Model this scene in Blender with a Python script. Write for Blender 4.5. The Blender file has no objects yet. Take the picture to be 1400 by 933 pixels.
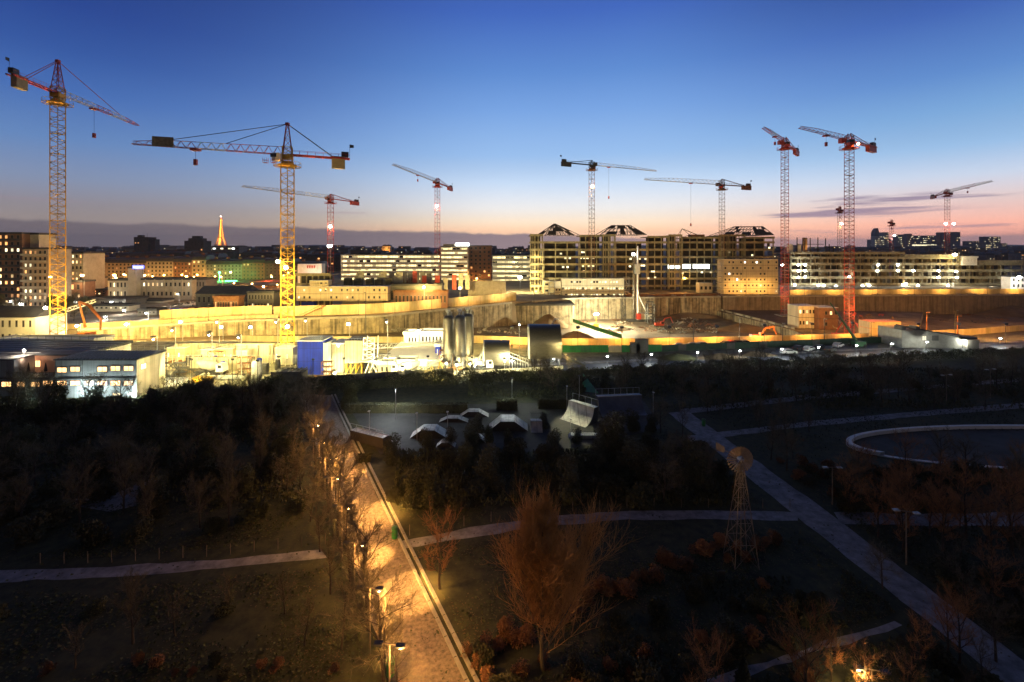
import bpy, math, random
from mathutils import Vector, Matrix
RND = random.Random(11)
PI = math.pi
F, HOR, H = 622.0, 340.0, 30.0          # lens in photo pixels, horizon row, eye height in metres
C = bpy.context.scene.collection
V = Vector
def X(px, Y): return (px - 700) / F * Y
def Z(py, Y): return H - (py - HOR) / F * Y
def gp(px, py, z=0.0):
    Y = (H - z) * F / (py - HOR)
    return V((X(px, Y), Y, z))
def at(px, py, Y): return V((X(px, Y), Y, Z(py, Y)))
def lin(c):
    return tuple(((v/255)/12.92 if v/255 <= .04045 else ((v/255+.055)/1.055)**2.4) for v in c)
def interp(tab, x):
    if x <= tab[0][0]: return tab[0][1]
    for (a, b), (c, d) in zip(tab, tab[1:]):
        if x <= c: return b + (d-b)*(x-a)/(c-a)
    return tab[-1][1]

# ---------------------------------------------------------------- materials
def mat(name, col, rough=.85, var=.3, scale=.6, metal=0., stretch=(1,1,1), bump=0., detail=6, second=None):
    m = bpy.data.materials.new(name); m.use_nodes = True
    nt = m.node_tree; b = nt.nodes['Principled BSDF']
    tc = nt.nodes.new('ShaderNodeTexCoord'); mp = nt.nodes.new('ShaderNodeMapping')
    mp.inputs['Scale'].default_value = stretch
    nz = nt.nodes.new('ShaderNodeTexNoise'); nz.inputs['Scale'].default_value = scale
    nz.inputs['Detail'].default_value = detail; nz.inputs['Roughness'].default_value = .65
    cr = nt.nodes.new('ShaderNodeValToRGB')
    c2 = second or tuple(c*(1+var) for c in col)
    cr.color_ramp.elements[0].position = .32; cr.color_ramp.elements[1].position = .68
    cr.color_ramp.elements[0].color = (*[c*(1-var) for c in col], 1); cr.color_ramp.elements[1].color = (*c2, 1)
    L = nt.links.new
    L(tc.outputs['Object'], mp.inputs['Vector']); L(mp.outputs['Vector'], nz.inputs['Vector'])
    L(nz.outputs['Fac'], cr.inputs['Fac']); L(cr.outputs['Color'], b.inputs['Base Color'])
    b.inputs['Roughness'].default_value = rough; b.inputs['Metallic'].default_value = metal
    if bump:
        bp = nt.nodes.new('ShaderNodeBump'); bp.inputs['Strength'].default_value = bump; bp.inputs['Distance'].default_value = .1
        L(nz.outputs['Fac'], bp.inputs['Height']); L(bp.outputs['Normal'], b.inputs['Normal'])
    return m
def panelled(name, col, pitch=2.5, rough=.85, dark=.45, var=.25, axis=0, horiz=0):
    """concrete / sheet wall with thin vertical joints every `pitch` metres, run-down streaks and blotches"""
    m = mat(name, col, rough, var, .35)
    nt = m.node_tree; L = nt.links.new; b = nt.nodes['Principled BSDF']
    src = b.inputs['Base Color'].links[0].from_socket
    tc = [n for n in nt.nodes if n.type == 'TEX_COORD'][0]
    sep = nt.nodes.new('ShaderNodeSeparateXYZ'); L(tc.outputs['Object'], sep.inputs[0])
    def joint(sock, p, w):
        d = nt.nodes.new('ShaderNodeMath'); d.operation = 'DIVIDE'; L(sock, d.inputs[0]); d.inputs[1].default_value = p
        f = nt.nodes.new('ShaderNodeMath'); f.operation = 'FRACT'; L(d.outputs[0], f.inputs[0])
        g = nt.nodes.new('ShaderNodeMath'); g.operation = 'GREATER_THAN'; L(f.outputs[0], g.inputs[0]); g.inputs[1].default_value = w/p
        return g.outputs[0]
    j = joint(sep.outputs[axis], pitch, .14)
    if horiz:
        j2 = joint(sep.outputs[2], horiz, .1)
        mm = nt.nodes.new('ShaderNodeMath'); mm.operation = 'MULTIPLY'; L(j, mm.inputs[0]); L(j2, mm.inputs[1]); j = mm.outputs[0]
    st = nt.nodes.new('ShaderNodeMapping'); st.inputs['Scale'].default_value = (1.1, 1.1, .05); L(tc.outputs['Object'], st.inputs['Vector'])
    n2 = nt.nodes.new('ShaderNodeTexNoise'); n2.inputs['Scale'].default_value = 1.; n2.inputs['Detail'].default_value = 5
    L(st.outputs[0], n2.inputs['Vector'])
    mr = nt.nodes.new('ShaderNodeMapRange'); L(n2.outputs['Fac'], mr.inputs['Value'])
    mr.inputs['From Min'].default_value = .35; mr.inputs['From Max'].default_value = .55
    mr.inputs['To Min'].default_value = dark; mr.inputs['To Max'].default_value = 1.
    jm = nt.nodes.new('ShaderNodeMapRange'); L(j, jm.inputs['Value']); jm.inputs['To Min'].default_value = dark
    pr = nt.nodes.new('ShaderNodeMath'); pr.operation = 'MULTIPLY'; L(mr.outputs[0], pr.inputs[0]); L(jm.outputs[0], pr.inputs[1])
    mx = nt.nodes.new('ShaderNodeMixRGB'); mx.blend_type = 'MULTIPLY'; mx.inputs[0].default_value = 1
    L(src, mx.inputs[1]); L(pr.outputs[0], mx.inputs[2]); L(mx.outputs[0], b.inputs['Base Color'])
    return m
def glow(name, col, strength, var=0., cell=0.):
    """a thing that gives off light; var: each window its own brightness; cell: rooms of a ribbon window, in metres"""
    m = bpy.data.materials.new(name); m.use_nodes = True
    nt = m.node_tree; b = nt.nodes['Principled BSDF']; L = nt.links.new
    b.inputs['Base Color'].default_value = (.3, .3, .3, 1)
    b.inputs['Emission Color'].default_value = (*col, 1); b.inputs['Emission Strength'].default_value = strength
    if var:
        oi = nt.nodes.new('ShaderNodeObjectInfo'); mr = nt.nodes.new('ShaderNodeMapRange')
        L(oi.outputs['Random'], mr.inputs['Value']); mr.inputs['To Min'].default_value = strength*(1-var); mr.inputs['To Max'].default_value = strength*(1+var)
        L(mr.outputs[0], b.inputs['Emission Strength'])
    if cell:
        tc = nt.nodes.new('ShaderNodeTexCoord'); mp = nt.nodes.new('ShaderNodeMapping'); mp.inputs['Scale'].default_value = (1/cell, 0, .31)
        L(tc.outputs['Object'], mp.inputs['Vector'])
        fl = nt.nodes.new('ShaderNodeVectorMath'); fl.operation = 'FLOOR'; L(mp.outputs[0], fl.inputs[0])
        wn = nt.nodes.new('ShaderNodeTexWhiteNoise'); L(fl.outputs[0], wn.inputs['Vector'])
        mr = nt.nodes.new('ShaderNodeMapRange'); L(wn.outputs['Value'], mr.inputs['Value'])
        mr.inputs['To Min'].default_value = strength*.15; mr.inputs['To Max'].default_value = strength*1.25
        L(mr.outputs[0], b.inputs['Emission Strength'])
    return m
M = {}
M['grass'] = mat('grass', (.026, .036, .009), .95, .6, .9, second=(.06, .058, .018), detail=12)
M['dirt'] = mat('site_dirt', (.17, .12, .07), .95, .45, .12, bump=.6)
M['yard'] = mat('site_yard', (.17, .155, .115), .9, .55, .35, bump=.5, detail=12)
M['city'] = mat('city_ground', (.05, .047, .042), .95, .4, .02)
M['path'] = mat('path_asphalt', (.24, .225, .23), .9, .5, .9, detail=12, bump=.2)
M['basin'] = mat('basin_floor', (.065, .06, .055), 1., .4, .25, detail=10)
M['litter'] = mat('leaf_litter', (.11, .06, .025), .9, .5, 1., second=(.17, .12, .05))
M['alley'] = mat('alley_paving', (.19, .15, .115), .9, .55, 3.2, detail=14, bump=.6)
M['road'] = mat('road_asphalt', (.06, .06, .062), .55, .3, .5)
M['slab'] = mat('skate_slab', (.035, .034, .03), .85, .5, .7, detail=10)
M['kerb'] = mat('kerb_stone', (.3, .28, .24), .85, .2, 2.)
M['conc'] = mat('concrete', (.33, .31, .26), .85, .25, .5)
M['concdark'] = mat('dark_concrete', (.12, .115, .1), .9, .3, .4)
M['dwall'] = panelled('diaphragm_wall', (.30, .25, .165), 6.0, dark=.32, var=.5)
M['clad'] = panelled('profiled_sheet', (.36, .33, .25), .9, .6, .6, .2)
M['bluesheet'] = panelled('blue_sheet', (.004, .028, .46), 2.8, .75, .6, .15, horiz=3.1)
M['hoard_a'] = mat('hoarding_sheet', (.48, .38, .22), .7, .2, .8, stretch=(1,1,.3))
M['hoard_b'] = mat('hoarding_sheet_worn', (.40, .33, .17), .7, .2, .8, stretch=(1,1,.3))
M['green_a'] = mat('green_sheet', (.025, .20, .04), .55, .25, .8, stretch=(1,1,.3))
M['green_b'] = mat('green_sheet_faded', (.04, .14, .05), .55, .25, .8, stretch=(1,1,.3))
M['white'] = mat('white_paint', (.72, .71, .66), .6, .1, .5)
M['cabin'] = panelled('cabin_panel', (.62, .58, .45), 2.45, .6, .78, .08)
M['cabinb'] = panelled('beige_cabin_panel', (.5, .42, .27), 2.45, .6, .8, .08)
M['office'] = panelled('grey_office_cladding', (.24, .245, .25), 3.0, .55, .7, .1)
M['salmon'] = mat('salmon_render', (.55, .33, .22), .85, .1, .7)
M['steel'] = mat('brushed_steel', (.15, .14, .12), .36, .2, 1.2, .8, stretch=(1,1,8))
M['galv'] = mat('galvanised_steel', (.4, .41, .4), .5, .2, 2., .5)
M['dark'] = mat('dark_steel', (.05, .05, .05), .5, .3, 2., .3)
M['black'] = mat('black_rubber', (.02, .02, .02), .8, .2, 4.)
M['red'] = mat('red_paint', (.42, .035, .02), .5, .25, 1.)
M['redjib'] = mat('dark_red_paint', (.45, .06, .035), .5, .25, 1.)
M['yellow'] = mat('yellow_paint', (.62, .36, .04), .5, .2, 1.)
M['orange'] = mat('orange_paint', (.65, .2, .03), .5, .2, 1.)
M['whitejib'] = mat('white_jib_paint', (.75, .72, .62), .5, .2, 1.)
M['greyjib'] = mat('grey_jib_paint', (.36, .33, .31), .5, .2, 1.)
M['ballast'] = mat('ballast_concrete', (.30, .26, .15), .9, .2, .8)
M['glass'] = mat('dark_glass', (.02, .022, .026), .12, .3, .3)
M['frame'] = mat('frame_concrete', (.27, .235, .14), .85, .35, .4)
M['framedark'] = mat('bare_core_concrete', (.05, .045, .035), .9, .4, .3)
M['truss'] = mat('truss_steel', (.07, .055, .04), .6, .3, 1.)
M['roofdark'] = mat('dark_roofing', (.045, .045, .047), .7, .35, .5)
M['zinc'] = mat('zinc_roof', (.075, .08, .085), .5, .25, .5, .3)
M['pale'] = mat('pale_render', (.42, .38, .30), .9, .18, .3)
M['stone'] = mat('warm_stone', (.36, .29, .21), .9, .2, .3)
M['brick'] = mat('brown_brick', (.19, .10, .065), .9, .25, .5)
M['greywall'] = mat('grey_render', (.17, .165, .16), .9, .2, .3)
M['darkwall'] = mat('dark_render', (.075, .07, .07), .9, .3, .2)
M['bark'] = mat('bark', (.055, .042, .03), .95, .4, 3.)
M['twig'] = mat('twigs', (.12, .098, .062), .95, .3, 1.)
M['twigred'] = mat('russet_twigs', (.30, .14, .055), .95, .35, .6)
M['twiggold'] = mat('golden_twigs', (.46, .25, .08), .95, .35, .6)
M['leaf'] = mat('dark_leaves', (.036, .04, .014), .8, .5, .6, second=(.075, .072, .026))
M['leafb'] = mat('olive_leaves', (.05, .058, .018), .8, .5, .6, second=(.095, .095, .032))
M['needle'] = mat('needles', (.012, .022, .012), .8, .5, .8)
M['russet'] = mat('russet_leaves', (.24, .09, .04), .9, .5, .5, second=(.34, .17, .07))
M['deadgrass'] = mat('dead_grass', (.036, .034, .014), .95, .4, .5, second=(.042, .046, .016))
M['green_c'] = mat('dull_green_sheet', (.02, .055, .03), .6, .25, .8)
M['lawnblade'] = mat('lawn_blades', (.05, .075, .016), .9, .5, .5, second=(.075, .08, .025))
M['mesh'] = mat('dark_mesh', (.26, .22, .13), .9, .4, 1.5)
M['rust'] = mat('rusty_steel', (.2, .09, .04), .8, .35, 1.)
M['ramp'] = panelled('pale_ramp_sheet', (.5, .5, .46), 1.25, .4, .6, .2)
M['rampblue'] = mat('blue_grey_ramp_sheet', (.10, .12, .17), .45, .2, .8)
M['ply'] = mat('dark_ply', (.035, .03, .028), .8, .3, 1.)
M['wood'] = mat('weathered_wood', (.22, .17, .12), .9, .3, 3.)
M['hill'] = mat('wooded_hill', (.012, .014, .013), .95, .5, .004)
WARM, COOL = (1., .62, .25), (1., .95, .8)
M['lit'] = glow('lit_window', (1., .66, .28), 1.5, .85)
M['litwarm'] = glow('warm_lit_window', (1., .42, .12), 1.2, .7)
M['litpale'] = glow('pale_lit_window', (1., .87, .52), 1.5, .6)
M['litoffice'] = glow('lit_office_ribbon', (1., .80, .36), 1.6, 0, 3.2)
M['litorange'] = glow('warm_office_window', (1., .50, .17), 2.6, .35)
M['litwhite'] = glow('white_lit_window', (.95, 1., .92), 3.5, .4)
M['lamp'] = glow('floodlight_lens', (1., .93, .70), 60.)
M['lampwhite'] = glow('white_lamp_lens', (.95, 1., .95), 45.)
M['lampwarm'] = glow('warm_lamp_lens', (1., .62, .22), 40.)
M['sodium'] = glow('sodium_lens', (1., .50, .13), 35.)
M['neonred'] = glow('red_neon', (1., .05, .02), 2.2)
M['neongreen'] = glow('green_neon', (.05, 1., .25), 9.)
M['neonblue'] = glow('blue_neon', (.05, .08, 1.), 3.)
M['beacon'] = glow('beacon', (1., .75, .65), 8.)

# ---------------------------------------------------------------- mesh building
LOC = {}
class MB:
    def __init__(s): s.v = []; s.f = []; s.m = []
    def face(s, pts, mi=0):
        n = len(s.v); s.v += [tuple(p) for p in pts]; s.f.append(tuple(range(n, n+len(pts)))); s.m.append(mi); return s
    def box(s, x0, x1, y0, y1, z0, z1, mi=0):
        n = len(s.v)
        s.v += [(x0,y0,z0),(x1,y0,z0),(x1,y1,z0),(x0,y1,z0),(x0,y0,z1),(x1,y0,z1),(x1,y1,z1),(x0,y1,z1)]
        for q in ((0,3,2,1),(4,5,6,7),(0,1,5,4),(1,2,6,5),(2,3,7,6),(3,0,4,7)):
            s.f.append(tuple(n+i for i in q)); s.m.append(mi)
        return s
    def cbox(s, c, sx, sy, sz, mi=0):
        return s.box(c[0]-sx/2, c[0]+sx/2, c[1]-sy/2, c[1]+sy/2, c[2]-sz/2, c[2]+sz/2, mi)
    def bar(s, p, q, r, r2=None, n=4, mi=0, cap=False):
        p, q = V(p), V(q); d = q-p
        if d.length < 1e-6: return s
        r2 = r if r2 is None else r2
        d.normalize(); a = d.orthogonal().normalized()
        if abs(d.z) < .9: a = d.cross(V((0,0,1))).normalized()
        b = d.cross(a); k = len(s.v)
        for c, rr in ((p, r), (q, r2)):
            for i in range(n):
                t = 2*PI*(i+.5)/n
                s.v.append(tuple(c + a*math.cos(t)*rr + b*math.sin(t)*rr))
        for i in range(n):
            j = (i+1) % n; s.f.append((k+i, k+j, k+n+j, k+n+i)); s.m.append(mi)
        if cap: s.f.append(tuple(k+n+i for i in range(n))); s.m.append(mi); s.f.append(tuple(k+n-1-i for i in range(n))); s.m.append(mi)
        return s
    def lathe(s, c, prof, n=24, mi=0):
        """prof: (radius, z) from bottom to top around the point c"""
        k = len(s.v)
        for r, z in prof:
            for i in range(n):
                t = 2*PI*i/n; s.v.append((c[0]+r*math.cos(t), c[1]+r*math.sin(t), c[2]+z))
        for a in range(len(prof)-1):
            for i in range(n):
                j = (i+1) % n; s.f.append((k+a*n+i, k+a*n+j, k+(a+1)*n+j, k+(a+1)*n+i)); s.m.append(mi)
        s.f.append(tuple(k+(len(prof)-1)*n+i for i in range(n))); s.m.append(mi)
        s.f.append(tuple(k+n-1-i for i in range(n))); s.m.append(mi)
        return s
    def prism(s, poly, axis, a, b, mi=0):
        """polygon (u, w) extruded from a to b along axis x ('x': u=y, w=z) or y ('y': u=x, w=z) or z ('z': u=x, w=y)"""
        f = {'x': lambda t, p: (t, p[0], p[1]), 'y': lambda t, p: (p[0], t, p[1]), 'z': lambda t, p: (p[0], p[1], t)}[axis]
        n = len(poly); k = len(s.v)
        s.v += [f(a, p) for p in poly] + [f(b, p) for p in poly]
        for i in range(n):
            j = (i+1) % n; s.f.append((k+i, k+j, k+n+j, k+n+i)); s.m.append(mi)
        s.f.append(tuple(k+n-1-i for i in range(n))); s.m.append(mi); s.f.append(tuple(k+n+i for i in range(n))); s.m.append(mi)
        return s
    def data(s, name, mats, smooth=False, off=(0,0,0)):
        me = bpy.data.meshes.new(name)
        me.from_pydata([(a-off[0], b-off[1], c-off[2]) for a, b, c in s.v], [], s.f)
        for m in (mats if isinstance(mats, (list, tuple)) else [mats]): me.materials.append(m)
        me.polygons.foreach_set('material_index', s.m)
        if smooth: me.polygons.foreach_set('use_smooth', [True]*len(s.f))
        me.update(); return me
    def build(s, name, mats, parent=None, smooth=False):
        off = LOC.get(parent.name, V((0,0,0))) if parent else V((0,0,0))
        o = bpy.data.objects.new(name, s.data(name, mats, smooth, off)); C.objects.link(o)
        if parent: o.parent = parent; LOC[o.name] = off
        return o
def tag(o, label=None, cat=None, group=None, kind=None):
    if label: o['label'] = label
    if cat: o['category'] = cat
    if group: o['group'] = group
    if kind: o['kind'] = kind
    return o
def thing(name, label, cat, loc=(0,0,0), group=None):
    o = bpy.data.objects.new(name, None); C.objects.link(o); o.location = loc; o.empty_display_size = .3
    LOC[o.name] = V(loc); return tag(o, label, cat, group)
def solo(mb, name, mats, label, cat, group=None, smooth=False, origin=None):
    """a thing that is one mesh, its origin at its base"""
    if origin is None:
        xs = [v[0] for v in mb.v]; ys = [v[1] for v in mb.v]
        origin = V(((min(xs)+max(xs))/2, (min(ys)+max(ys))/2, min(v[2] for v in mb.v)))
    o = bpy.data.objects.new(name, mb.data(name, mats, smooth, origin)); C.objects.link(o); o.location = origin
    return tag(o, label, cat, group)
def dup(root, loc, rz=0., sc=1., label=None, group=None):
    def cp(o, par):
        c = o.copy(); C.objects.link(c)
        if par: c.parent = par
        for ch in KIDS.get(o.name, []): cp(ch, c)
        return c
    r = cp(root, None); r.location = loc; r.rotation_euler = (0, 0, rz); r.scale = (sc, sc, sc) if not isinstance(sc, tuple) else sc
    if label: r['label'] = label
    if group: r['group'] = group
    return r
KIDS = {}
def proto(root):
    for o in list(bpy.data.objects):
        if o.parent: KIDS.setdefault(o.parent.name, [])
    def reg(o):
        KIDS[o.name] = list(o.children)
        for c in o.children: reg(c)
    reg(root); return root
def light(kind, p, power, col, target=None, angle=100, size=.15, blend=.6):
    l = bpy.data.lights.new(kind.lower()+'_lamp', kind); l.energy = power; l.color = col
    l.shadow_soft_size = size
    o = bpy.data.objects.new(kind.lower()+'_light', l); C.objects.link(o); o.location = p
    if kind == 'SPOT':
        l.spot_size = math.radians(angle); l.spot_blend = blend
        o.rotation_euler = (V(target)-V(p)).to_track_quat('-Z', 'Y').to_euler()
    return o
UNIT = {}
def window_mesh(m):
    """unit window 1 x 1 in x,z: a proud frame and a pane set back in it"""
    if m.name in UNIT: return UNIT[m.name]
    b = MB(); t = .07
    b.box(-.5, .5, -.06, .02, .5-t, .5, 1).box(-.5, .5, -.10, .02, -.5, -.5+t, 1)
    b.box(-.5, -.5+t, -.06, .02, -.5+t, .5-t, 1).box(.5-t, .5, -.06, .02, -.5+t, .5-t, 1).box(-.02, .02, -.045, .02, -.5+t, .5-t, 1)
    b.face([(-.5+t, -.02, -.5+t), (.5-t, -.02, -.5+t), (.5-t, -.02, .5-t), (-.5+t, -.02, .5-t)], 0)
    UNIT[m.name] = b.data('window', [m, M['greywall']]); return UNIT[m.name]
def window(parent, x, y, z, w, h, m, rz=0., name='window'):
    o = bpy.data.objects.new(name, window_mesh(m)); C.objects.link(o); o.parent = parent
    o.location = V((x, y, z)) - LOC[parent.name]; o.scale = (w, 1, h); o.rotation_euler = (0, 0, rz)
    return o
# ---------------------------------------------------------------- camera, sky, dusk light
cd = bpy.data.cameras.new('camera'); cam = bpy.data.objects.new('camera', cd); C.objects.link(cam)
cam.location = (0, 0, H); cam.rotation_euler = (PI/2, 0, 0)
cd.sensor_width = 36; cd.lens = 36*F/1400; cd.shift_y = -(466.5-HOR)/1400; cd.clip_start = .5; cd.clip_end = 60000
sc = bpy.context.scene; sc.camera = cam
sc.view_settings.view_transform = 'Standard'; sc.view_settings.look = 'None'; sc.view_settings.exposure = .5; sc.view_settings.gamma = 1
SUN_EL, SUN_AZ = math.radians(-3.5), math.radians(24)      # the sun has set behind the right half of the skyline
w = bpy.data.worlds.new('World'); sc.world = w; w.use_nodes = True
nt = w.node_tree; L = nt.links.new; nt.nodes.clear()
def N(t, **k):
    n = nt.nodes.new(t)
    for a, b in k.items(): setattr(n, a, b)
    return n
def mth(op, a, b=None, c=None):
    n = N('ShaderNodeMath', operation=op)
    for i, v in enumerate((a, b, c)):
        if v is None: continue
        if isinstance(v, (int, float)): n.inputs[i].default_value = v
        else: L(v, n.inputs[i])
    return n.outputs[0]
def smooth(v, a, b, lo=0., hi=1.):
    n = N('ShaderNodeMapRange', interpolation_type='SMOOTHSTEP'); L(v, n.inputs['Value'])
    for k, x in (('From Min', a), ('From Max', b), ('To Min', lo), ('To Max', hi)): n.inputs[k].default_value = x
    return n.outputs[0]
def ramp(v, stops):
    n = N('ShaderNodeValToRGB'); L(v, n.inputs['Fac']); e = n.color_ramp.elements
    while len(e) < len(stops): e.new(.5)
    for s, (p, c) in zip(e, stops): s.position = p; s.color = (*lin(c), 1)
    return n.outputs['Color']
def mix(f, a, b, op='MIX'):
    n = N('ShaderNodeMixRGB', blend_type=op)
    for i, v in enumerate((f, a, b)):
        if isinstance(v, (int, float)): n.inputs[i].default_value = v
        elif isinstance(v, tuple): n.inputs[i].default_value = (*v, 1)
        else: L(v, n.inputs[i])
    return n.outputs[0]
tc = N('ShaderNodeTexCoord'); sp = N('ShaderNodeSeparateXYZ'); L(tc.outputs['Generated'], sp.inputs[0])
sx, sy, sz = sp.outputs
hyp = mth('SQRT', mth('ADD', mth('MULTIPLY', sx, sx), mth('MULTIPLY', sy, sy)))
hx = mth('DIVIDE', sx, mth('MAXIMUM', hyp, .001))
left = ramp(sz, [(0, (150,140,138)), (.05, (163,152,150)), (.07, (160,154,160)), (.11, (140,156,186)), (.17, (104,142,196)), (.24, (72,114,184)), (.30, (52,90,164)), (.36, (40,72,148)), (.42, (34,62,134)), (.60, (40,50,84)), (1, (52,54,63))])
mid = ramp(sz, [(0, (238,190,165)), (.04, (250,206,168)), (.06, (248,226,198)), (.085, (234,230,224)), (.143, (202,224,248)), (.2, (160,200,246)), (.29, (124,170,232)), (.36, (96,144,214)), (.46, (66,106,192)), (.62, (48,64,112)), (1, (52,54,64))])
right = ramp(sz, [(0, (212,142,134)), (.04, (242,176,156)), (.08, (220,198,194)), (.115, (198,210,228)), (.16, (158,197,236)), (.214, (126,174,225)), (.268, (96,144,210)), (.355, (64,102,182)), (.42, (44,76,150)), (.58, (42,54,92)), (1, (52,54,63))])
col = mix(smooth(hx, -.72, .02), left, mid); col = mix(smooth(hx, .22, .74), col, right)
# cloud bank low over the horizon and torn streaks to the right of the afterglow
def noise(scale, detail, sxyz, rough=.55):
    mp = N('ShaderNodeMapping'); mp.inputs['Scale'].default_value = sxyz; L(tc.outputs['Generated'], mp.inputs['Vector'])
    n = N('ShaderNodeTexNoise'); n.inputs['Scale'].default_value = scale; n.inputs['Detail'].default_value = detail; n.inputs['Roughness'].default_value = rough
    L(mp.outputs[0], n.inputs['Vector']); return n.outputs['Fac']
edge = mth('ADD', smooth(hx, -.6, .7, .043, .018), mth('ADD', mth('MULTIPLY', mth('SUBTRACT', noise(5, 5, (1,1,0)), .5), .026), mth('MULTIPLY', mth('SUBTRACT', noise(24, 5, (1,1,.6)), .5), .012)))
bank = smooth(mth('SUBTRACT', edge, sz), -.003, .004)
bankcol = mix(smooth(hx, -.7, .7), lin((112,104,112)), lin((158,132,140)))
bankcol = mix(mth('MULTIPLY', noise(6, 6, (1,1,9)), .5), bankcol, lin((138,126,130)))
col = mix(mth('MULTIPLY', bank, smooth(hx, .1, .7, .96, .75)), col, bankcol)
st = noise(3.2, 6, (1, 1, 17), .5)
stf = mth('MULTIPLY', smooth(st, .59, .69), mth('MULTIPLY', smooth(hx, .30, .50), mth('MULTIPLY', smooth(sz, .012, .03), smooth(sz, .085, .115, 1, 0))))
col = mix(mth('MULTIPLY', stf, .8), col, lin((128,112,140)))
st2 = noise(2.2, 4, (1, 1, 26), .5)
col = mix(mth('MULTIPLY', mth('MULTIPLY', smooth(st2, .57, .68), mth('MULTIPLY', smooth(sz, .03, .05), smooth(sz, .07, .1, 1, 0))), .35), col, lin((176,150,160)))
col = mix(1., col, ramp(smooth(sy, -.45, .35), [(0, (165,145,130)), (1, (255,255,255))]), 'MULTIPLY')      # the eastern sky behind is nearly night
col = mix(1., col, ramp(smooth(sz, .0, .075), [(0, (255,250,240)), (1, (208,208,210))]), 'MULTIPLY')
gl = mth('ADD', mth('MULTIPLY', mth('MULTIPLY', smooth(sz, .05, .19, 1, 0), smooth(hx, -.5, .0)), .42), 1.)
gv = N('ShaderNodeVectorMath', operation='SCALE'); L(col, gv.inputs[0]); L(gl, gv.inputs['Scale']); col = gv.outputs[0]
sky = N('ShaderNodeTexSky', sky_type='NISHITA'); sky.sun_disc = False; sky.sun_elevation = SUN_EL; sky.sun_rotation = SUN_AZ
bg1 = N('ShaderNodeBackground'); L(col, bg1.inputs['Color']); bg1.inputs['Strength'].default_value = 1.10
bg2 = N('ShaderNodeBackground'); L(sky.outputs['Color'], bg2.inputs['Color']); bg2.inputs['Strength'].default_value = .05
ad = N('ShaderNodeAddShader'); L(bg1.outputs[0], ad.inputs[0]); L(bg2.outputs[0], ad.inputs[1])
wo = N('ShaderNodeOutputWorld'); L(ad.outputs[0], wo.inputs['Surface'])
sl = bpy.data.lights.new('afterglow_sun', 'SUN'); sl.energy = .02; sl.angle = math.radians(20); sl.color = (1., .72, .6)
so = bpy.data.objects.new('afterglow_sun', sl); C.objects.link(so)
so.rotation_euler = (-V((math.sin(SUN_AZ), math.cos(SUN_AZ), .04))).to_track_quat('-Z', 'Y').to_euler()

# ---------------------------------------------------------------- terrain: park, site, excavation, plateau, city
S_ = [(-220, 80), (-101, 90), (-42, 101), (-8.5, 106.6), (58, 120), (155, 138), (300, 150)]      # hedge between park and site
N_ = [(-300, 140), (-143, 147), (-72, 149), (0, 149), (17, 147), (86, 149), (148, 162), (190, 169), (300, 180)]      # near rim of the pit
F_ = [(-300, 162), (-200, 158), (-150, 155.5), (-106, 174), (-53, 184), (0, 225), (33, 244), (114, 254), (227, 262), (299, 266), (400, 268)]
P_ = [(-200, .8), (-150, -1.5), (-106, -3), (-53, -4), (0, -8), (250, -8), (400, -6)]
T_ = [(-300, .9), (-200, 1.2), (-150, 2.1), (-53, 2.6), (0, 3.2), (300, 2.8), (600, 2.5)]
def ff(x): return interp(F_, x)
def nn(x): return min(interp(N_, x), ff(x)-6)
xs = [-11500, -8000, -5000, -2500, -1400, -900, -650, -500] + [-400 + 8*i for i in range(101)] + [500, 650, 900, 1400, 2500, 5000, 8000, 11500]
tm = MB(); rowmat = []
rn = random.Random(3)
def column(x):
    s, n, f, p, t = interp(S_, x), nn(x), ff(x), interp(P_, x), interp(T_, x)
    d = f - n; bumpy = min(1., max(0, (d-25)/40))
    r = [(-600, 0), (-60, 0), (0, 0)] + [(s*k/6, 0) for k in range(1, 7)]
    r += [(s+(n-s)*.33, 0), (s+(n-s)*.66, 0), (n, 0)]
    a = n + min(22, d*.45)
    r += [(n + (a-n)*.5, p*.62), (a, p)]
    for k in (.2, .4, .6, .8): r.append((a+(f-.5-a)*k, p + bumpy*rn.uniform(-.5, .9)))
    r += [(f-.5, p), (f+.05, t), (f+40, t), (f+150, t), (f+420, 2.), (1500, 0), (4000, 0), (8000, 0), (11500, 0)]
    return r
cols = [column(x) for x in xs]; nr = len(cols[0])
for x, c in zip(xs, cols):
    for y, z in c: tm.v.append((x, y, z))
for i in range(len(xs)-1):
    for j in range(nr-1):
        tm.f.append((i*nr+j, (i+1)*nr+j, (i+1)*nr+j+1, i*nr+j+1))
        tm.m.append(0 if j < 8 else 1 if j < 11 else 2 if j < 18 else 3 if j < 22 else 4)
M['plateau'] = mat('plateau_earth', (.2, .155, .10), .95, .4, .1)
tag(tm.build('ground', [M['grass'], M['yard'], M['dirt'], M['plateau'], M['city']]), kind='structure')

def ribbon(name, le, ri, m, z=.02, kind='structure', step=1.6):
    """a flat strip between two lines of ground points, subdivided, on the ground at height z"""
    b = MB(); pts = []
    for i in range(len(le)-1):
        n = max(1, int(((le[i+1]-le[i]).length)/step))
        for k in range(n): pts.append((le[i].lerp(le[i+1], k/n), ri[i].lerp(ri[i+1], k/n)))
    pts.append((le[-1], ri[-1]))
    if name != 'road': pts = [(a+V((rn.uniform(-.13,.13), rn.uniform(-.13,.13), 0)), c+V((rn.uniform(-.13,.13), rn.uniform(-.13,.13), 0))) for a, c in pts]
    for (a, c), (d, e) in zip(pts, pts[1:]):
        b.face([(a.x, a.y, z), (c.x, c.y, z), (e.x, e.y, z), (d.x, d.y, z)])
    o = b.build(name, m)
    return tag(o, kind=kind)
def G(*pp): return [gp(x, y) for x, y in pp]
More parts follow.
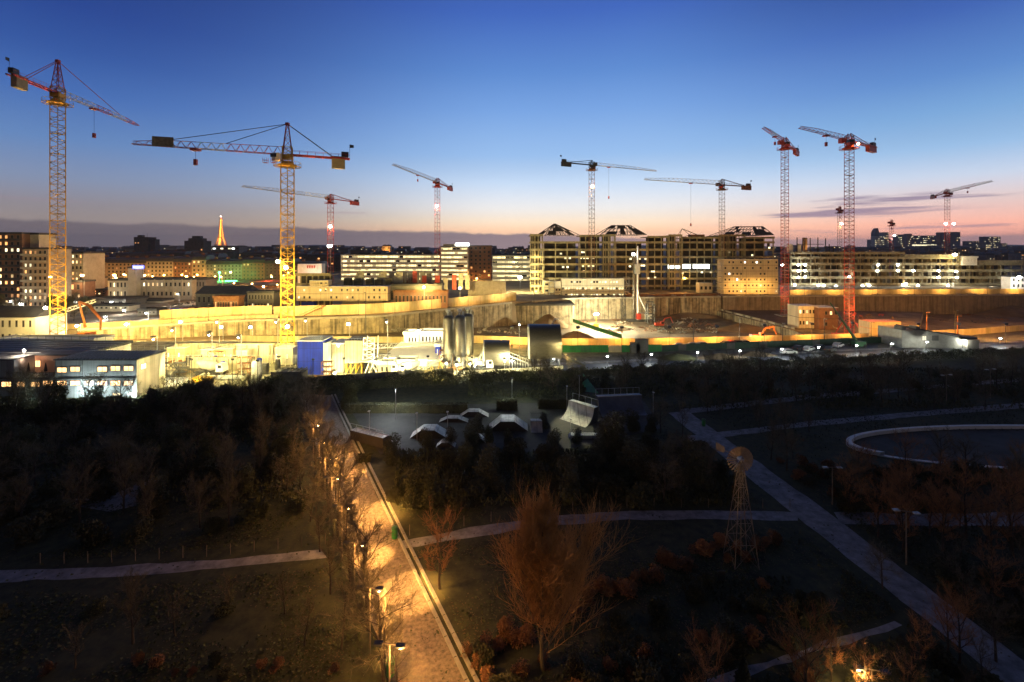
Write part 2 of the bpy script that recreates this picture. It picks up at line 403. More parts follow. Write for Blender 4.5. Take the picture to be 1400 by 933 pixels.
# the lit alley, its stone kerb, and the park paths
AL = [V((-8.4+.57*22, 10, 0)), V((-8.4, 31.5, 0)), V((-37.7, 82.9, 0)), V((-44, 94, 0))]
AR = [V((-3.3+.55*22, 10, 0)), V((-3.3, 31.5, 0)), V((-31.3, 82.4, 0)), V((-37, 93, 0))]
ribbon('alley', AL, AR, M['alley'], .03, step=3)
kb = MB()
for p, q in zip(AR[:-1], AR[1:]):
    d = (q-p).normalized(); s = V((d.y, -d.x, 0))
    n = int((q-p).length/2)
    for k in range(n):
        a, b_ = p.lerp(q, k/n), p.lerp(q, (k+.97)/n)
        for o0, o1, hh in ((.0, .28, .14), (.62, .9, .14)):
            for za, zb in ((0, hh),):
                c0, c1, c2, c3 = a+s*o0, b_+s*o0, b_+s*o1, a+s*o1
                kb.face([(c.x, c.y, hh) for c in (c0, c3, c2, c1)]); kb.face([(c0.x,c0.y,0),(c1.x,c1.y,0),(c1.x,c1.y,hh),(c0.x,c0.y,hh)]); kb.face([(c3.x,c3.y,0),(c2.x,c2.y,0),(c2.x,c2.y,hh),(c3.x,c3.y,hh)])
tag(kb.build('kerb', M['kerb']), kind='structure')
ribbon('path', G((-60,781),(0,780),(150,775),(300,765),(440,751)), G((-60,798),(0,796),(150,789),(300,778),(446,763)), M['path'], .015)
ribbon('path', G((541,741),(640,722),(740,707),(860,699),(980,698),(1090,701)), G((548,751),(640,736),(740,720),(860,711),(980,710),(1090,713)), M['path'], .015)
ribbon('path', G((914,565),(1085,703),(1205,800),(1370,933),(1500,1040)), G((940,562),(1135,703),(1262,800),(1440,933),(1580,1035)), M['path'], .022)
ribbon('path', G((960,930),(1100,887),(1222,848)), G((985,938),(1105,897),(1236,857)), M['path'], .015)
ribbon('path', G((1140,700),(1260,703),(1420,700),(1600,690)), G((1150,716),(1260,719),(1420,720),(1600,712)), M['path'], .012)
ribbon('path', G((940,596),(1100,577),(1250,563),(1420,549),(1600,535)), G((940,604),(1100,584),(1250,570),(1420,557),(1600,543)), M['path'], .015)
ribbon('path', G((930,560),(1100,540),(1250,529),(1420,514),(1600,500)), G((930,567),(1100,547),(1250,534),(1420,520),(1600,505)), M['path'], .015)
ribbon('path', G((60,686),(150,678),(205,655)), G((150,700),(190,690),(215,657)), M['path'], .01)
# boulevard with its pavement behind the hedge
ribbon('road', G((640,506),(760,500),(900,493),(1050,486),(1200,479),(1420,468),(1700,455)), G((640,514),(760,508),(900,501),(1050,494),(1200,487),(1420,475),(1700,461)), M['road'], .02)
ribbon('pavement', G((640,503),(760,497),(900,490.5),(1050,484),(1200,477),(1420,466)), G((640,505.8),(760,499.8),(900,492.8),(1050,485.8),(1200,478.8),(1420,467.8)), M['path'], .12)

# wooded ridge on the horizon
hm = MB(); rh = random.Random(5); prev = None
for i in range(161):
    x = -11300 + i*141; 
    hh = 55 + 28*math.sin(i*.13+1) + 14*math.sin(i*.37) + rh.uniform(-5, 5)
    if x > 1500: hh += 18
    cur = [(x, 7200, 0), (x, 7600, hh*.8), (x, 8200, hh), (x, 9600, hh*.6), (x, 10500, -.5)]
    if prev:
        for k in range(4): hm.face([prev[k], cur[k], cur[k+1], prev[k+1]])
    prev = cur
tag(hm.build('hills', M['hill'], smooth=True), kind='structure')
# ---------------------------------------------------------------- tower cranes
def lattice_mast(b, c, z0, z1, w, r, bay, rz=0.):
    k = [(math.cos(rz+PI/4+i*PI/2)*w*.7071, math.sin(rz+PI/4+i*PI/2)*w*.7071) for i in range(4)]
    for x, y in k: b.bar((c[0]+x, c[1]+y, z0), (c[0]+x, c[1]+y, z1), r)
    n = max(1, int(round((z1-z0)/bay))); bh = (z1-z0)/n
    for i in range(n):
        za, zb = z0+i*bh, z0+(i+1)*bh
        for s in range(4):
            p, q = k[s], k[(s+1) % 4]
            if i % 2: p, q = q, p
            b.bar((c[0]+p[0], c[1]+p[1], za), (c[0]+q[0], c[1]+q[1], zb), r*.62)
            b.bar((c[0]+p[0], c[1]+p[1], zb), (c[0]+q[0], c[1]+q[1], zb), r*.55)
def boom(b, p, d, s, l0, l1, w, h0, h1, r, bay):
    """triangular lattice boom from p along d between l0 and l1: two bottom chords, one top chord, zigzag lacing"""
    n = max(1, int(round((l1-l0)/bay))); up = V((0,0,1))
    for i in range(n):
        a, c = l0+(l1-l0)*i/n, l0+(l1-l0)*(i+1)/n; m = (a+c)/2
        ha, hc = h0+(h1-h0)*i/n, h0+(h1-h0)*(i+1)/n
        A, B = [p+d*a+s*(w/2*g) for g in (1, -1)], [p+d*c+s*(w/2*g) for g in (1, -1)]
        T0, T1 = p+d*a+up*ha, p+d*c+up*hc; Tm = T0.lerp(T1, .5)
        b.bar(T0, T1, r*.9); b.bar(A[0], A[1], r*.5); b.bar(A[0], B[1], r*.45)
        for g in (0, 1):
            b.bar(A[g], B[g], r); b.bar(A[g], Tm, r*.55); b.bar(Tm, B[g], r*.55)
    b.bar(p+d*l1+s*(w/2), p+d*l1-s*(w/2), r)
def crane(label, px, Y, zbase, py, tip, ctr, w, mastm, jibm, ctrm, apex=0., group='tower cranes over the building site', lamp=None, boomh=1.6, base=None, hookdrop=3.5, mast2=None, bay=None, trolley_at=.5):
    x = X(px, Y); z = Z(py, Y)
    root = thing('tower_crane', label, 'crane', (x, Y, zbase), group)
    hh = z - H
    def pt(q):
        yy = hh*F/(HOR-q[1]); return V((X(q[0], yy), yy, z))
    m = V((x, Y, z)); t, c = pt(tip), pt(ctr)
    d = (t-c).normalized(); s = V((-d.y, d.x, 0))
    def reach(sg, px_):                     # length at which this arm ends under the wanted view column
        best = min((abs(700+F*(m+d*(sg*k*.25)).x/(m+d*(sg*k*.25)).y-px_), k*.25) for k in range(12, 300) if (m+d*(sg*k*.25)).y > 20); return best[1]
    jl, cl = reach(1, tip[0]), reach(-1, ctr[0])
    if px in (1148, 1219): jl, cl = 30, 13
    r = max(.085, w*.04)
    rz = math.atan2(d.y, d.x)
    # footing, mast (its lowest part may be painted otherwise), slewing platform
    MB().box(x-w, x+w, Y-w, Y+w, zbase-.3, zbase+.5).build('footing', M['conc'], root)
    zt = z - 3.2
    b = MB(); lattice_mast(b, (x, Y), zbase+.5, zt, w, r*(1.15 if apex else .9), (bay or w*1.05)*(.62 if apex else .75), math.atan2(Y, x))
    b.build('mast', mastm, root)
    b = MB(); b.bar((x, Y, zbase+.5), (x, Y, zt), .12, n=4)
    for k in range(int((zt-zbase)/6)): b.box(x-w*.3, x+w*.3, Y-w*.3, Y+w*.3, zbase+6*k+3, zbase+6*k+3.08)
    b.build('ladder', M['greyjib'] if mastm is not M['yellow'] else M['yellow'], root)
    b = MB(); b.lathe((x, Y, zt), [(w*.75, 0), (w*.75, .5), (w*.5, .7), (w*.5, 1.3)], 12)
    for k in range(12):
        a, e = 2*PI*k/12, 2*PI*(k+1)/12; R_ = w*1.05
        p0 = V((x+math.cos(a)*R_, Y+math.sin(a)*R_, zt)); p1 = V((x+math.cos(e)*R_, Y+math.sin(e)*R_, zt))
        b.bar(p0, p0+V((0,0,1.1)), .05); b.bar(p0+V((0,0,1.1)), p1+V((0,0,1.1)), .05); b.bar(p0, p1, .09); b.bar(p0, V((x, Y, zt)), .06)
    b.build('platform', mastm, root)
    b = MB(); lattice_mast(b, (x, Y), zt+1.3, z+boomh, w*.72, r*1.2, 1.6, rz); b.cbox((x, Y, z-.6), w*.7, w*.7, 1.2)
    b.build('turntable_tower', ctrm if not apex else mastm, root)
    # cab hangs beside the turntable
    cc = m + d*(w*.55+.6) + s*(w*.45) + V((0,0,-1.1))
    cb = MB().cbox(cc, 1.9, 1.9, 2.1).build('cab', M['whitejib'] if apex else M['redjib'], root)
    MB().cbox(cc+d*.5+V((0,0,.35)), 1.5, 1.96, .9).build('cab_window', M['glass'], cb)
    # jib in painted lengths
    n = 5 if apex else 3; L0 = w*.4
    for i in range(n):
        b = MB(); a0, a1 = L0+(jl-L0)*i/n, L0+(jl-L0)*(i+1)/n
        h0 = boomh*(1-.35*i/n); h1 = boomh*(1-.35*(i+1)/n)
        if i == n-1: h1 = .35*boomh
        boom(b, m, d, s, a0, a1, 1.35, h0, h1, r*.8, 3.1 if not apex else 2.6)
        b.build('jib_section', jibm[i % len(jibm)], root)
    # counter jib: twin girders, deck, handrail, winch, ballast
    b = MB(); dd = -d
    for g in (.75, -.75):
        b.bar(m+s*g, m+dd*cl+s*g, .26); b.bar(m+s*g+V((0,0,1.2)), m+dd*cl+s*g+V((0,0,1.2)), .045)
        for k in range(int(cl/2)): q = m+dd*(2*k+1)+s*g; b.bar(q, q+V((0,0,1.2)), .04)
    for k in range(int(cl/1.2)): b.bar(m+dd*(1.2*k)+s*.75, m+dd*(1.2*k)-s*.75, .1)
    b.build('counter_jib', ctrm, root)
    def slab(e0, e1, wd, za, zb):
        k = MB(); p0, p1 = m+dd*e0, m+dd*e1
        q = [p0+s*wd, p1+s*wd, p1-s*wd, p0-s*wd]
        lo, hi = [(v.x, v.y, za) for v in q], [(v.x, v.y, zb) for v in q]
        k.face(lo[::-1]).face(hi)
        for i in range(4): k.face([lo[i], lo[(i+1) % 4], hi[(i+1) % 4], hi[i]])
        return k
    slab(cl*.70, cl*.92 if apex else cl, .7, z-2.9 if apex else z-2.2, z+.5).build('counterweight', M['ballast'] if apex else ctrm, root)
    slab(cl*.86, cl*.98, .62, z+.5, z+1.9).build('winch_house', M['dark'], root)
    b = MB(); e = m+dd*cl; b.bar(e, e+V((0,0,4.2)), .05); b.face([e+V((0,0,4.2)), e+V((0,0,3.2)), e+dd*1.1+V((0,0,3.3)), e+dd*1.1+V((0,0,4.1))]); b.build('wind_flag', M['dark'], root)
    # apex and tie bars, or the low head of a flat-top
    if apex:
        b = MB(); tp = m+V((0,0,apex)); W_ = w*.36
        for g, h_ in ((1,1), (1,-1), (-1,1), (-1,-1)): b.bar(m+d*(g*W_)+s*(h_*W_), tp+d*(g*.25)+s*(h_*.25), r*1.05)
        k = int(apex/1.8)
        for i in range(k):
            u, u2 = i/k, (i+1)/k
            f = lambda g, h_, u: (m+d*(g*W_)+s*(h_*W_)).lerp(tp+d*(g*.25)+s*(h_*.25), u)
            for (g, h_), (g2, h2) in (((1,1),(1,-1)), ((1,-1),(-1,-1)), ((-1,-1),(-1,1)), ((-1,1),(1,1))):
                b.bar(f(g, h_, u2), f(g2, h2, u2), r*.55); b.bar(f(g, h_, u), f(g2, h2, u2), r*.55)
        b.cbox(tp, .9, .9, .7); b.build('apex', M['redjib'], root)
        for fr, h_ in ((.42, boomh*.9), (.80, boomh*.72)) if tie2 else ((.74, boomh*.75),):
            MB().bar(tp, m+d*(jl*fr)+V((0,0,h_)), .10).build('tie_bar', M['dark'] if tie2 else M['redjib'], root)
        MB().bar(tp+s*.3, m+dd*(cl*.72)+s*.7+V((0,0,.3)), .09).bar(tp-s*.3, m+dd*(cl*.72)-s*.7+V((0,0,.3)), .09).build('tie_bar', M['dark'] if tie2 else M['redjib'], root)
    else:
        b = MB(); tp = m+V((0,0,boomh+1.0))
        for g in (.5, -.5):
            b.bar(m+d*(w*.5)+s*g, tp+s*g, r*1.2); b.bar(m-d*(w*.5)+s*g, tp+s*g, r*1.2)
            b.bar(tp+s*g, m+dd*(cl*.78)+s*g+V((0,0,.3)), .13)
        b.build('head_frame', ctrm, root)
        MB().cbox(m+d*1.5-s*1.6+V((0,0,.3)), 2.2, 2.0, 1.9).build('drive_cabinet', ctrm, root)
    # trolley and hook
    b = MB(); q = m+d*(jl*trolley_at); b.cbox(q+V((0,0,-.35)), 1.8, 1.8, .45); b.build('trolley', M['redjib'], root)
    hk = MB().bar(q+V((0,0,-.4)), q+V((0,0,-hookdrop)), .045); hk.build('hoist_rope', M['dark'], root)
    MB().cbox(q+V((0,0,-hookdrop)), .7, .7, 1.5).build('hook_block', M['redjib'], root)
    for (lp, ly, lm, pw, lc) in (lamp or []):
        k_ = 2.3 if Y > 250 else 1.2; zz = Z(ly, Y); q = V((X(lp, Y), Y-w*.75, zz))
        k = MB().cbox(q+V((0,.35,0)), 1.0, .5, .8).build('floodlight', M['dark'], root)
        MB().lathe(q+V((0,0,-.32)), [(.2*k_,0),(.36*k_,.15*k_),(.36*k_,.5*k_),(.2*k_,.65*k_)], 10).build('lens', M[lm], k)
        if pw: light('SPOT', q+V((0,-1.0,0)), pw, lc, q+V((0,11,-10)), 166, .3, .3)
    return root
tie2 = False
YG = (1., .68, .19); SOD = (1., .43, .08); WHT = (1., .96, .82)
crane('yellow and red tower crane at the far left, jib dipping away to the right', 79, 135, 1., 128, (188,168), (13,96), 3.3, M['yellow'], [M['whitejib'], M['whitejib'], M['redjib'], M['whitejib'], M['redjib']], M['red'], apex=9.6, lamp=[(74,420,'lamp',26000,YG)], boomh=1.7, trolley_at=.4, hookdrop=9)
tie2 = True
crane('yellow tower crane with red and white jib and board, rising beside the blue tower', 393, 124, 0., 212, (181,195), (478,216), 3.25, M['yellow'], [M['redjib'], M['redjib'], M['whitejib'], M['redjib'], M['redjib']], M['red'], apex=8.4, lamp=[(386,358,'lamp',22000,YG), (397,366,'lamp',22000,YG), (399,445,'lamp',9000,YG)], boomh=2.1, trolley_at=.62)
tie2 = False
REDS = [M['redjib'], M['greyjib'], M['greyjib']]
c3 = crane('red flat-top crane behind the big yellow crane, jib reaching left', 452, 300, 3, 272, (331,258), (490,279), 3.7, M['red'], [M['whitejib'], M['greyjib'], M['greyjib']], M['redjib'], lamp=[(454,311,'lamp',6000,YG)], boomh=2.2)
c4 = crane('red flat-top crane before the white office block with a bright lamp halfway up', 598, 320, 3, 250, (537,223), (618,256), 3.5, M['red'], [M['greyjib']], M['redjib'], lamp=[(598,283,'lampwhite',9000,WHT)], boomh=2.4)
c5 = crane('flat-top crane in front of the concrete frame, thin jib pointing right', 809, 275, 3, 226, (897,232), (768,219.5), 3.3, M['rust'], [M['whitejib'], M['greyjib']], M['dark'], lamp=[(809,257,'lampwarm',5000,WARM)], boomh=1.9, hookdrop=19, trolley_at=.25)
c6 = crane('flat-top crane at the right end of the concrete frame, long pale jib pointing left', 987, 280, 3, 253, (881,247), (1026,256.5), 3.2, M['rust'], [M['whitejib']], M['rust'], boomh=2.6, hookdrop=25, trolley_at=.42)
c7 = crane('tall dark red crane in the pit left of its twin, jib climbing steeply', 1073, 233, -4.5, 196, (1044,171), (1091,205), 3.4, M['redjib'], [M['redjib'], M['greyjib'], M['redjib']], M['redjib'], lamp=None, boomh=2.2, bay=2.3)
c8 = crane('tall red crane on a flared red base, in front of the far small cranes', 1161, 178, -4.5, 193, (1094,176), (1196,203), 3.1, M['redjib'], [M['redjib']], M['redjib'], lamp=[(1167,199,'lampwarm',900,SOD)], boomh=1.9, bay=2.2)
c9 = crane('small red crane seen end on, blazing lamp below its head, beside the tall red crane', 1148, 420, 3, 287, (1150.5,276), (1147,292), 3.4, M['rust'], [M['redjib']], M['redjib'], lamp=[(1148,307,'lamp',9000,WARM)], boomh=2.6, hookdrop=8)
c10 = crane('smallest red crane, seen end on before the far pale towers', 1219, 450, 3, 305, (1220,297), (1218,309), 3.2, M['red'], [M['redjib']], M['redjib'], lamp=[(1220,323,'lampwhite',7000,WHT)], boomh=2.6, hookdrop=6)
c11 = crane('red crane at the far right, jib pointing right, two lamps on its mast', 1295, 400, 3, 264, (1357,249), (1273,270), 3.6, M['red'], [M['greyjib'], M['redjib'], M['whitejib']], M['redjib'], lamp=[(1289,307,'lampwhite',7000,WHT), (1300,307,'lampwhite',7000,WHT)], boomh=2.6)
# advert board and hanging baskets of the big yellow crane, red portal base of the right one
r2 = bpy.data.objects['tower_crane.001']
zz = 212; Yb = 124 - 10.5
q0, q1 = at(208, 199.5, 111.2), at(237, 201, 112.8)
b = MB(); dn = V((.2, -.95, 0))
b.face([q0, q1, q1+V((0,0,2.3)), q0+V((0,0,2.3))]).face([q0+dn*.12+V((0,0,0)), q0+dn*.12+V((0,0,2.3)), q1+dn*.12+V((0,0,2.3)), q1+dn*.12])
b.bar(q0, q0+V((0,0,2.3)), .08).bar(q1, q1+V((0,0,2.3)), .08).bar(q0, q1, .08).bar(q0+V((0,0,2.3)), q1+V((0,0,2.3)), .08)
b.build('board', M['mesh'], r2)
for px in (363, 374):
    q = at(px, 216, 121); b = MB()
    for u in (-.55, .55):
        for v in (-.4, .4): b.bar(q+V((u, v, 0)), q+V((u, v, -1.3)), .05)
    for zq in (-1.3, -.65): b.bar(q+V((-.55,-.4,zq)), q+V((.55,-.4,zq)), .05).bar(q+V((.55,-.4,zq)), q+V((.55,.4,zq)), .05).bar(q+V((-.55,.4,zq)), q+V((.55,.4,zq)), .05).bar(q+V((-.55,-.4,zq)), q+V((-.55,.4,zq)), .05)
    b.cbox(q+V((0,0,-1.3)), 1.1, .8, .06); b.build('basket', M['redjib'], r2)
r8 = bpy.data.objects['tower_crane.007']; cx = X(1161, 178)
b = MB()
for sx_ in (-1, 1):
    for sy_ in (-1, 1):
        b.bar((cx+sx_*1.3, 178+sy_*1.3, 1.5), (cx+sx_*3.4, 178+sy_*3.4, -4.4), .22); b.cbox((cx+sx_*3.4, 178+sy_*3.4, -4.1), 1.6, 1.6, .8)
    b.bar((cx+sx_*3.4, 174.6, -3.7), (cx+sx_*3.4, 181.4, -3.7), .2); b.bar((cx-3.4, 178+sx_*3.4, -3.7), (cx+3.4, 178+sx_*3.4, -3.7), .2)
b.build('base_frame', M['red'], r8)
# ---------------------------------------------------------------- buildings
RB = random.Random(21)
def shell(root, x0, x1, y0, y1, z0, z1, wm, rm, roof='flat', trim=None, part='wall'):
    MB().box(x0, x1, y0, y1, z0, z1).build(part, wm, root)
    if roof == 'flat':
        b = MB(); o = .25
        b.box(x0-o, x1+o, y0-o, y1+o, z1+.003, z1+.35)
        b.box(x0-o, x1+o, y0-o, y0+.1, z1+.35, z1+.9).box(x0-o, x1+o, y1-.1, y1+o, z1+.35, z1+.9).box(x0-o, x0+.1, y0+.1, y1-.1, z1+.35, z1+.9).box(x1-.1, x1+o, y0+.1, y1-.1, z1+.35, z1+.9)
        return b.build('roof', rm, root)
    if roof == 'mansard':
        h = 4.6; i = 2.2; b = MB(); o = .35
        lo = [(x0-o,y0-o,z1),(x1+o,y0-o,z1),(x1+o,y1+o,z1),(x0-o,y1+o,z1)]
        mi = [(x0+.2,y0+1.3,z1+3),(x1-.2,y0+1.3,z1+3),(x1-.2,y1-1.3,z1+3),(x0+.2,y1-1.3,z1+3)]
        to = [(x0+.5,y0+5,z1+h),(x1-.5,y0+5,z1+h),(x1-.5,y1-4,z1+h),(x0+.5,y1-4,z1+h)]
        for a, c in ((lo, mi), (mi, to)):
            for k in range(4): b.face([a[k], a[(k+1) % 4], c[(k+1) % 4], c[k]])
        b.face(to).face(lo[::-1]); r = b.build('roof', rm, root)
        for k in range(max(1, int((x1-x0)/9))):
            cx = x0 + (k+.5)*9*(x1-x0)/max(9, 9*int((x1-x0)/9)); c = MB().box(cx-1.4, cx+1.4, y0+6, y0+6.9, z1+3, z1+h+1.6)
            for j in range(4): c.lathe((cx-1+.66*j, y0+6.45, z1+h+1.6), [(.17, 0), (.14, .6)], 6)
            c.build('chimney', M['brick'], r)
        return r
    if roof == 'gable':
        b = MB(); ym = (y0+y1)/2; b.prism([(y0-.4, z1), (ym, z1+(y1-y0)*.28), (y1+.4, z1)], 'x', x0-.3, x1+.3)
        return b.build('roof', rm, root)
def grid_windows(root, x0, x1, y0, z0, z1, rows, cols, ww, wh, lit, litm, first=0., dark='glass', cap=98, skip=0.):
    dx, dz = (x1-x0)/cols, (z1-z0)/rows; q = [(r, c) for r in range(rows) for c in range(cols)]
    RB.shuffle(q); k = 0; nl = int(round(lit*len(q)))
    for i, (r, c) in enumerate(q):
        if k >= cap: break
        if i >= nl and (dark is None or RB.random() < skip): continue
        m = M[RB.choice(litm)] if i < nl else M[dark]
        window(root, x0+(c+.5)*dx, y0-.01, z0+(r+.52)*dz, dx*ww, dz*wh, m); k += 1
def bld(label, px0, px1, pyt, Y, depth=14, rows=5, cols=6, wm='stone', rm='zinc', lit=.15, litm=('lit',), roof='flat', group=None, cat='building', name='building', z0=0., ww=.45, wh=.55, dark='glass', cap=98, skip=0., base=None):
    x0, x1, z1 = X(px0, Y), X(px1, Y), Z(pyt, Y)
    root = thing(name, label, cat, ((x0+x1)/2, Y+depth/2, z0), group)
    if roof == 'mansard': z1 -= 4.6
    shell(root, x0, x1, Y, Y+depth, z0-.5, z1, M[wm], M[rm], roof)
    grid_windows(root, x0+.4, x1-.4, Y, z0+.5, z1, rows, cols, ww, wh, lit, litm, dark=dark, cap=cap, skip=skip)
    return root, x0, x1, z1
def balconies(root, x0, x1, y0, z0, z1, rows, m='pale'):
    for r in range(1, rows):
        z = z0 + (z1-z0)*r/rows
        MB().box(x0, x1, y0-1.2, y0-.003, z-.1, z+.08).box(x0, x1, y0-1.25, y0-1.15, z+.08, z+.95).build('balcony', M[m], root)
WL = ('lit', 'litwarm', 'litwarm', 'litpale')
# --- left: apartment blocks, then the old street front with shops
r, x0, x1, z1 = bld('tall dark apartment block with balconies cut by the left edge of the photo', -45, 30, 320, 235, 16, 11, 9, 'brick', 'roofdark', .34, WL); balconies(r, x0, x1, 235, .5, z1, 11, 'darkwall')
bld('blank pale stair tower rising above the apartment block at the far left', 30.5, 53, 321, 239, 9, 9, 2, 'pale', 'roofdark', .0, WL, dark=None)
r, x0, x1, z1 = bld('pale balconied apartment block just left of the yellow crane mast', 31, 66, 341, 228, 12, 9, 5, 'stone', 'roofdark', .36, WL); balconies(r, x0, x1, 228, .5, z1, 9, 'pale')
bld('brown apartment block directly behind the far left crane mast', 58, 91, 346, 262, 14, 8, 5, 'brick', 'roofdark', .34, WL)
r, x0, x1, z1 = bld('cream apartment block with lit upper windows right of the far left crane mast', 91, 114, 347, 265, 14, 8, 4, 'pale', 'roofdark', .5, ('lit', 'litpale', 'litwarm')); balconies(r, x0, x1, 265, .5, z1, 8)
bld('low orange lit shop row at the foot of the apartment blocks', 32, 112, 386, 250, 8, 2, 10, 'brick', 'roofdark', .5, ('litwarm', 'lit', 'litwarm'))
bld('low lit shopfront with white windows right of the crane mast', 112, 132, 381, 300, 8, 2, 5, 'stone', 'roofdark', .7, ('litpale', 'lit', 'litwhite'))
old = [(113,146,360,'stone',.12,'wide stone house front left of the blazing orange street lamp'), (146,200,361,'stone',.12,'long stone house front behind the blazing orange street lamp'),
 (200,237,359,'pale',.08,'pale old house front under the blue roof sign'), (237,262,360,'brick',.1,'orange lit brick house front right of the blue roof sign'),
 (262,281,357,'stone',.1,'narrow tall house front in front of the golden tower, left neighbour of the green light'), (281,331,363,'greywall',.06,'grey house front washed by green light'),
 (331,362,361,'brick',.06,'dark red house front above the red neon strip, left half'), (362,401,362,'darkwall',.05,'dark house front above the red neon strip, right half, touching the big yellow crane'),
 (401,440,366,'darkwall',.08,'dark house front between the big yellow crane and the red crane behind it')]
for a, b_, t, wm, lt, lb in old:
    bld(lb, a, b_, t-8, 420, 16, 5, max(3, int((b_-a)/5)), wm, 'zinc', lt, ('lit', 'litwarm'), 'mansard')
# the second, darker street behind, roofs only
for i, (a, b_, t) in enumerate([(60,100,343), (118,160,348), (158,196,345), (196,252,344), (252,298,347), (330,372,344), (372,420,346), (420,470,347)]):
    bld(['dark roof block behind the far left crane', 'dark mansard block behind the stone house fronts', 'dark mansard block left of the slim twin towers', 'long brown block with an orange lit top storey', 'dark block below the stepped tower', 'dark block right of the golden tower', 'dark block behind the big yellow crane mast', 'dark block left of the lit offices'][i], a, b_, t, 560, 20, 6, 8, 'darkwall', 'zinc', .08, WL, 'mansard', skip=.5)
r, x0, x1, z1 = bld('dark square tower with antennas on the left skyline', 183, 203, 325, 900, 20, 12, 5, 'darkwall', 'roofdark', .05, WL, skip=.6)
MB().box(x0+3, x0+12, 905, 912, z1+.4, z1+5).build('plant_room', M['darkwall'], r); MB().bar((x0+20, 908, z1), (x0+20, 908, z1+9), .25).build('antenna', M['dark'], r)
bld('thin dark tower touching the square tower on the left skyline', 203.5, 212, 328, 905, 12, 10, 3, 'darkwall', 'roofdark', .03, WL, skip=.6)
r, x0, x1, z1 = bld('dark stepped tower left of the golden tower', 252, 278, 330, 900, 24, 9, 6, 'darkwall', 'roofdark', .03, WL, skip=.5)
MB().box(x0+5, x1-5, 904, 918, z1+.36, z1+6).box(x0+11, x1-10, 906, 914, z1+6, z1+10.5).build('upper_storeys', M['darkwall'], r)
r, x0, x1, z1 = bld('low block with rows of white light under the golden tower', 290, 327, 337, 800, 25, 4, 7, 'greywall', 'roofdark', .45, ('litpale', 'litwhite'), ww=.8, wh=.3)
bld('brown flat block with orange lit eaves left of the golden tower', 207, 262, 343.5, 700, 18, 3, 12, 'brick', 'roofdark', .12, ('litwarm',), skip=.4)
# the golden lattice tower
YE = 3650; ex = X(302, YE)
et = thing('lattice_tower', 'golden illuminated iron lattice tower tapering to a beacon on the skyline', 'tower', (ex, YE, 0))
prof = [(0, 58), (57, 30), (115, 15.5), (180, 8.2), (276, 3.6)]
M['iron'] = mat('lattice_iron', (.45, .30, .14), .6, .15, .02)
def hw(z): return interp(prof, z)
for sx_ in (-1, 1):
    for sy_ in (-1, 1):
        b = MB(); zs = [0, 20, 40, 57, 75, 95, 115, 135, 155, 180, 205, 230, 255, 276]
        for za, zb in zip(zs, zs[1:]):
            for wz in (0, 1):
                pass
            A = [V((ex+sx_*(hw(za)-q), YE+sy_*(hw(za)-q2), za)) for q, q2 in ((0,0),(min(14,hw(za)*.45),0),(0,min(14,hw(za)*.45)))]
            B = [V((ex+sx_*(hw(zb)-q), YE+sy_*(hw(zb)-q2), zb)) for q, q2 in ((0,0),(min(14,hw(zb)*.45),0),(0,min(14,hw(zb)*.45)))]
            for i in range(3): b.bar(A[i], B[i], 1.3); b.bar(A[i], B[(i+1) % 3], .8); b.bar(A[(i+1) % 3], B[i], .8); b.bar(B[i], B[(i+1) % 3], .7)
            if za >= 115:
                m_ = V((ex, YE+sy_*hw(za), za)); b.bar(A[0], V((ex-sx_*hw(zb), YE+sy_*hw(zb), zb)), .8)
        b.build('leg', M['iron'], et)
for z, e in ((57, 4), (115, 3), (276, 3)):
    k = hw(z)+e; MB().box(ex-k, ex+k, YE-k, YE+k, z-2, z+4).build('platform', M['iron'], et)
MB().bar((ex, YE, 279), (ex, YE, 300), 2.6, 1.2, 8).bar((ex, YE, 300), (ex, YE, 324), .9, .4, 6).build('antenna', M['iron'], et)
MB().lathe((ex, YE, 283), [(2, 0), (4.5, 2), (4.5, 6), (2, 8)], 10).build('beacon', M['beacon'], et)
for z, p in ((20, 9e5), (70, 9e5), (100, 6e5), (135, 5e5), (165, 4e5), (195, 3e5), (225, 2e5), (255, 1.5e5)):
    light('POINT', (ex, YE, z), p*.55, (1., .42, .055), size=2)
# --- centre left: white lit offices
def ribbons(label, px0, px1, pyt, Y, depth, z0, storeys, litm='litoffice', wm='pale', sills='white', seg=3.2, empty=.12):
    x0, x1, z1 = X(px0, Y), X(px1, Y), Z(pyt, Y)
    r = thing('office_block', label, 'office', ((x0+x1)/2, Y+depth/2, z0))
    shell(r, x0, x1, Y, Y+depth, z0-.5, z1, M[wm], M['roofdark'])
    h = (z1-z0)/storeys
    for s in range(storeys):
        za = z0+s*h; b = MB(); n = int((x1-x0-1)/seg)
        for k in range(n):
            m_ = 1 if RB.random() < empty else 0
            a = x0+.5+(x1-x0-1)*k/n; c = x0+.5+(x1-x0-1)*(k+.93)/n
            b.face([(a, Y-.02, za+h*.42), (c, Y-.02, za+h*.42), (c, Y-.02, za+h*.83), (a, Y-.02, za+h*.83)], m_)
        b.build('window_band', [M[litm], M['glass']], r)
        MB().box(x0-.1, x1+.1, Y-.35, Y-.003, za+h*.86, za+h*1.06).box(x0-.1, x1+.1, Y-.22, Y-.003, za+h*.2, za+h*.38).build('spandrel', M[sills], r)
        b = MB()
        for k in range(0, n+1, 2): a = x0+.5+(x1-x0-1)*k/n; b.box(a-.16, a+.16, Y-.18, Y-.05, za+h*.38, za+h*.86)
        b.build('mullion', M[sills], r)
    return r, x0, x1, z1
r, x0, x1, z1 = ribbons('long white office block with four rows of lit ribbon windows behind the site', 466, 602, 349, 400, 16, 1, 6)
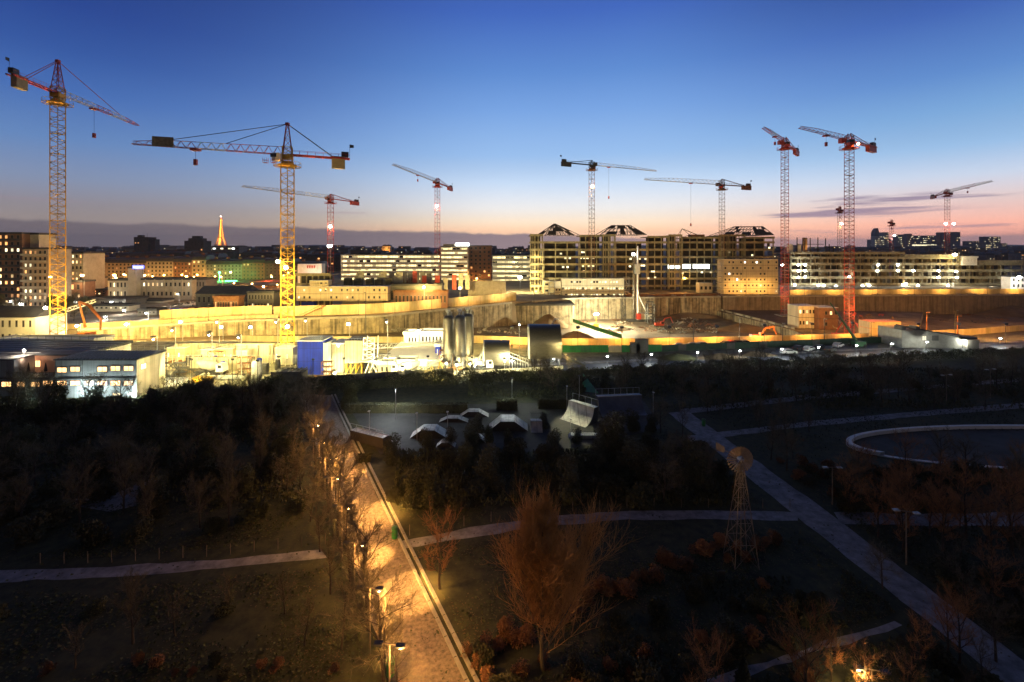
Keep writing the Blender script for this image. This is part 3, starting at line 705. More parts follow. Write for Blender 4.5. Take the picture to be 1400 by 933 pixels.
k = at(450, 336.5, 396); MB().box(k.x-1.6, k.x+1.6, 396, 398, k.z-1, k.z+1).build('roof_lamp', M['lampwhite'], r); MB().bar((k.x, 397, z1-6), (k.x, 397, k.z-1), .15).build('lamp_post', M['dark'], r)
r, x0, x1, z1 = ribbons('taller white office block with a blazing roof light, right end of the lit offices', 602.5, 640, 338, 398, 18, 1, 8)
MB().box(X(622,398), X(640,398), 402, 408, z1+.9, z1+3.6).build('roof_light', M['litwhite'], r); MB().box(X(605,398), X(621,398), 402, 410, z1+.36, z1+2.6).build('plant_room', M['pale'], r)
ribbons('lit office block with five bright ribbons left of the concrete frame', 673, 727, 350, 380, 16, 1, 6)
bld('dark brown block glowing orange at its foot between the two lit offices', 641, 672, 337, 410, 14, 9, 5, 'brick', 'roofdark', .06, ('litwarm',), skip=.3)
bld('small floodlit orange pavilion standing out on the dark horizon', 523, 533.5, 335, 1500, 20, 2, 3, 'stone', 'zinc', .4, ('litwarm', 'lit'), 'mansard', z0=12)
light('POINT', (X(528,1490), 1478, 24), 60000, SOD, size=1)
# --- municipal building in front of the street
r, x0, x1, z1 = bld('two storey pale hall with pilasters and oval windows behind the hoarding', 187, 262, 383, 250, 12, 2, 12, 'pale', 'roofdark', .3, ('litpale', 'lit', 'litoffice'), z0=2, ww=.4, wh=.42)
for k in range(7): xx = x0+(x1-x0)*k/6; MB().box(xx-.3, xx+.3, 249.6, 249.99, 2, z1+.3).build('pilaster', M['pale'], r)
bld('grey blue end wing of the pale hall, right side', 262.3, 281, 383, 254, 10, 2, 4, 'greywall', 'roofdark', .15, ('litpale',), z0=2)
bld('pale annex left of the slim stair tower of the hall', 148, 174.5, 384, 252, 10, 2, 5, 'pale', 'roofdark', .3, ('lit', 'litpale'), z0=2)
bld('slim blank stair tower in front of the pale hall', 175, 186.5, 367, 247, 5, 8, 1, 'pale', 'roofdark', 0, WL, z0=2, dark=None)
bld('low pale ground floor wing in front of the pale hall', 185, 222, 412, 238, 8, 1, 8, 'pale', 'roofdark', .2, ('litpale',), z0=2)
bld('low dark roofed shed with one glaring doorway left of the slim stair tower', 96, 172, 411, 225, 14, 1, 6, 'concdark', 'roofdark', .34, ('litwhite', 'litpale'), z0=2)
s = thing('roof_sign', 'blue neon sign with white lettering strip on a roof by the stair tower', 'sign', at(189, 366, 244)); k = at(189, 366, 244)
MB().box(k.x-3, k.x+3, 243.9, 244.2, k.z-.7, k.z+1.2).build('panel', M['neonblue'], s); MB().box(k.x-2.5, k.x+2.5, 243.8, 243.89, k.z-.15, k.z+.5).build('lettering', M['litwhite'], s)
for u in (-2.2, 2.2): MB().bar((k.x+u, 244.05, k.z-3.6), (k.x+u, 244.05, k.z-.7), .1).build('post', M['dark'], s)
# yellow two storey house at left edge, tall hoarding-wall building
r, x0, x1, z1 = bld('floodlit yellow house with two rows of shuttered windows at the left edge', -40, 48, 434, 140, 10, 2, 9, 'white', 'roofdark', .0, WL, 'gable', z0=0, ww=.3, wh=.5)
# neon strips and street glow
for lb, a, b_, py, m_ in (('red neon strip along a shopfront, left half', 334, 362, 385, 'neonred'), ('red neon strip along a shopfront, right half', 366, 394, 387, 'neonred')):
    p, q = at(a, py, 405), at(b_, py, 405); solo(MB().box(p.x, q.x, 404.8, 405.2, p.z-.5, p.z+.6).box(p.x, q.x, 404.9, 405.1, 0, p.z-.5), 'shop_canopy', M[m_], lb, 'canopy')
light('POINT', at(365, 382, 400), 9000, (1,.08,.04), size=.5)
p = at(300, 374, 400); solo(MB().lathe((p.x, p.y, p.z), [(.4,0),(.9,.3),(.9,1.2),(.4,1.5)], 10).bar((p.x,p.y,0),(p.x,p.y,p.z), .15), 'signal_lamp', M['neongreen'], 'glaring green lamp on a post before the green washed house front', 'lamp')
p = at(316, 385, 398); solo(MB().box(p.x-5, p.x+5, p.y-.2, p.y+.2, p.z-.8, p.z+.8).box(p.x-.2, p.x+.2, p.y-.1, p.y+.1, 0, p.z-.8), 'shop_sign', M['neongreen'], 'wide bright green shop sign below the green lamp', 'sign')
light('POINT', at(305, 378, 397), 22000, (.1,1,.25), size=.5)
def streetlamp(label, px, py, Y, m_='sodium', power=6000, col=SOD, z0=0., cat='street lamp', group=None, r=.45, name='street_lamp'):
    p = at(px, py, Y); t = thing(name, label, cat, (p.x, Y, z0), group)
    MB().bar((p.x, Y, z0), (p.x, Y, p.z+.5), .11, .07, 6).bar((p.x, Y, p.z+.5), (p.x, Y-1.2, p.z+.6), .06).build('pole', M['galv'], t)
    hd = MB().cbox((p.x, Y-1.2, p.z+.62), .7, .9, .22).build('lamp_head', M['dark'], t)
    MB().lathe((p.x, Y-1.2, p.z-.15-r*.3), [(r*.5, 0), (r, r*.5), (r, r*1.1), (r*.6, r*1.5)], 10).build('lens', M[m_], hd)
    if power and name == 'floodlight_mast': light('SPOT', (p.x, Y+.7, p.z), power, col, (p.x, Y+12, p.z-7), 168, .25, .4)
    elif power: light('POINT', (p.x, Y-1.9, p.z-.5), power, col, size=.25)
    return t
streetlamp('blazing orange street lamp before the old stone house fronts', 158, 377, 390, power=30000, r=1.1)
streetlamp('yellow street lamp beside the far left crane mast', 115, 377, 250, power=8000, col=WARM, m_='lampwarm', r=.7)
streetlamp('orange street lamp left of the far left crane mast', 72, 379, 215, power=6500, r=.5)
streetlamp('orange street lamp before the pale house under the blue sign', 199, 377, 395, power=12000, r=.9)
streetlamp('orange street lamp before the brick house front', 250, 376, 402, power=9000, r=.6)
streetlamp('orange street lamp before the narrow tall house front', 271, 376, 402, power=9000, r=.6)
streetlamp('orange street lamp at the foot of the dark brown block between the offices', 652, 381, 395, power=14000, r=.6)
streetlamp('white street lamp among trees at the left edge', 32, 416, 190, 'lampwhite', 1500, WHT, r=.55)
rl = random.Random(17)
for k in range(44):
    px = 2+k*9.2+rl.uniform(-5,5); streetlamp('small orange street light in the streets between the pale hall and the old house fronts', px, rl.uniform(372, 392), rl.uniform(238, 400), power=7000 if k % 2 else 0, r=rl.uniform(.3, .6), m_=rl.choice(['sodium', 'sodium', 'lampwarm']), group='small orange street lights at the left')
# --- far city: rows of dark roofs
far = [(-20,100,'left of the far left crane'), (96,300,'left of the golden tower'), (306,390,'right of the golden tower'), (394,600,'behind the lit white offices'), (640,730,'left of the concrete frame'), (1058,1160,'between the two tall red cranes'), (1160,1420,'on the right skyline')]
for a, b_, wh_ in far:
    for Y, top, n in ((700, 346, .06), (1000, 341.5, .075), (1600, 338.5, .085), (2600, 337, .07)):
        px = a
        while px < b_:
            ww_ = RB.uniform(8, 20); t = top + RB.uniform(-1.8, 2.2)
            bld('dark distant roof ' + wh_ + ', one of many in the far city', px, min(px+ww_, b_+4), t, Y+RB.uniform(-40, 40), 18, 5, 5, RB.choice(['darkwall', 'darkwall', 'greywall', 'brick']), 'zinc', RB.choice([.06, .14, .24, .36]), WL, RB.choice(['flat', 'mansard']), 'far city roofs ' + wh_, dark=None, ww=.4, wh=.3)
            px += ww_*RB.uniform(1., 1.9)
# --- right skyline: the distant business district
D = [(1190,1197,328,3000,'greywall',.2,'slim grey tower at the left end of the far business district'), (1196,1209,323,2900,'pale',.4,'pale lit tower block left of the smallest red crane'), (1207,1215,318,2950,'pale',.35,'taller pale lit tower block touching the smallest red crane'),
 (1226,1240,321,2800,'greywall',.35,'lit tower block right of the smallest red crane'), (1241,1247,320,2700,'brick',.2,'thin reddish tower left of the wide slab'), (1247,1288,322.5,2750,'darkwall',.3,'wide dark office slab speckled with lights on the right skyline'),
 (1286,1293,318,2720,'brick',.12,'reddish tower behind the far right crane mast'), (1298,1313,317.5,2700,'darkwall',.14,'dark blunt tower right of the far right crane mast'), (1323,1344,330,2600,'darkwall',.2,'low dark cluster left of the stepped lit tower'),
 (1346,1368,324,2500,'darkwall',.35,'dark stepped tower with many lit windows near the right edge'), (1369,1377,333,2550,'greywall',.3,'low lit block right of the stepped tower'), (1378,1420,337,2400,'darkwall',.12,'low dark block at the right edge of the skyline')]
for a, b_, t, Y, wm, lt, lb in D:
    bld(lb, a, b_, t, Y, 30, 9, max(4, int((b_-a)/1.6)), wm, 'roofdark', lt, ('lit', 'litpale', 'litpale'), dark=None, ww=.55, wh=.35)
b = MB(); p = at(1247, 335.5, 2600); q = at(1280, 334, 2600); solo(b.box(p.x, q.x, 2600, 2640, 0, p.z-4), 'exhibition_hall', M['darkwall'], 'low dark hall below the bright strip on the right skyline', 'hall')
t = thing('lit_canopy', 'bright pale green strip of light along a hall roof on the right skyline', 'canopy', (p.x, 2598, 0)); MB().box(p.x, q.x, 2597, 2599.5, p.z-3, p.z+3).build('light_strip', M['litpale'], t); MB().box(p.x+5, p.x+8, 2597, 2599, 0, p.z-3).box(q.x-8, q.x-5, 2597, 2599, 0, p.z-3).build('post', M['dark'], t)
p = at(1198, 312, 3300); zb = 0
poly = [(X(1196.5,3300), 0), (X(1231,3300), 0), (X(1231,3300), Z(335,3300)), (X(1216,3300), Z(327,3300)), (X(1206,3300), Z(323,3300)), (X(1202,3300), Z(318,3300)), (X(1200.5,3300), Z(312,3300)), (X(1198,3300), Z(315,3300)), (X(1196.5,3300), Z(319,3300))]
solo(MB().prism(poly, 'y', 3300, 3340), 'curved_tower', M['darkwall'], 'dark swooping curved tower behind the pale lit blocks on the right skyline', 'tower')
r = bpy.data.objects
# ---------------------------------------------------------------- concrete frames under construction
def frame_block(root, px0, px1, Y, depth, z0, levels, nb, core=True, fins=None, post=.28, edge=.6, props=0):
    x0, x1 = X(px0, Y), X(px1, Y)
    for z in levels:
        MB().box(x0-.3, x1+.3, Y-.4, Y+depth, z-.45, z).box(x0-.3, x1+.3, Y-.44, Y-.2, z-.75, z+edge).build('floor_slab', M['frame'], root)
    zt = levels[-1]-.45
    zz = [z0] + list(levels)
    for k in range(nb+1):
        xx = x0+.3+(x1-x0-.6)*k/nb; b = MB()
        b.box(xx-post, xx+post, Y, Y+.6, z0, levels[-1]-.46)
        b.build('column', M['frame'], root)
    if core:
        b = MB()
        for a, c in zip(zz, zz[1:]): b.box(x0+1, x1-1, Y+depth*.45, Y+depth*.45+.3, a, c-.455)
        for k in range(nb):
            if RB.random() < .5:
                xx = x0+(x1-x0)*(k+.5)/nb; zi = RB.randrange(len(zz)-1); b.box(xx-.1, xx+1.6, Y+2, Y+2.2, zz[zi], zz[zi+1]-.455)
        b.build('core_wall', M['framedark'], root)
    if props:
        b = MB()
        for a, c in zip(zz, zz[1:]):
            for k in range(props):
                if RB.random() < .55: xx = RB.uniform(x0+.5, x1-.5); wd = RB.choice((.06, .06, .1, .5)); b.box(xx-wd, xx+wd, Y+RB.uniform(.8, 4), Y+4.2, a, c-.455)
        tag(b.build('prop_row', M['frame'], root), kind='stuff')
    if fins:
        for k in range(fins+1):
            xx = x0+(x1-x0)*k/fins; MB().box(xx-.13, xx+.13, Y-.9, Y-.45, levels[0]-.3, levels[-1]+.6).build('fin', M['frame'], root)
    return x0, x1
def truss_roof(root, px0, px1, pya, Y, depth, ridge0, ridge1, zb, n=9):
    """open pitched steel roof: ridge between two pixels, rafters down both eaves and hips"""
    x0, x1 = X(px0, Y), X(px1, Y); zr = Z(pya, Y+depth/2); a, c = V((X(ridge0, Y+depth/2), Y+depth/2, zr)), V((X(ridge1, Y+depth/2), Y+depth/2, zr))
    b = MB(); b.bar(a, c, .3)
    for k in range(n+1):
        u = k/n; t = a.lerp(c, u)
        for yy in (Y, Y+depth):
            e = V((x0+(x1-x0)*u, yy, zb)); b.bar(e, t, .17)
            m_ = e.lerp(t, .5)
            b.bar(m_, V((m_.x, m_.y, zb)), .09); b.bar(V((m_.x, m_.y, zb)), e.lerp(t, .8), .08)
        b.bar((x0+(x1-x0)*u, Y, zb), (x0+(x1-x0)*u, Y+depth, zb), .12)
    for v in (.0, .33, .66):
        for yy in (Y, Y+depth): b.bar(V((x0, yy, zb)).lerp(a, v), V((x1, yy, zb)).lerp(c, v), .12)
    for e, t in (((x0, Y, zb), a), ((x0, Y+depth, zb), a), ((x1, Y, zb), c), ((x1, Y+depth, zb), c)): b.bar(e, t, .22)
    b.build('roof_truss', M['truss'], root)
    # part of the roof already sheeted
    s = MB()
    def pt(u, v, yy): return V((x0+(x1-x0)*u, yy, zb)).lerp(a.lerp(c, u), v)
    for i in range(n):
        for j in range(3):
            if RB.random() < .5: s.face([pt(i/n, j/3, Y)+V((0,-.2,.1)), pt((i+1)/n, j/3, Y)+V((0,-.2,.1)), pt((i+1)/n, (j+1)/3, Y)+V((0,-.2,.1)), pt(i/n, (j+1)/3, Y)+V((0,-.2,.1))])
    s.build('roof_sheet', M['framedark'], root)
YG_ = 292
def lv(pys, Y): return [Z(p, Y) for p in pys]
g = thing('unfinished_building', 'huge unfinished concrete building with bare floors and open steel roofs behind the pit', 'building', (X(890, YG_), YG_+10, 3))
L8 = [391, 381, 371.5, 361.5, 351.5, 341.5, 331.5]
frame_block(g, 725, 742, YG_-4, 22, 3, lv(L8+[321.5], YG_-4), 3, fins=5)
frame_block(g, 743, 792, YG_, 22, 3, lv(L8, YG_), 3); frame_block(g, 792.5, 824, YG_+7, 14, 3, lv(L8+[322.5], YG_+7), 4)
frame_block(g, 824.5, 841, YG_-2, 20, 3, lv(L8+[322], YG_-2), 2, fins=5); frame_block(g, 841.5, 885, YG_, 22, 3, lv(L8, YG_), 3)
frame_block(g, 885.5, 914, YG_+4, 16, 3, lv(L8+[324], YG_+4), 3); frame_block(g, 914.5, 932, YG_-1, 18, 3, lv(L8+[322], YG_-1), 2, fins=5)
frame_block(g, 932.5, 984, YG_+4, 16, 3, lv(L8+[325], YG_+4), 5); frame_block(g, 984.5, 1018, YG_-2, 20, 3, lv(L8+[322], YG_-2), 3, fins=8); frame_block(g, 1018.5, 1058, YG_, 22, 3, lv(L8+[325], YG_), 3)
truss_roof(g, 735, 792, 306.5, YG_+1, 22, 757, 760, Z(321.5, YG_)); truss_roof(g, 821, 884, 308.5, YG_+1, 22, 836, 862, Z(321, YG_)); truss_roof(g, 989, 1058, 310, YG_+1, 22, 1004, 1043, Z(321.5, YG_), 11)
b = MB(); p = at(932.5, 313, YG_+3)
for q in ((925, 324), (928.5, 324), (960, 324), (946, 324)): e = at(q[0], q[1], YG_+3); b.bar(p, e, .28 if q[0] == 960 else .14)
b.bar(at(946, 318.5, YG_+3), at(936, 324, YG_+3), .12).build('roof_frame', M['truss'], g)
x0, x1 = X(948, YG_), X(968, YG_); MB().box(x0, x1, YG_+5, YG_+9, Z(326, YG_), Z(320.5, YG_)).build('roof_cabin', M['rust'], g)
# lit bays of the frame
for a, b_, py, m_, n in ((912.5, 929.5, 364.5, 'litwhite', 5), (931.5, 944, 364.5, 'litwhite', 4), (946.5, 969.5, 364.5, 'litwhite', 7)):
    for k in range(n): window(g, X(a+(b_-a)*(k+.5)/n, YG_), YG_-.6, Z(py, YG_), (X(b_, YG_)-X(a, YG_))/n*.96, 3.2, M[m_], name='lit_bay')
for px, py in ((772,353),(778,353),(794,353),(799,353),(803,353),(811,353),(769,365),(775,365),(797,364),(805,364),(811,364),(798,371),(809,371),(860,354),(872,354),(880,354),(859,364),(875,363),(878,363),(766,347),(891,371),(893,379),(884,380),(796,345),(798,345),(889,371),(993,345),(1024,349),(1047,339),(968,372),(956,372),(930,373)):
    y_ = YG_+ (8 if 792 < px < 824 else 3); window(g, X(px, y_), y_-.3 if 792<px<824 else y_-4, Z(py, y_), 1.5, 1.2, M['litpale'], name='work_light')
for px, py, p_ in ((733, 395, 1500), (775, 362, 500), (805, 362, 500), (868, 360, 400), (733, 375, 1200), (733, 352, 600), (940, 380, 700), (1000, 345, 300)):
    light('POINT', (X(px, YG_-2), YG_-6 if px == 733 else YG_+3, Z(py, YG_)), p_*2.1, YG, size=.4)
# right hand structure: long low frame with workers' lights
YR = 330
rr = thing('unfinished_building', 'long low unfinished concrete building with bright work lights, right of the tall crane twins', 'building', (X(1240, YR), YR+10, 3))
LR = [389, 380, 370.5, 361.5, 353]
frame_block(rr, 1081, 1164, YR, 26, 3, lv(LR+[346.5], YR), 6, post=.2, edge=1.05, props=34); frame_block(rr, 1164.5, 1236, YR-3, 26, 3, lv(LR+[346.5], YR-3), 6, post=.2, edge=1.05, props=30); frame_block(rr, 1236.5, 1310, YR, 26, 3, lv(LR+[350], YR), 6, post=.2, edge=1.05, props=34); frame_block(rr, 1310.5, 1398, YR+2, 26, 3, lv(LR[:-1]+[358], YR+2), 6, post=.2, edge=1.05, props=30)
for k, (px, t) in enumerate(((1090,325),(1100,325),(1108,325.5),(1118.5,325),(1129,326),(1134,334),(1140,337))): p = at(px, t, YR+2); MB().box(p.x-.22, p.x+.22, YR+2, YR+2.5, Z(346.5, YR), p.z).build('starter_column', M['framedark'], rr)
for a, b_ in ((1080.5, 1089), (1095, 1100)): MB().box(X(a, YR), X(b_, YR), YR+4, YR+4.4, Z(346.5, YR)+.01, Z(334, YR)).build('shutter_panel', M['white'], rr)
MB().box(X(1104, YR), X(1110, YR), YR+5, YR+6, Z(346.5, YR)+.01, Z(325, YR)).build('lift_core', M['brick'], rr)
MB().box(X(1092, YR), X(1130, YR), YR+2.6, YR+2.9, Z(334.5, YR), Z(333.8, YR)).build('edge_beam', M['framedark'], rr)
MB().box(X(1315, YR), X(1337, YR), YR-.5, YR+5, Z(353, YR)+.01, Z(350.5, YR)).build('cabin_roof', M['white'], rr); MB().box(X(1316, YR), X(1336, YR), YR, YR+5, Z(363, YR), Z(353, YR)).build('white_cabin', M['white'], rr)
for i in range(70):
    px = 1084+i*4.45; MB().bar((X(px, YR-1), YR-3.2, Z(346.5 if px < 1236 else 350.5 if px < 1310 else 358, YR)), (X(px, YR-1), YR-3.2, Z(346.5 if px < 1236 else 350.5 if px < 1310 else 358, YR)+RB.uniform(1.2, 4.4)), .06).build('rebar_starter', M['rust'], rr)
for px, py in ((1089,362),(1098,362),(1089,370),(1098,370),(1089,379),(1098,378.5),(1084,389),(1116,390),(1123,390),(1197,362),(1224,362),(1196,370),(1224,370),(1245,370),(1279,370),(1279,379),(1304,379),(1176,391),(1185,390),(1231,389),(1235,388),(1251,390),(1292,390),(1345,394),(1140,391),(1378,378),(1158,378),(1303,371),(1067,362)):
    y_ = YR-1.2; o = MB().lathe((X(px, y_), y_-2.3, Z(py, y_)-.7), [(.3,0),(.72,.3),(.72,.9),(.3,1.2)], 10).build('work_light', M['lampwhite'], rr)
for px, py, p_, c_ in ((1094,366,900,WHT),(1094,376,900,WHT),(1120,388,1500,WHT),(1180,388,1300,WHT),(1197,366,700,WHT),(1224,366,700,WHT),(1233,386,2000,WARM),(1279,374,800,WHT),(1304,377,800,WHT),(1292,388,1200,WHT),(1345,391,1200,WHT),(1195,343,2500,YG),(1225,343,2500,YG),(1150,343,1200,YG),(1110,340,1200,YG)):
    light('POINT', (X(px, YR), YR-5.5 if py > 350 else YR+3, Z(py, YR) + (0 if py > 350 else 1.5)), p_*.5, c_, size=.4)
# white cabin and lamps at the far right, small flood on the right roof
bld('glaring white site cabin at the right edge of the plateau', 1382, 1402, 379, 300, 6, 2, 3, 'white', 'roofdark', 0, WL, z0=3, dark='glass')
streetlamp('glaring floodlight at the right edge above the white cabin', 1391, 380, 294, 'lampwhite', 9000, WHT, z0=3, r=1.)
streetlamp('bright flood on a pole over the right half of the long unfinished building', 1303, 349, 325, 'lamp', 9000, YG, z0=3, r=1.1)
# ---------------------------------------------------------------- site cabins
def cabins(label, px0, px1, pyb, pyt, Y, depth, storeys, cols, wm='cabin', lit=.3, litm=('litpale',), stairs=None, name='cabin_stack', ww=.5, wh=.34, z0=None, roofm='white', dark='glass'):
    x0, x1 = X(px0, Y), X(px1, Y); zb = Z(pyb, Y) if z0 is None else z0; zt = Z(pyt, Y); h = (zt-zb)/storeys
    r = thing(name, label, 'site cabins', ((x0+x1)/2, Y+depth/2, zb))
    for s in range(storeys):
        MB().box(x0, x1, Y, Y+depth, zb+s*h+.08, zb+(s+1)*h-.08).build('storey', M[wm], r)
        MB().box(x0-.08, x1+.08, Y-.08, Y+depth+.08, zb+(s+1)*h-.079, zb+(s+1)*h+.079).build('floor_beam', M['dark'] if s < storeys-1 else M[roofm], r)
    grid_windows(r, x0, x1, Y, zb, zt, storeys, cols, ww, wh, lit, litm, dark=dark, skip=.45)
    if stairs:
        e = x1 if stairs > 0 else x0; sg = 1 if stairs > 0 else -1
        b = MB(); wd = 3.2
        for s in range(storeys+1):
            b.box(min(e+sg*.1, e+sg*wd), max(e+sg*.1, e+sg*wd), Y, Y+2.4, zb+s*h-.06, zb+s*h+.06)
            for yy in (Y, Y+2.4): b.bar((e+sg*.1, yy, zb+s*h+1), (e+sg*wd, yy, zb+s*h+1), .05)
        for s in range(storeys): b.bar((e+sg*(.3 if s % 2 else wd-.3), Y+.8, zb+s*h), (e+sg*(wd-.3 if s % 2 else .3), Y+.8, zb+(s+1)*h), .14)
        for u in (.15, wd):
            for yy in (Y, Y+2.4): b.bar((e+sg*u, yy, zb), (e+sg*u, yy, zt+1), .08)
        b.build('staircase', M['galv'], r)
    b = MB()
    for k in range(int((x1-x0)/3)+1): xx = x0+k*3; b.bar((xx, Y, zt+.08), (xx, Y, zt+1.2), .05)
    b.bar((x0, Y, zt+1.2), (x1, Y, zt+1.2), .05); b.build('roof_railing', M['dark'], r)
    return r
cabins('three storey stack of white site cabins with lit windows above the pit wall', 768, 853, 408, 381.5, 262, 6, 3, 22, 'cabin', .5, ('litpale', 'litoffice'), 1, ww=.7)
cabins('open scaffold stair stack left of the white site cabins', 759, 767, 408, 385, 263, 5, 3, 2, 'cabin', 0, stairs=-1)
cabins('tall beige stack of site cabins glowing orange at its foot', 989, 1064, 402.5, 355, 266, 8, 6, 14, 'cabinb', .08, ('litwhite', 'litpale'), -1, dark='glass', ww=.42)
cabins('two storey row of square site cabins above the orange hoarding behind the big yellow crane', 405, 530, 412, 392, 205, 5, 2, 17, 'cabinb', .18, ('litpale',), ww=.34)
cabins('single green lit cabin on the cabin row beside the big yellow crane', 423, 449, 391.5, 384, 206, 4, 1, 4, 'cabinb', 0)
cabins('orange lit cabin standing in the unfinished ground floor behind the pit', 956, 974, 401, 387.5, 274, 5, 1, 3, 'cabin', 0)
cabins('orange lit cabin at the left foot of the unfinished concrete building', 743, 761, 402, 385, 276, 5, 2, 2, 'cabinb', 0)
cabins('two storey beige cabin pair in the pit left of the tall red crane', 1092, 1119, 440, 419, 196, 8, 2, 6, 'cabin', .25, ('litpale',), z0=-4.5)
cabins('red brown cabin stack in the pit touching the tall red crane', 1119.5, 1146, 442, 421, 193, 8, 2, 4, 'brick', .1, ('lit',), z0=-4.5)
# hoist tower frames etc on the plateau
# big orange lit box of containers in the pit right of the tall crane
for i, (lb, a, b_, pb, pt_, Y) in enumerate((('upper orange lit container with a plant covered top right of the tall red crane', 1189, 1232, 449, 440.5, 157), ('lower orange lit container with dark graffiti right of the tall red crane', 1189, 1232, 460, 449.5, 157))):
    x0, x1 = X(a, Y), X(b_, Y); z0, z1 = Z(pb, Y), Z(pt_, Y)
    r = thing('container', lb, 'container', ((x0+x1)/2, Y+2, z0)); b = MB(); n = 40
    for k in range(n):
        u, v = x0+(x1-x0)*k/n, x0+(x1-x0)*(k+1)/n; d = .05 if k % 2 else 0
        b.box(u, v, Y+d, Y+5, z0, z1)
    b.build('body', M['hoard_a'], r); MB().box(x0-.05, x1+.05, Y-.06, Y+5.05, z1, z1+.12).box(x0-.05, x1+.05, Y-.06, Y+5.05, z0-.12, z0).build('frame', M['orange'], r)
    if i == 1:
        g_ = MB(); rg = random.Random(4); gx, gz = x0+6.3, z0+.9
        for k in range(9): g_.bar((gx+rg.uniform(-1,1), Y-.03, gz+rg.uniform(-.5,.9)), (gx+rg.uniform(-1,1), Y-.03, gz+rg.uniform(-.5,.9)), .09)
        g_.bar((gx-2.6, Y-.03, gz-.4), (gx+2.6, Y-.03, gz-.3), .07); g_.build('graffiti', M['black'], r)
# ---------------------------------------------------------------- retaining walls and hoardings
def wall_strip(name, label, xa, xb, m, top=.5, thick=.9, step=3.0, cat='retaining wall', bot=-2., coping=True):
    n = int((xb-xa)/step); pts = []
    for i in range(n+1):
        x = xa+(xb-xa)*i/n; pts.append((x, ff(x)-.55, interp(P_, x)+bot, interp(T_, x)+top))
    r = thing(name, label, cat, (pts[n//2][0], pts[n//2][1], pts[n//2][2]))
    b = MB(); c = MB()
    for p, q in zip(pts, pts[1:]):
        A = [(p[0], p[1]-thick, p[2]), (q[0], q[1]-thick, q[2]), (q[0], q[1]-thick, q[3]), (p[0], p[1]-thick, p[3])]
        B = [(a[0], a[1]+thick, a[2]) for a in A]
        b.face(A).face(B[::-1]); b.face([A[3], A[2], B[2], B[3]])
        k = [(p[0], p[1]-thick-.12, p[3]-.7), (q[0], q[1]-thick-.12, q[3]-.7), (q[0], q[1]-thick-.12, q[3]+.06), (p[0], p[1]-thick-.12, p[3]+.06)]
        c.face(k).face([k[3], k[2], (q[0], q[1]+.02, q[3]+.06), (p[0], p[1]+.02, p[3]+.06)]); c.face([k[1], k[0], (p[0], p[1]-thick, p[3]-.7), (q[0], q[1]-thick, q[3]-.7)])
    for p, s in ((pts[0], 1), (pts[-1], -1)): b.face([(p[0], p[1]-thick, p[2]), (p[0], p[1], p[2]), (p[0], p[1], p[3]), (p[0], p[1]-thick, p[3])])
    b.build('wall_face', m, r)
    if coping: c.build('coping', M['conc'], r)
    return r
wall_strip('retaining_wall', 'yellow lit concrete pit wall rising behind the plant, left of the concrete block', -148, 0, M['dwall'])
wall_strip('retaining_wall', 'bright concrete pit wall between the concrete block and the pit ramp, behind the piling rig', 10, 116, M['dwall'])
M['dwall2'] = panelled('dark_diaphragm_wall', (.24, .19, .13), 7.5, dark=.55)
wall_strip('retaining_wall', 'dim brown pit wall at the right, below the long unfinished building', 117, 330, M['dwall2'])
# dark roofed concrete block against the wall
a, b_ = gp(705, 447, -8), gp(785, 437, -8); Yb = 226
r = thing('pump_house', 'concrete block with a dark overhanging roof built against the pit wall', 'building', (X(745, Yb), Yb+8, -8))
MB().box(X(705, Yb), X(785, Yb), Yb, 243, -10, Z(418, Yb)).build('wall', M['dwall'], r)
MB().box(X(704, Yb), X(786, Yb), Yb-.6, 243, Z(418, Yb)+.003, Z(416.3, Yb)).box(X(706, Yb), X(784, Yb), Yb-.2, 243, Z(416.3, Yb), Z(415.3, Yb)).build('roof', M['roofdark'], r)
def hoarding(label, pts, h, mats, posts=True, seg=2.5, name='hoarding', cat='site fence', postm='dark', group=None, top=True):
    mid = pts[len(pts)//2]; r = thing(name, label, cat, mid, group); b = MB(); pm = MB(); k = 0
    for p, q in zip(pts, pts[1:]):
        p, q = V(p), V(q); n = max(1, int((q-p).length/seg)); d = (q-p).normalized(); s = V((-d.y, d.x, 0)).normalized()
        for i in range(n):
            a, c = p.lerp(q, i/n), p.lerp(q, (i+.985)/n); o = s*(.03 if k % 2 else 0); hz = h*(1 if k % 5 else .985); mi = RB.choice((0,0,1)); k += 1
            a, c = a+o, c+o; e, f = a+s*.07, c+s*.07; u = V((0,0,hz))
            b.face([a, c, c+u, a+u], mi).face([f, e, e+u, f+u], mi).face([a+u, c+u, f+u, e+u], mi).face([c, f, f+u, c+u], mi).face([e, a, a+u, e+u], mi)
            if posts: pm.bar(a+s*.1+V((0,0,-.3)), a+s*.1+u+V((0,0,.15)), .06); pm.bar(a+s*.12+u*.8, a+s*1.2, .04)
    b.build('panel_row', mats, r)
    if posts: pm.build('post_row', M[postm], r)
    return r
def gl(pp, z=0.): return [gp(x, y, z) for x, y in pp]
HO, GR = [M['hoard_a'], M['hoard_b']], [M['green_a'], M['green_b']]
hoarding('long orange lit hoarding along the near rim of the pit behind the green fence', gl([(640,469),(770,473.5),(840,473.8),(900,473),(970,471.5),(1060,469),(1120,467.5),(1188,466)]), 2.4, HO)
hoarding('orange lit hoarding at the right, behind the concrete weighbridge building', gl([(1236,464),(1275,460.5),(1335,457.5),(1400,452.5),(1480,449)]), 2.1, HO)
hoarding('low orange hoarding strip behind the silos on the left', gl([(330,467),(420,468),(500,468.5),(560,469)]), 1.9, HO)
hoarding('green panel fence in front of the orange hoarding, left of its orange gate', gl([(769,482.2),(832,482)]), 2.1, GR)
hoarding('orange sheet gate in the green panel fence', gl([(832.5,482),(850,482)]), 2.05, HO, posts=False, cat='gate', name='gate')
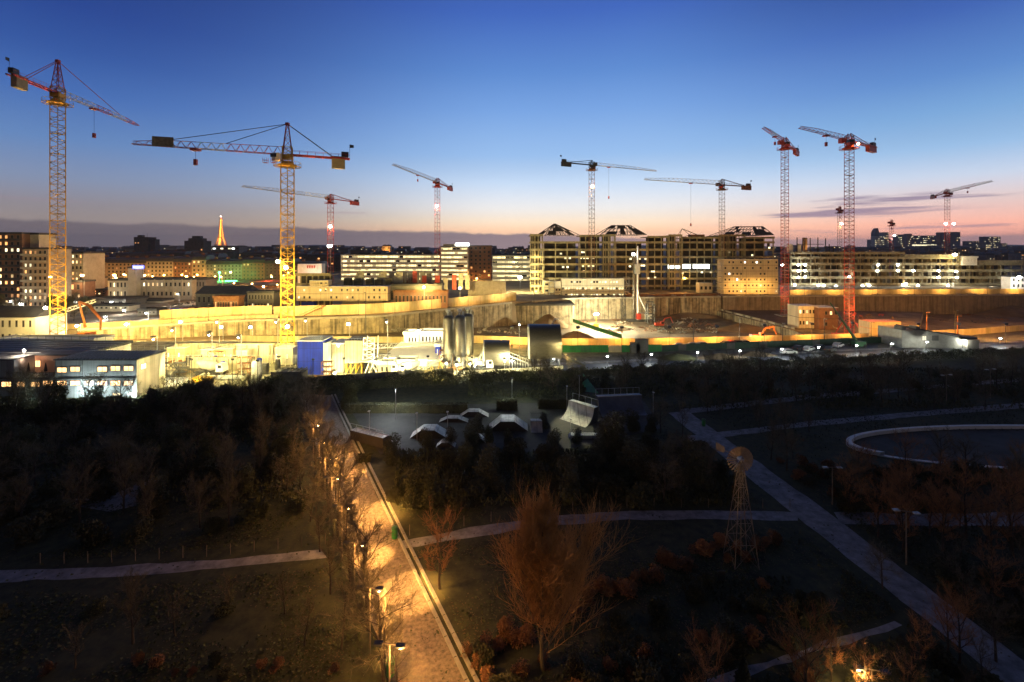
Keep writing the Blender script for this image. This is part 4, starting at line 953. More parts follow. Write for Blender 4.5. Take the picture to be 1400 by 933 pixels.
hoarding('green panel fence in front of the orange hoarding, right of its orange gate', gl([(850.5,482),(905,481)]), 2.1, GR)
hoarding('long dull green fence before the orange hoarding, right of the two dark boxes', gl([(905.5,481),(960,478.5),(1060,475),(1180,470),(1232,468)]), 1.9, [M['green_c'], M['concdark']])
for lb, px, w_, t in (('taller dark box on the green fence', 876, 3.4, 463.5), ('lower dark box on the green fence, left of the taller one', 867, 2.6, 468.5)):
    p = gp(px, 481.6); solo(MB().cbox(p+V((0,-.9,Z(t, p.y)/2)), w_, 1.5, Z(t, p.y)).cbox(p+V((0,-.9,Z(t,p.y)+.06)), w_+.2, 1.7, .12), 'site_kiosk', M['concdark'], lb, 'kiosk')
def onT(px, off):                      # point on the plateau `off` metres behind the wall along the view column px
    Y = 200.
    for _ in range(30): Y = ff(X(px, Y))+off
    return V((X(px, Y), Y, interp(T_, X(px, Y))))
hoarding('tall ochre lit sheet hoarding on the plateau left of the big yellow crane', [onT(x, 9) for x in (218, 250, 290, 330, 372)], 4.6, HO, seg=3.2)
hoarding('orange lit hoarding on the plateau from the big yellow crane to the concrete block', [onT(x, 8) for x in (374, 430, 500, 560, 620, 660, 706)], 4.2, HO, seg=3.2)
hoarding('low green and ochre fence along the top of the pit wall, left part', [onT(x, 2.2) for x in (180, 240, 300, 340, 380)], 1.7, HO, seg=2.2)
hoarding('ochre fence on the wall top beside the far left crane', [onT(x, 2) for x in (70, 110, 150, 180)], 1.9, HO)
hoarding('orange lit fence on the plateau edge below the long unfinished building', [onT(x, 7) for x in (1080, 1160, 1240, 1320, 1400, 1470)], 3.0, HO, seg=3.)
hoarding('low rusty barrier on the plateau edge below the unfinished building with steel roofs', [onT(x, 5) for x in (856, 900, 950, 985)], 1.3, [M['rust'], M['brick']], seg=2.)
# stairs up the hoarding
p, q = onT(413, 6.5), onT(444, 6.5)
b = MB()
for k in range(15): u = p.lerp(q, k/14)+V((0,0,4.2*k/14)); b.cbox(u, .9, .9, .06)
for s_ in (-.45, .45): b.bar(p+V((0,s_,1)), q+V((0,s_,5.2)), .06).bar(p+V((0,s_,0)), q+V((0,s_,4.2)), .12)
solo(b, 'site_stair', M['rust'], 'steep site stair climbing the orange hoarding right of the big yellow crane', 'stair')
# construction clutter on the plateau left of the concrete frame
def raw(label, name, cat, px, pyb, pyt, wpx, Y, depth, m, extra=None):
    x0, x1 = X(px, Y), X(px+wpx, Y); b = MB().box(x0, x1, Y, Y+depth, Z(pyb, Y), Z(pyt, Y))
    return solo(b, name, m, label, cat)
ck = thing('bare_structure', 'low bare concrete structure with openings beside the big yellow crane', 'building', (X(436, 215), 220, 3))
frame_block(ck, 402, 452, 216, 10, 2.5, [Z(389, 216), Z(375.5, 216)], 6, post=.25)
for i, px in enumerate((467, 498, 520)):
    Y = 225; x = X(px, Y); poly = [(x, 2.5), (x+11, 2.5), (x+11, Z(371+i*.6, Y)), (x+8, Z(371+i*.6, Y))]
    solo(MB().prism(poly, 'y', Y, Y+.7), 'buttress_wall', M['conc'], ['pale slanted concrete wall, first right of the low bare structure', 'pale slanted concrete wall in the middle of three', 'pale slanted concrete wall nearest the formwork panels'][i], 'wall')
for i, px in enumerate((470, 484, 500, 512, 527)): raw('dark bush or rubble pile among the slanted concrete walls', 'rubble', 'rubble', px, 392, RB.uniform(380, 384), 9, 222-i, 3, M['framedark'])['group'] = 'rubble between the slanted walls'
for i in range(7):
    px = 532+i*8.5; Y = 236
    raw('tall pale concrete wall panel standing behind the formwork, one of seven', 'wall_panel', 'wall panel', px, 400, RB.uniform(370, 374), 7, Y, .6, M['conc'])['group'] = 'standing wall panels'
for i, (px, t, m_) in enumerate(((564, 371, 'red'), (577, 377, 'redjib'), (595, 377, 'redjib'), (618, 376, 'redjib'), (627, 374, 'conc'), (606, 380, 'conc'), (636, 376, 'conc'))):
    raw(['tallest red formwork panel on the plateau', 'dark red formwork panel right of the tallest red one', 'dark red formwork panel touching the red crane mast', 'dark red formwork panel right of the red crane mast', 'tall pale formwork panel below the roof light office', 'short pale formwork panel behind the site lamp', 'pale formwork panel at the right end of the row'][i], 'formwork', 'formwork panel', px, 396, t, 6, 231-i*.3, .5, M[m_])
for i in range(3):
    p = at(546+i*9, 394, 229); b = MB(); rr_ = random.Random(i)
    for k in range(26): u, v = rr_.uniform(-2, 2), rr_.uniform(-1, 1); b.bar((p.x+u, p.y+v, p.z-1), (p.x+u, p.y+v, p.z+rr_.uniform(2.5, 5.5)), .06)
    solo(b, 'rebar_cage', M['rust'], 'cluster of upright rebar standing before the pale wall panels, one of three', 'rebar', 'rebar clusters')
r, x0, x1, z1 = bld('open dark storage shed with pale back wall on the plateau', 531, 604, 391, 212, 6, 1, 9, 'concdark', 'roofdark', .12, ('litpale',), z0=3)
r, x0, x1, z1 = bld('red roofed material stack along the plateau hoarding', 538, 612, 400, 208, 3, 1, 14, 'brick', 'rust', 0, z0=3)
b = MB()
for k in range(46): px = 640+k*1.12; xx = X(px, 236); b.box(xx, xx+.36, 236+(.25 if k % 2 else 0), 236.6+(.25 if k % 2 else 0), 3, Z(384+(k % 7)*.2, 236))
solo(b, 'sheet_pile_wall', M['conc'], 'ribbed sheet pile wall right of the site lamps, left of the glaring flood', 'wall')
r = thing('white_shed', 'white flat building with red sign board behind the big yellow crane', 'building', (X(424, 330), 332, 3)); MB().box(X(407, 330), X(440, 330), 330, 336, 3, Z(361, 330)).build('wall', M['white'], r); MB().box(X(417, 330), X(434, 330), 329.7, 329.95, Z(369, 330), Z(361.5, 330)).build('sign_board', M['white'], r)
b = MB()
for k in range(5): xx = X(420+k*2.4, 330); b.box(xx, xx+.8, 329.55, 329.68, Z(367, 330), Z(363, 330)); b.box(xx, xx+1.2, 329.56, 329.69, Z(364.2, 330), Z(363.6, 330))
b.build('red_lettering', M['red'], r)
light('POINT', (X(424, 322), 320, 12), 2500, WHT, size=.3)
# ---------------------------------------------------------------- pit: platform, mounds, rig, machines
pl = [gp(976, 424, -4.5), gp(1085, 452, -4.5), gp(1110, 463, -4.5), gp(1250, 463, -4.5), gp(1262, 427, -4.5), gp(1050, 424, -4.5)]
pm = MB(); top = [tuple(p) for p in pl]; low = [(p.x, p.y, -10) for p in pl]
pm.face(top, 1)
for i in range(len(pl)): j = (i+1) % len(pl); pm.face([low[i], low[j], top[j], top[i]], 0)
tag(pm.build('platform_terrace', [M['dwall'], M['dirt']]), kind='structure')
hoarding('dark railing with sheets along the edge of the pit terrace', [gp(980, 424, -4.5)+V((.6,0,0)), gp(1040, 440, -4.5)+V((1,0,0)), gp(1083, 451, -4.5)+V((1,0,0))], 1.0, [M['conc'], M['concdark']], seg=2)
def mound(label, px, py, z, rx, ry, h, m, seed, name='earth_mound', cat='earth mound', group=None):
    c = gp(px, py, z); rr_ = random.Random(seed); b = MB(); n, k = 30, 9; ph = [rr_.uniform(0, 6) for _ in range(4)]
    for j in range(k+1):
        t = j/k
        for i in range(n):
            a = 2*PI*i/n; rad = t*(1+.12*math.sin(2*a+ph[0])+.08*math.sin(5*a+ph[1])); hh = h*max(0, (1-t**1.5))*(1+.1*math.sin(3*a+ph[2]))+rr_.uniform(-.06, .06)*h
            b.v.append((c.x+rx*rad*math.cos(a), c.y+ry*rad*math.sin(a), c.z+hh-.25))
    for j in range(k):
        for i in range(n):
            i2 = (i+1) % n; b.f.append((j*n+i, j*n+i2, (j+1)*n+i2, (j+1)*n+i)); b.m.append(0)
    o = solo(b, name, m, label, cat, group, smooth=True); return o
mound('brown earth heap between the concrete block and the curved shed', 752, 446, -7.6, 9, 7, 5.5, M['dirt'], 1)
mound('long grassy earth bank right of the curved shed', 786, 463, -5, 8, 6, 2.8, M['dirt'], 2)
mound('dark earth heap at the foot of the lit pit wall, right of the piling rig', 940, 434, -7.8, 20, 5, 2.6, M['dirt'], 3)
mound('low spoil heap in front of the piling rig', 850, 451, -7.8, 7, 4, 1.4, M['dirt'], 4)
mound('spoil heap left of the orange excavator', 1015, 452, -7.6, 15, 7, 3.2, M['dirt'], 5)
mound('earth heap at the right edge below the dim pit wall', 1385, 430, -7, 22, 9, 4.5, M['dirt'], 6)
mound('low dark earth bank on the grass before the green fence, right part', 985, 490, 0, 8, 2.6, 1.5, M['dirt'], 7)
mound('low grassy bank on the grass before the green fence, left part', 925, 491, 0, 6, 2.4, 1.6, M['leafb'], 8)
mound('grassy bank before the green fence under the parked cars, right end', 1030, 486, 0, 7, 2.4, 1.3, M['dirt'], 9)
hoarding('green sloping fence on the earth bank beside the white glare', [V((gp(783, 442, -5).x, gp(783, 442, -5).y, -4.6)), V((gp(812, 450, -5).x, gp(812, 450, -5).y, -5.4)), V((gp(850, 460, -5).x, gp(850, 460, -5).y, -6))], 1.7, GR)
# piling rig
pr = gp(868, 440, -8); Yp = pr.y
r = thing('piling_rig', 'blue grey piling rig with a tall mast and a white back stay in the pit', 'piling rig', pr)
b = MB()
for u in (-2.0, 2.0): b.prism([(pr.x-3.6, -8), (pr.x+4.6, -8), (pr.x+5.2, -7.5), (pr.x+4.6, -6.9), (pr.x-3.6, -6.9), (pr.x-4.2, -7.5)], 'y', Yp+u-.5, Yp+u+.5)
b.build('crawler_track', M['dark'], r)
MB().box(pr.x+.5, pr.x+7.5, Yp-1.8, Yp+1.8, -6.6, -3.6).box(pr.x+6.4, pr.x+8.2, Yp-1.7, Yp+1.7, -6.2, -3.9).build('engine_body', M['white'], r)
cb = MB().box(pr.x+.2, pr.x+2.4, Yp-2.9, Yp-1.85, -6.4, -3.4).build('cab', M['red'], r)
xm = X(868, Yp); zt = Z(349, Yp); b = MB(); lattice_mast(b, (xm, Yp), -6.5, zt, 1.5, .16, 1.8); b.box(xm-.5, xm+.1, Yp-.5, Yp+.5, -6, zt-2); b.build('mast', M['steel'], r)
MB().lathe((xm+1.2, Yp-1.2, -7.6), [(.55, 0), (.55, 38), (.3, 39)], 10).build('auger', M['greyjib'], r)
MB().cbox((xm+.9, Yp-.6, Z(368, Yp)), 2.6, 2.4, 5).build('drive_head', M['galv'], r)
xs_ = X(871, Yp); MB().bar((xs_, Yp-1.6, -6), (xs_, Yp-1.6, Z(396, Yp)), .4).bar((xs_, Yp-1.6, Z(402, Yp)), (X(886, Yp), Yp-1.6, Z(433, Yp)), .3).build('back_stay', M['white'], r)
k = MB().cbox((X(864, Yp), Yp-1.4, Z(348.5, Yp)), 1.2, .6, 1).build('floodlight', M['dark'], r); MB().lathe((X(864.8, Yp), Yp-1.9, Z(349.5, Yp)), [(.3,0),(.75,.4),(.75,.9),(.3,1.3)], 10).build('lens', M['lampwhite'], k)
b = MB(); p = gp(889, 443, -8); lattice_mast(b, (p.x, p.y), -8, Z(416, p.y), 3.4, .22, 1.7)
for k in range(5): b.box(p.x-1.7, p.x+1.7, p.y-1.7, p.y+1.7, -6+3*k, -5.9+3*k)
solo(b, 'scaffold_tower', M['dark'], 'dark scaffold tower right of the piling rig', 'scaffold')
b = MB(); p = gp(852, 436, -8); lattice_mast(b, (p.x, p.y), -8, Z(405, p.y), 1.6, .14, 1.9); solo(b, 'hoist_mast', M['dark'], 'thin lattice hoist mast against the lit pit wall, left of the piling rig', 'hoist')
rs = random.Random(9)
def rubble(label, pts, group):
    for px, py, z in pts:
        c = gp(px, py, z); b = MB()
        for k in range(14):
            q = c+V((rs.uniform(-2.6, 2.6), rs.uniform(-1.5, 1.5), rs.uniform(-.1, .7))); d = V((rs.uniform(-1,1), rs.uniform(-1,1), rs.uniform(-.3,.6)))*rs.uniform(.4,1.3)
            b.bar(q, q+d, rs.uniform(.1,.4), n=4, cap=True)
        solo(b, 'rubble_pile', M[rs.choice(['conc', 'concdark', 'rust', 'dirt'])], label, 'rubble', group)
rubble('small pile of timber and concrete on the lit pit floor', [(px, py, -8) for px, py in ((800,441),(818,446),(880,449),(895,447),(905,442),(915,446),(930,443),(946,447),(960,441),(975,446),(905,452),(830,453),(890,453),(940,452))], 'rubble on the pit floor')
rubble('small pile of site material on the dim right pit floor', [(px, py, -8) for px, py in ((1270,434),(1300,437),(1325,432),(1350,436),(1290,441),(1335,441),(1370,438))], 'rubble on the dim pit floor')
rubble('small stack of site material behind the silos', [(px, py, -3) for px, py in ((548,452),(560,455),(650,455),(662,452),(676,454),(690,453),(700,456))], 'site material behind the silos')
def excavator(label, c, m, flip=1, sc=1., bm=None):
    r = thing('excavator', label, 'excavator', c); f = flip
    b = MB()
    for u in (-1.2, 1.2): b.prism([(c.x-2, c.z), (c.x+2, c.z), (c.x+2.4, c.z+.45), (c.x+2, c.z+.9), (c.x-2, c.z+.9), (c.x-2.4, c.z+.45)], 'y', c.y+u-.3, c.y+u+.3)
    b.build('crawler_track', M['dark'], r)
    MB().prism([(c.x-f*2.4, c.z+1.1), (c.x+f*1.3, c.z+1.1), (c.x+f*1.3, c.z+2.1), (c.x-f*2.2, c.z+2.3)], 'y', c.y-1.3, c.y+1.3).build('body', m, r)
    k = MB().prism([(c.x+f*.2, c.z+1.1), (c.x+f*1.7, c.z+1.1), (c.x+f*1.8, c.z+2.3), (c.x+f*1.2, c.z+3.1), (c.x+f*.2, c.z+3.1)], 'y', c.y-1.35, c.y-.2).build('cab', m, r)
    MB().box(min(c.x+f*.4, c.x+f*1.5), max(c.x+f*.4, c.x+f*1.5), c.y-1.38, c.y-1.36, c.z+2., c.z+2.9).build('cab_window', M['glass'], k)
    A = [V((c.x+f*1.2, c.y+.3, c.z+1.6)), V((c.x+f*2.6, c.y+.3, c.z+4.4)), V((c.x+f*5.6, c.y+.3, c.z+4.9)), V((c.x+f*6.4, c.y+.3, c.z+2.1)), V((c.x+f*5.6, c.y+.3, c.z+.7))]
    MB().bar(A[0], A[1], .34).bar(A[1], A[2], .32, .25).build('boom', bm or m, r); MB().bar(A[2]+V((-f*.4,0,.2)), A[3], .26, .2).build('dipper_arm', bm or m, r)
    MB().prism([(A[3].x, A[3].z), (A[3].x+f*.3, A[3].z-.9), (A[3].x-f*.5, A[3].z-1.5), (A[3].x-f*1.1, A[3].z-1.0), (A[3].x-f*.5, A[3].z-.5)], 'y', c.y-.4, c.y+1).build('bucket', M['dark'], r)
    return r
excavator('orange excavator with raised arm behind the orange hoarding', V((X(1036, 151), 151, Z(468, 151)+.2)), M['orange'])
excavator('small dark excavator working left of the white glare cabin', gp(902, 448, -8), M['redjib'])
# green boom of a mobile crane in front of the red mast
r = thing('boom_lift', 'green telescopic boom leaning left in front of the tall red crane mast', 'mobile crane', gp(1172, 474)); p0 = gp(1172, 474)+V((0,0,1.4)); pA = at(1135, 414, p0.y+6)
MB().bar(p0, p0.lerp(pA, .55), .42, .38).bar(p0.lerp(pA, .5), pA, .26, .22).build('boom', M['green_b'], r); MB().cbox(p0+V((.4,0,-.5)), 3.2, 2, 1.4).build('turret', M['green_b'], r)
b = MB()
for u in (-1.6, 1.6):
    for v in (-.9, .9): b.lathe((0,0,0), [(.01,0)], 3) if False else b.bar(p0+V((u, v-.2, -1.0)), p0+V((u, v+.2, -1.0)), .45, n=14, cap=True)
b.build('wheel_set', M['black'], r)
# concrete pump and yellow arm at the left
r = thing('concrete_pump', 'orange articulated pump arm arching behind the floodlit fence, left', 'concrete pump', gp(112, 462)); Yq = 146
A = [at(117, 448, Yq), at(108, 413, Yq), at(122, 418, Yq), at(138, 437, Yq), at(137, 452, Yq)]
for p, q in zip(A, A[1:]): MB().bar(p, q, .45, .36).build('arm_section', M['orange'], r)
MB().box(X(110, Yq), X(126, Yq), Yq-1, Yq+1.5, 0.6, 3.2).build('body', M['orange'], r)
b = MB()
for u in (111.5, 115, 121, 124): p = at(u, 455, Yq); b.bar((p.x, Yq-1.3, .55), (p.x, Yq-.9, .55), .55, n=14, cap=True)
b.build('wheel_set', M['black'], r)
b = MB(); p, q = at(48, 441, 150), at(131, 413, 160); d = (q-p); L_ = d.length; d.normalize(); s_ = d.cross(V((0,0,1))).normalized(); boom(b, p, d, s_, 0, L_, 1.2, 1.2, 1.0, .1, 1.6)
solo(b, 'conveyor_boom', M['white'], 'long white lattice conveyor rising to the right past the far left crane mast', 'conveyor')
light('SPOT', (X(92, 140), 134, 14), 9000, WHT, (X(92, 152), 152, 9), 70)
# clutter on the plateau between the hoarding and the old street
bld('long low shed with a grey green pitched roof behind the ochre hoarding', 268, 336, 402, 214, 12, 1, 10, 'concdark', 'zinc', .1, ('litpale',), 'gable', z0=2.5)
bld('small orange lit scaffold hut on the plateau right of the grey green shed', 292, 326, 408, 188, 4, 1, 9, 'rust', 'rust', .2, ('litwarm',), z0=2.3)
bld('flat grey site store behind the ochre hoarding, left of the big yellow crane', 338, 374, 401, 200, 6, 2, 8, 'greywall', 'zinc', .15, ('litpale',), z0=2.5)
bld('long dim supermarket shed below the red neon strip', 325, 398, 391, 330, 20, 1, 12, 'brick', 'zinc', .3, ('litwarm', 'lit'), z0=2)
bld('dim flat shed below the green lamp', 282, 322, 392, 300, 14, 1, 8, 'greywall', 'zinc', .2, ('litpale',), z0=2)
bld('brown low block left of the pale annex of the hall', 96, 146, 397, 270, 10, 2, 8, 'brick', 'zinc', .35, ('litwarm', 'lit'), z0=2)
bld('low pale garage row before the slim stair tower', 128, 176, 419, 205, 6, 1, 7, 'pale', 'roofdark', .3, ('litwhite', 'litpale'), z0=2)
bld('grey site hut beside the ochre hoarding, left end', 188, 214, 425, 190, 5, 1, 5, 'greywall', 'roofdark', .2, ('litpale',), z0=2)
for px, py, Y in ((147,433,180),(172,424,196),(158,415,222),(122,412,240),(203,428,180),(245,402,230),(330,396,240),(18,412,215),(48,421,185)): streetlamp('white street lamp among the low sheds left of the ochre hoarding', px, py, Y, 'lampwhite', 2600, WHT, 2, group='white street lamps among the left sheds', r=.28)
for i, (px, Y, w_, h_, m_) in enumerate(((232,190,6,2.6,'bluesheet'),(246,195,6,2.6,'rust'),(262,188,6,2.6,'white'),(352,185,6,2.6,'rust'),(366,188,6,2.6,'white'),(412,212,6,2.6,'bluesheet'),(344,210,5,2.4,'green_c'))):
    x = X(px, Y); b = MB(); n = 22
    for k in range(n): b.box(x+w_*k/n, x+w_*(k+1)/n, Y+(.05 if k % 2 else 0), Y+2.4, 2.3, 2.3+h_)
    solo(b, 'container', M[m_], ['blue container behind the ochre hoarding', 'rusty container beside the blue one', 'white container behind the ochre hoarding', 'rusty container left of the big yellow crane', 'white container left of the big yellow crane', 'blue container right of the big yellow crane', 'dull green container before the flat grey store'][i], 'container')
rubble('small heap of site material on the plateau behind the ochre hoarding', [(px, py, 2.4) for px, py in ((225,424),(240,418),(256,415),(275,413),(300,418),(315,416),(330,414),(345,412),(358,410),(372,408),(385,406),(268,420),(340,419))], 'site material behind the ochre hoarding')
rubble('small pile of timber and steel on the pit floor around the piling rig', [(rs.uniform(835, 985), rs.uniform(436, 456), -7.9) for _ in range(30)], 'timber and steel on the pit floor')
rubble('small pile of material along the wall top behind the lit pit wall', [(0, 0, 0)][:0], 'material along the wall top')
for k in range(34):
    px = rs.uniform(800, 1400); q = onT(px, rs.uniform(1.5, 6)); b = MB()
    for _ in range(8): e = q+V((rs.uniform(-1.6,1.6), rs.uniform(-.8,.8), rs.uniform(0,.9))); b.bar(e, e+V((rs.uniform(-1.4,1.4), rs.uniform(-.4,.4), rs.uniform(-.1,.5))), rs.uniform(.06,.22), cap=True)
    solo(b, 'material_stack', M[rs.choice(['rust','conc','wood','galv'])], 'small stack of building material on top of the pit wall, one of many', 'material stack', 'material stacks on the pit wall')
for k in range(22):
    px = rs.uniform(1100, 1240); z = -4.4; q = gp(px, rs.uniform(431, 457), z); b = MB()
    for _ in range(9): e = q+V((rs.uniform(-1.4,1.4), rs.uniform(-.8,.8), rs.uniform(0,1.0))); b.bar(e, e+V((rs.uniform(-1.2,1.2), rs.uniform(-.5,.5), rs.uniform(-.1,1.1))), rs.uniform(.06,.25), cap=True)
    solo(b, 'material_stack', M[rs.choice(['rust','conc','wood','redjib'])], 'small stack of material on the terrace around the tall red crane', 'material stack', 'material stacks on the pit terrace')
# dry shrubs on the pit terrace
# ---------------------------------------------------------------- batching plant and site offices at the left
# front office: two storeys, dark striped roof, salmon terrace recess
def office(label, x0, x1, y0, y1, z0, z1, wm, rm, rows):
    r = thing('site_office', label, 'office', ((x0+x1)/2, (y0+y1)/2, z0))
    return r
Y0, Y1 = 91.5, 99.; xa, xt0, xt1, xb = X(-60, Y0), X(19, Y0), X(76, Y0), X(186, Y0); zf, zm = 7.55, 3.95
r = thing('site_office', 'grey two storey site office with orange lit windows and a striped dark roof, bottom left', 'office', ((xa+xb)/2, 95, 0))
MB().box(xa, xb, Y0, Y1, -.3, zm).build('lower_storey', M['office'], r)
MB().box(xa, xt0, Y0, Y1, zm+.003, zf).box(xt1, xb, Y0, Y1, zm+.003, zf).build('upper_storey', M['office'], r)
MB().box(xt0+.003, xt1-.003, Y0+4, Y1, zm+.003, zf).build('terrace_wall', M['salmon'], r)
MB().box(xa, xb-.01, Y0-.12, Y0-.005, zm-.18, zm+.12).build('floor_band', M['dark'], r)
MB().box(xb+.003, xb+.16, Y0, Y1, -.3, zf).build('end_wall', M['clad'], r)
b = MB(); b.box(xt1-.2, xb+.3, Y0-.35, Y1+.3, zf+.003, zf+.22); b.box(xa, xt0+.1, Y0-.35, Y1+.3, zf+.003, zf+.22); b.box(xt0+.102, xt1-.202, Y0+3.8, Y1+.3, zf+.003, zf+.22)
rf = b.build('roof', M['roofdark'], r)
b = MB()
for k in range(24):
    xx = xt1+.2+k*.75*1.0
    if xx < xb: b.bar((xx, Y0-.2, zf+.3), (xx, Y1+.2, zf+.3), .06)
b.build('roof_rails', M['galv'], rf); b = MB()
for k in range(3): b.bar((xa, Y0+.4+k*2.4, zf+.33), (xt0, Y0+.4+k*2.4, zf+.33), .05)
b.build('roof_rails', M['galv'], rf)
b = MB()
for k in range(12): xx = xt1+(xb-xt1)*k/11; b.bar((xx, Y1, zf+.2), (xx, Y1, zf+1.3), .035)
b.bar((xt1, Y1, zf+1.3), (xb, Y1, zf+1.3), .035).bar((xt1, Y1, zf+.8), (xb, Y1, zf+.8), .03).build('roof_railing', M['galv'], rf)
b = MB()
for k in range(14): xx = xt0+(xt1-xt0)*k/13; b.bar((xx, Y0+.05, zm+.1), (xx, Y0+.05, zm+1.1), .03)
b.bar((xt0, Y0+.05, zm+1.1), (xt1, Y0+.05, zm+1.1), .04).build('terrace_railing', M['dark'], r)
for px, py in ((85,506),(103,505),(140,505),(158,504),(176,504)): window(r, X(px, Y0), Y0-.01, Z(py, Y0), 2.15, 1.05, M['litorange'])
for px in (9, 28, 49, 66, 85, 103, 122, 140, 158, 176): window(r, X(px, Y0), Y0-.01, Z(525.5 if px < 60 else 524, Y0), 2.2, 1.05, M['litorange'])
for px in (75, 128, 160): window(r, X(px, Y0), Y0-.01, Z(539, Y0), 1.9, .5, M['lit'])
window(r, X(52, Y0+4), Y0+3.99, Z(497.5, Y0+4), 1.2, 1.5, M['litorange'])
window(r, xb+.17, Y0+1.6, 5.9, 1.5, 1.2, M['litpale'], PI/2)
for px in (19.5, 76, 113): MB().bar((X(px, Y0), Y0-.08, 0), (X(px, Y0), Y0-.08, zf), .06).build('downpipe', M['dark'], r)
for lb, px in (('closed dark parasol on the salmon terrace, left one', 39), ('closed dark parasol on the salmon terrace, right one', 62.5)):
    p = V((X(px, Y0+2.2), Y0+2.2, zm)); t = thing('parasol', lb, 'parasol', p); MB().bar(p, p+V((0,0,2.6)), .04, n=6).lathe(p, [(.3, 0), (.3, .08)], 12).build('pole', M['dark'], t); MB().lathe(p, [(.28, .75), (.24, 1.2), (.1, 2.3), (.02, 2.6)], 10).build('canopy', M['black'], t)
light('POINT', (X(33, Y0+2), Y0+1.6, 7.2), 900, (1., .62, .38), size=.2)
pq = V((X(33, Y0+3.6), Y0+3.6, zf+.1)); t = thing('terrace_lamp', 'glaring pink lamp above the salmon terrace', 'lamp', pq); MB().bar(pq, pq+V((0,0,1.0)), .04).build('post', M['dark'], t); MB().lathe(pq+V((0,0,.8)), [(.08,0),(.2,.1),(.2,.35),(.08,.45)], 10).build('lens', M['lamp'], t)
light('POINT', pq+V((0,-.6,.8)), 1500, (1., .8, .6), size=.15)
light('POINT', (X(113, 90), 90.0, 1.2), 2600, (.8, 1., .95), size=.15); light('POINT', (X(178, 90), 90.3, 1.), 1900, (.8, 1., .95), size=.15)
for lb, px in (('small white wall lamp at the foot of the grey site office, beside the middle downpipe', 113), ('small white wall lamp at the foot of the grey site office, right end', 179)):
    p = V((X(px, 91.2), 91.2, .9)); t = thing('wall_lamp', lb, 'lamp', p); MB().cbox(p+V((0,.12,.1)), .3, .16, .3).build('housing', M['dark'], t); MB().lathe(p+V((0,-.05,-.05)), [(.06,0),(.12,.06),(.12,.2),(.06,.26)], 8).build('lens', M['lampwhite'], t)
# second office behind with a long ribbed green roof
r = thing('site_office', 'low office behind the grey one with a ribbed grey green roof', 'office', (X(40, 108), 108, 0)); x0, x1 = X(-60, 108), X(131, 108)
MB().box(x0, x1, 101, 118, -.3, 5.4).build('wall', M['white'], r); rf = MB().prism([(100.6, 5.403), (118.4, 5.403), (118.4, 6.1), (100.6, 5.7)], 'x', x0-.2, x1+.2).build('roof', M['zinc'], r)
b = MB()
for k in range(9): b.bar((x0, 101+k*2.1, 5.78+k*.047), (x1, 101+k*2.1, 5.78+k*.047), .09)
b.build('roof_ribs', M['galv'], rf)
b = MB()
for k in range(16): xx = x0+(x1-x0)*k/15; b.bar((xx, 118, 6.1), (xx, 118, 7.2), .04)
b.bar((x0, 118, 7.2), (x1, 118, 7.2), .04); b.build('roof_railing', M['dark'], rf)
r, a0, a1, z1 = bld('long white shed with a lit pitched gable beyond the ribbed roof', -10, 128, 468, 122, 6, 1, 14, 'white', 'white', .0, z0=0)
# long rows of pale containers / precast walls in the floodlit yard
for i, (lb, a, b_, pb, pt_, Y, m_) in enumerate((('long floodlit precast wall in the yard, right of the grey office', 262, 340, 506, 489, 112, 'clad'), ('long pale silo wall behind the railing, left of the blue tower', 240, 402, 490, 470, 122, 'clad'), ('stack of pale concrete elements left of the blue tower', 322, 372, 486, 470.5, 119, 'cabin'))):
    x0, x1 = X(a, Y), X(b_, Y); q = thing('bay_wall', lb, 'wall', ((x0+x1)/2, Y+2, 0)); MB().box(x0, x1, Y, Y+.5, 0, Z(pt_, Y)).build('wall_face', M[m_], q)
    b = MB()
    for k in range(int((x1-x0)/3)+1): b.box(x0+3*k-.15, x0+3*k+.15, Y-.4, Y-.003, 0, Z(pt_, Y)-.3)
    b.build('buttress_row', M['conc'], q)
b = MB()
for px in range(222, 410, 7): p = at(px, 489, 116); b.bar((p.x, 116, 0), (p.x, 116, Z(486, 116)), .06); b.box(p.x-.05, p.x+1.3, 115.95, 116.05, Z(488.5, 116), Z(488.2, 116))
for py in (486, 488.5): b.bar((X(222, 116), 116, Z(py, 116)), (X(408, 116), 116, Z(py-.2, 116)), .05)
solo(b, 'yard_railing', M['white'], 'white railing of a walkway running to the blue tower', 'railing')
for i in range(11):
    px = 272+i*8; p = V((X(px, 120.5), 120.5, 0)); solo(MB().box(p.x-.6, p.x+.6, 119.9, 121.1, 0, RB.uniform(2.2, 3.4)).box(p.x-.7, p.x+.7, 119.8, 121.2, -.02, .3), 'concrete_block', M[RB.choice(['white', 'conc', 'clad'])], 'pale upright concrete element in the floodlit yard, one of a row', 'concrete element', 'row of concrete elements')
rubble('small heap of site material on the glaring yard', [(px, py, 0) for px, py in ((228,490),(240,497),(250,503),(262,512),(236,512),(276,518),(300,512),(318,515),(225,505),(285,507))], 'site material in the glaring yard')
for lb, a, b_, pt_, pb, Y, m_ in (('low white skip on the glaring yard right of the grey office', 222, 250, 520, 530, 99, 'white'), ('long yellow barrier in the yard right of the white skip', 262, 284, 518, 527, 102, 'yellow')):
    x0, x1 = X(a, Y), X(b_, Y); solo(MB().prism([(x0+.3, 0), (x1-.3, 0), (x1, Z(pt_, Y)), (x0, Z(pt_, Y))], 'y', Y, Y+1.8).box(x0, x1, Y-.08, Y+1.88, Z(pt_, Y), Z(pt_, Y)+.12), 'skip', M[m_], lb, 'skip')
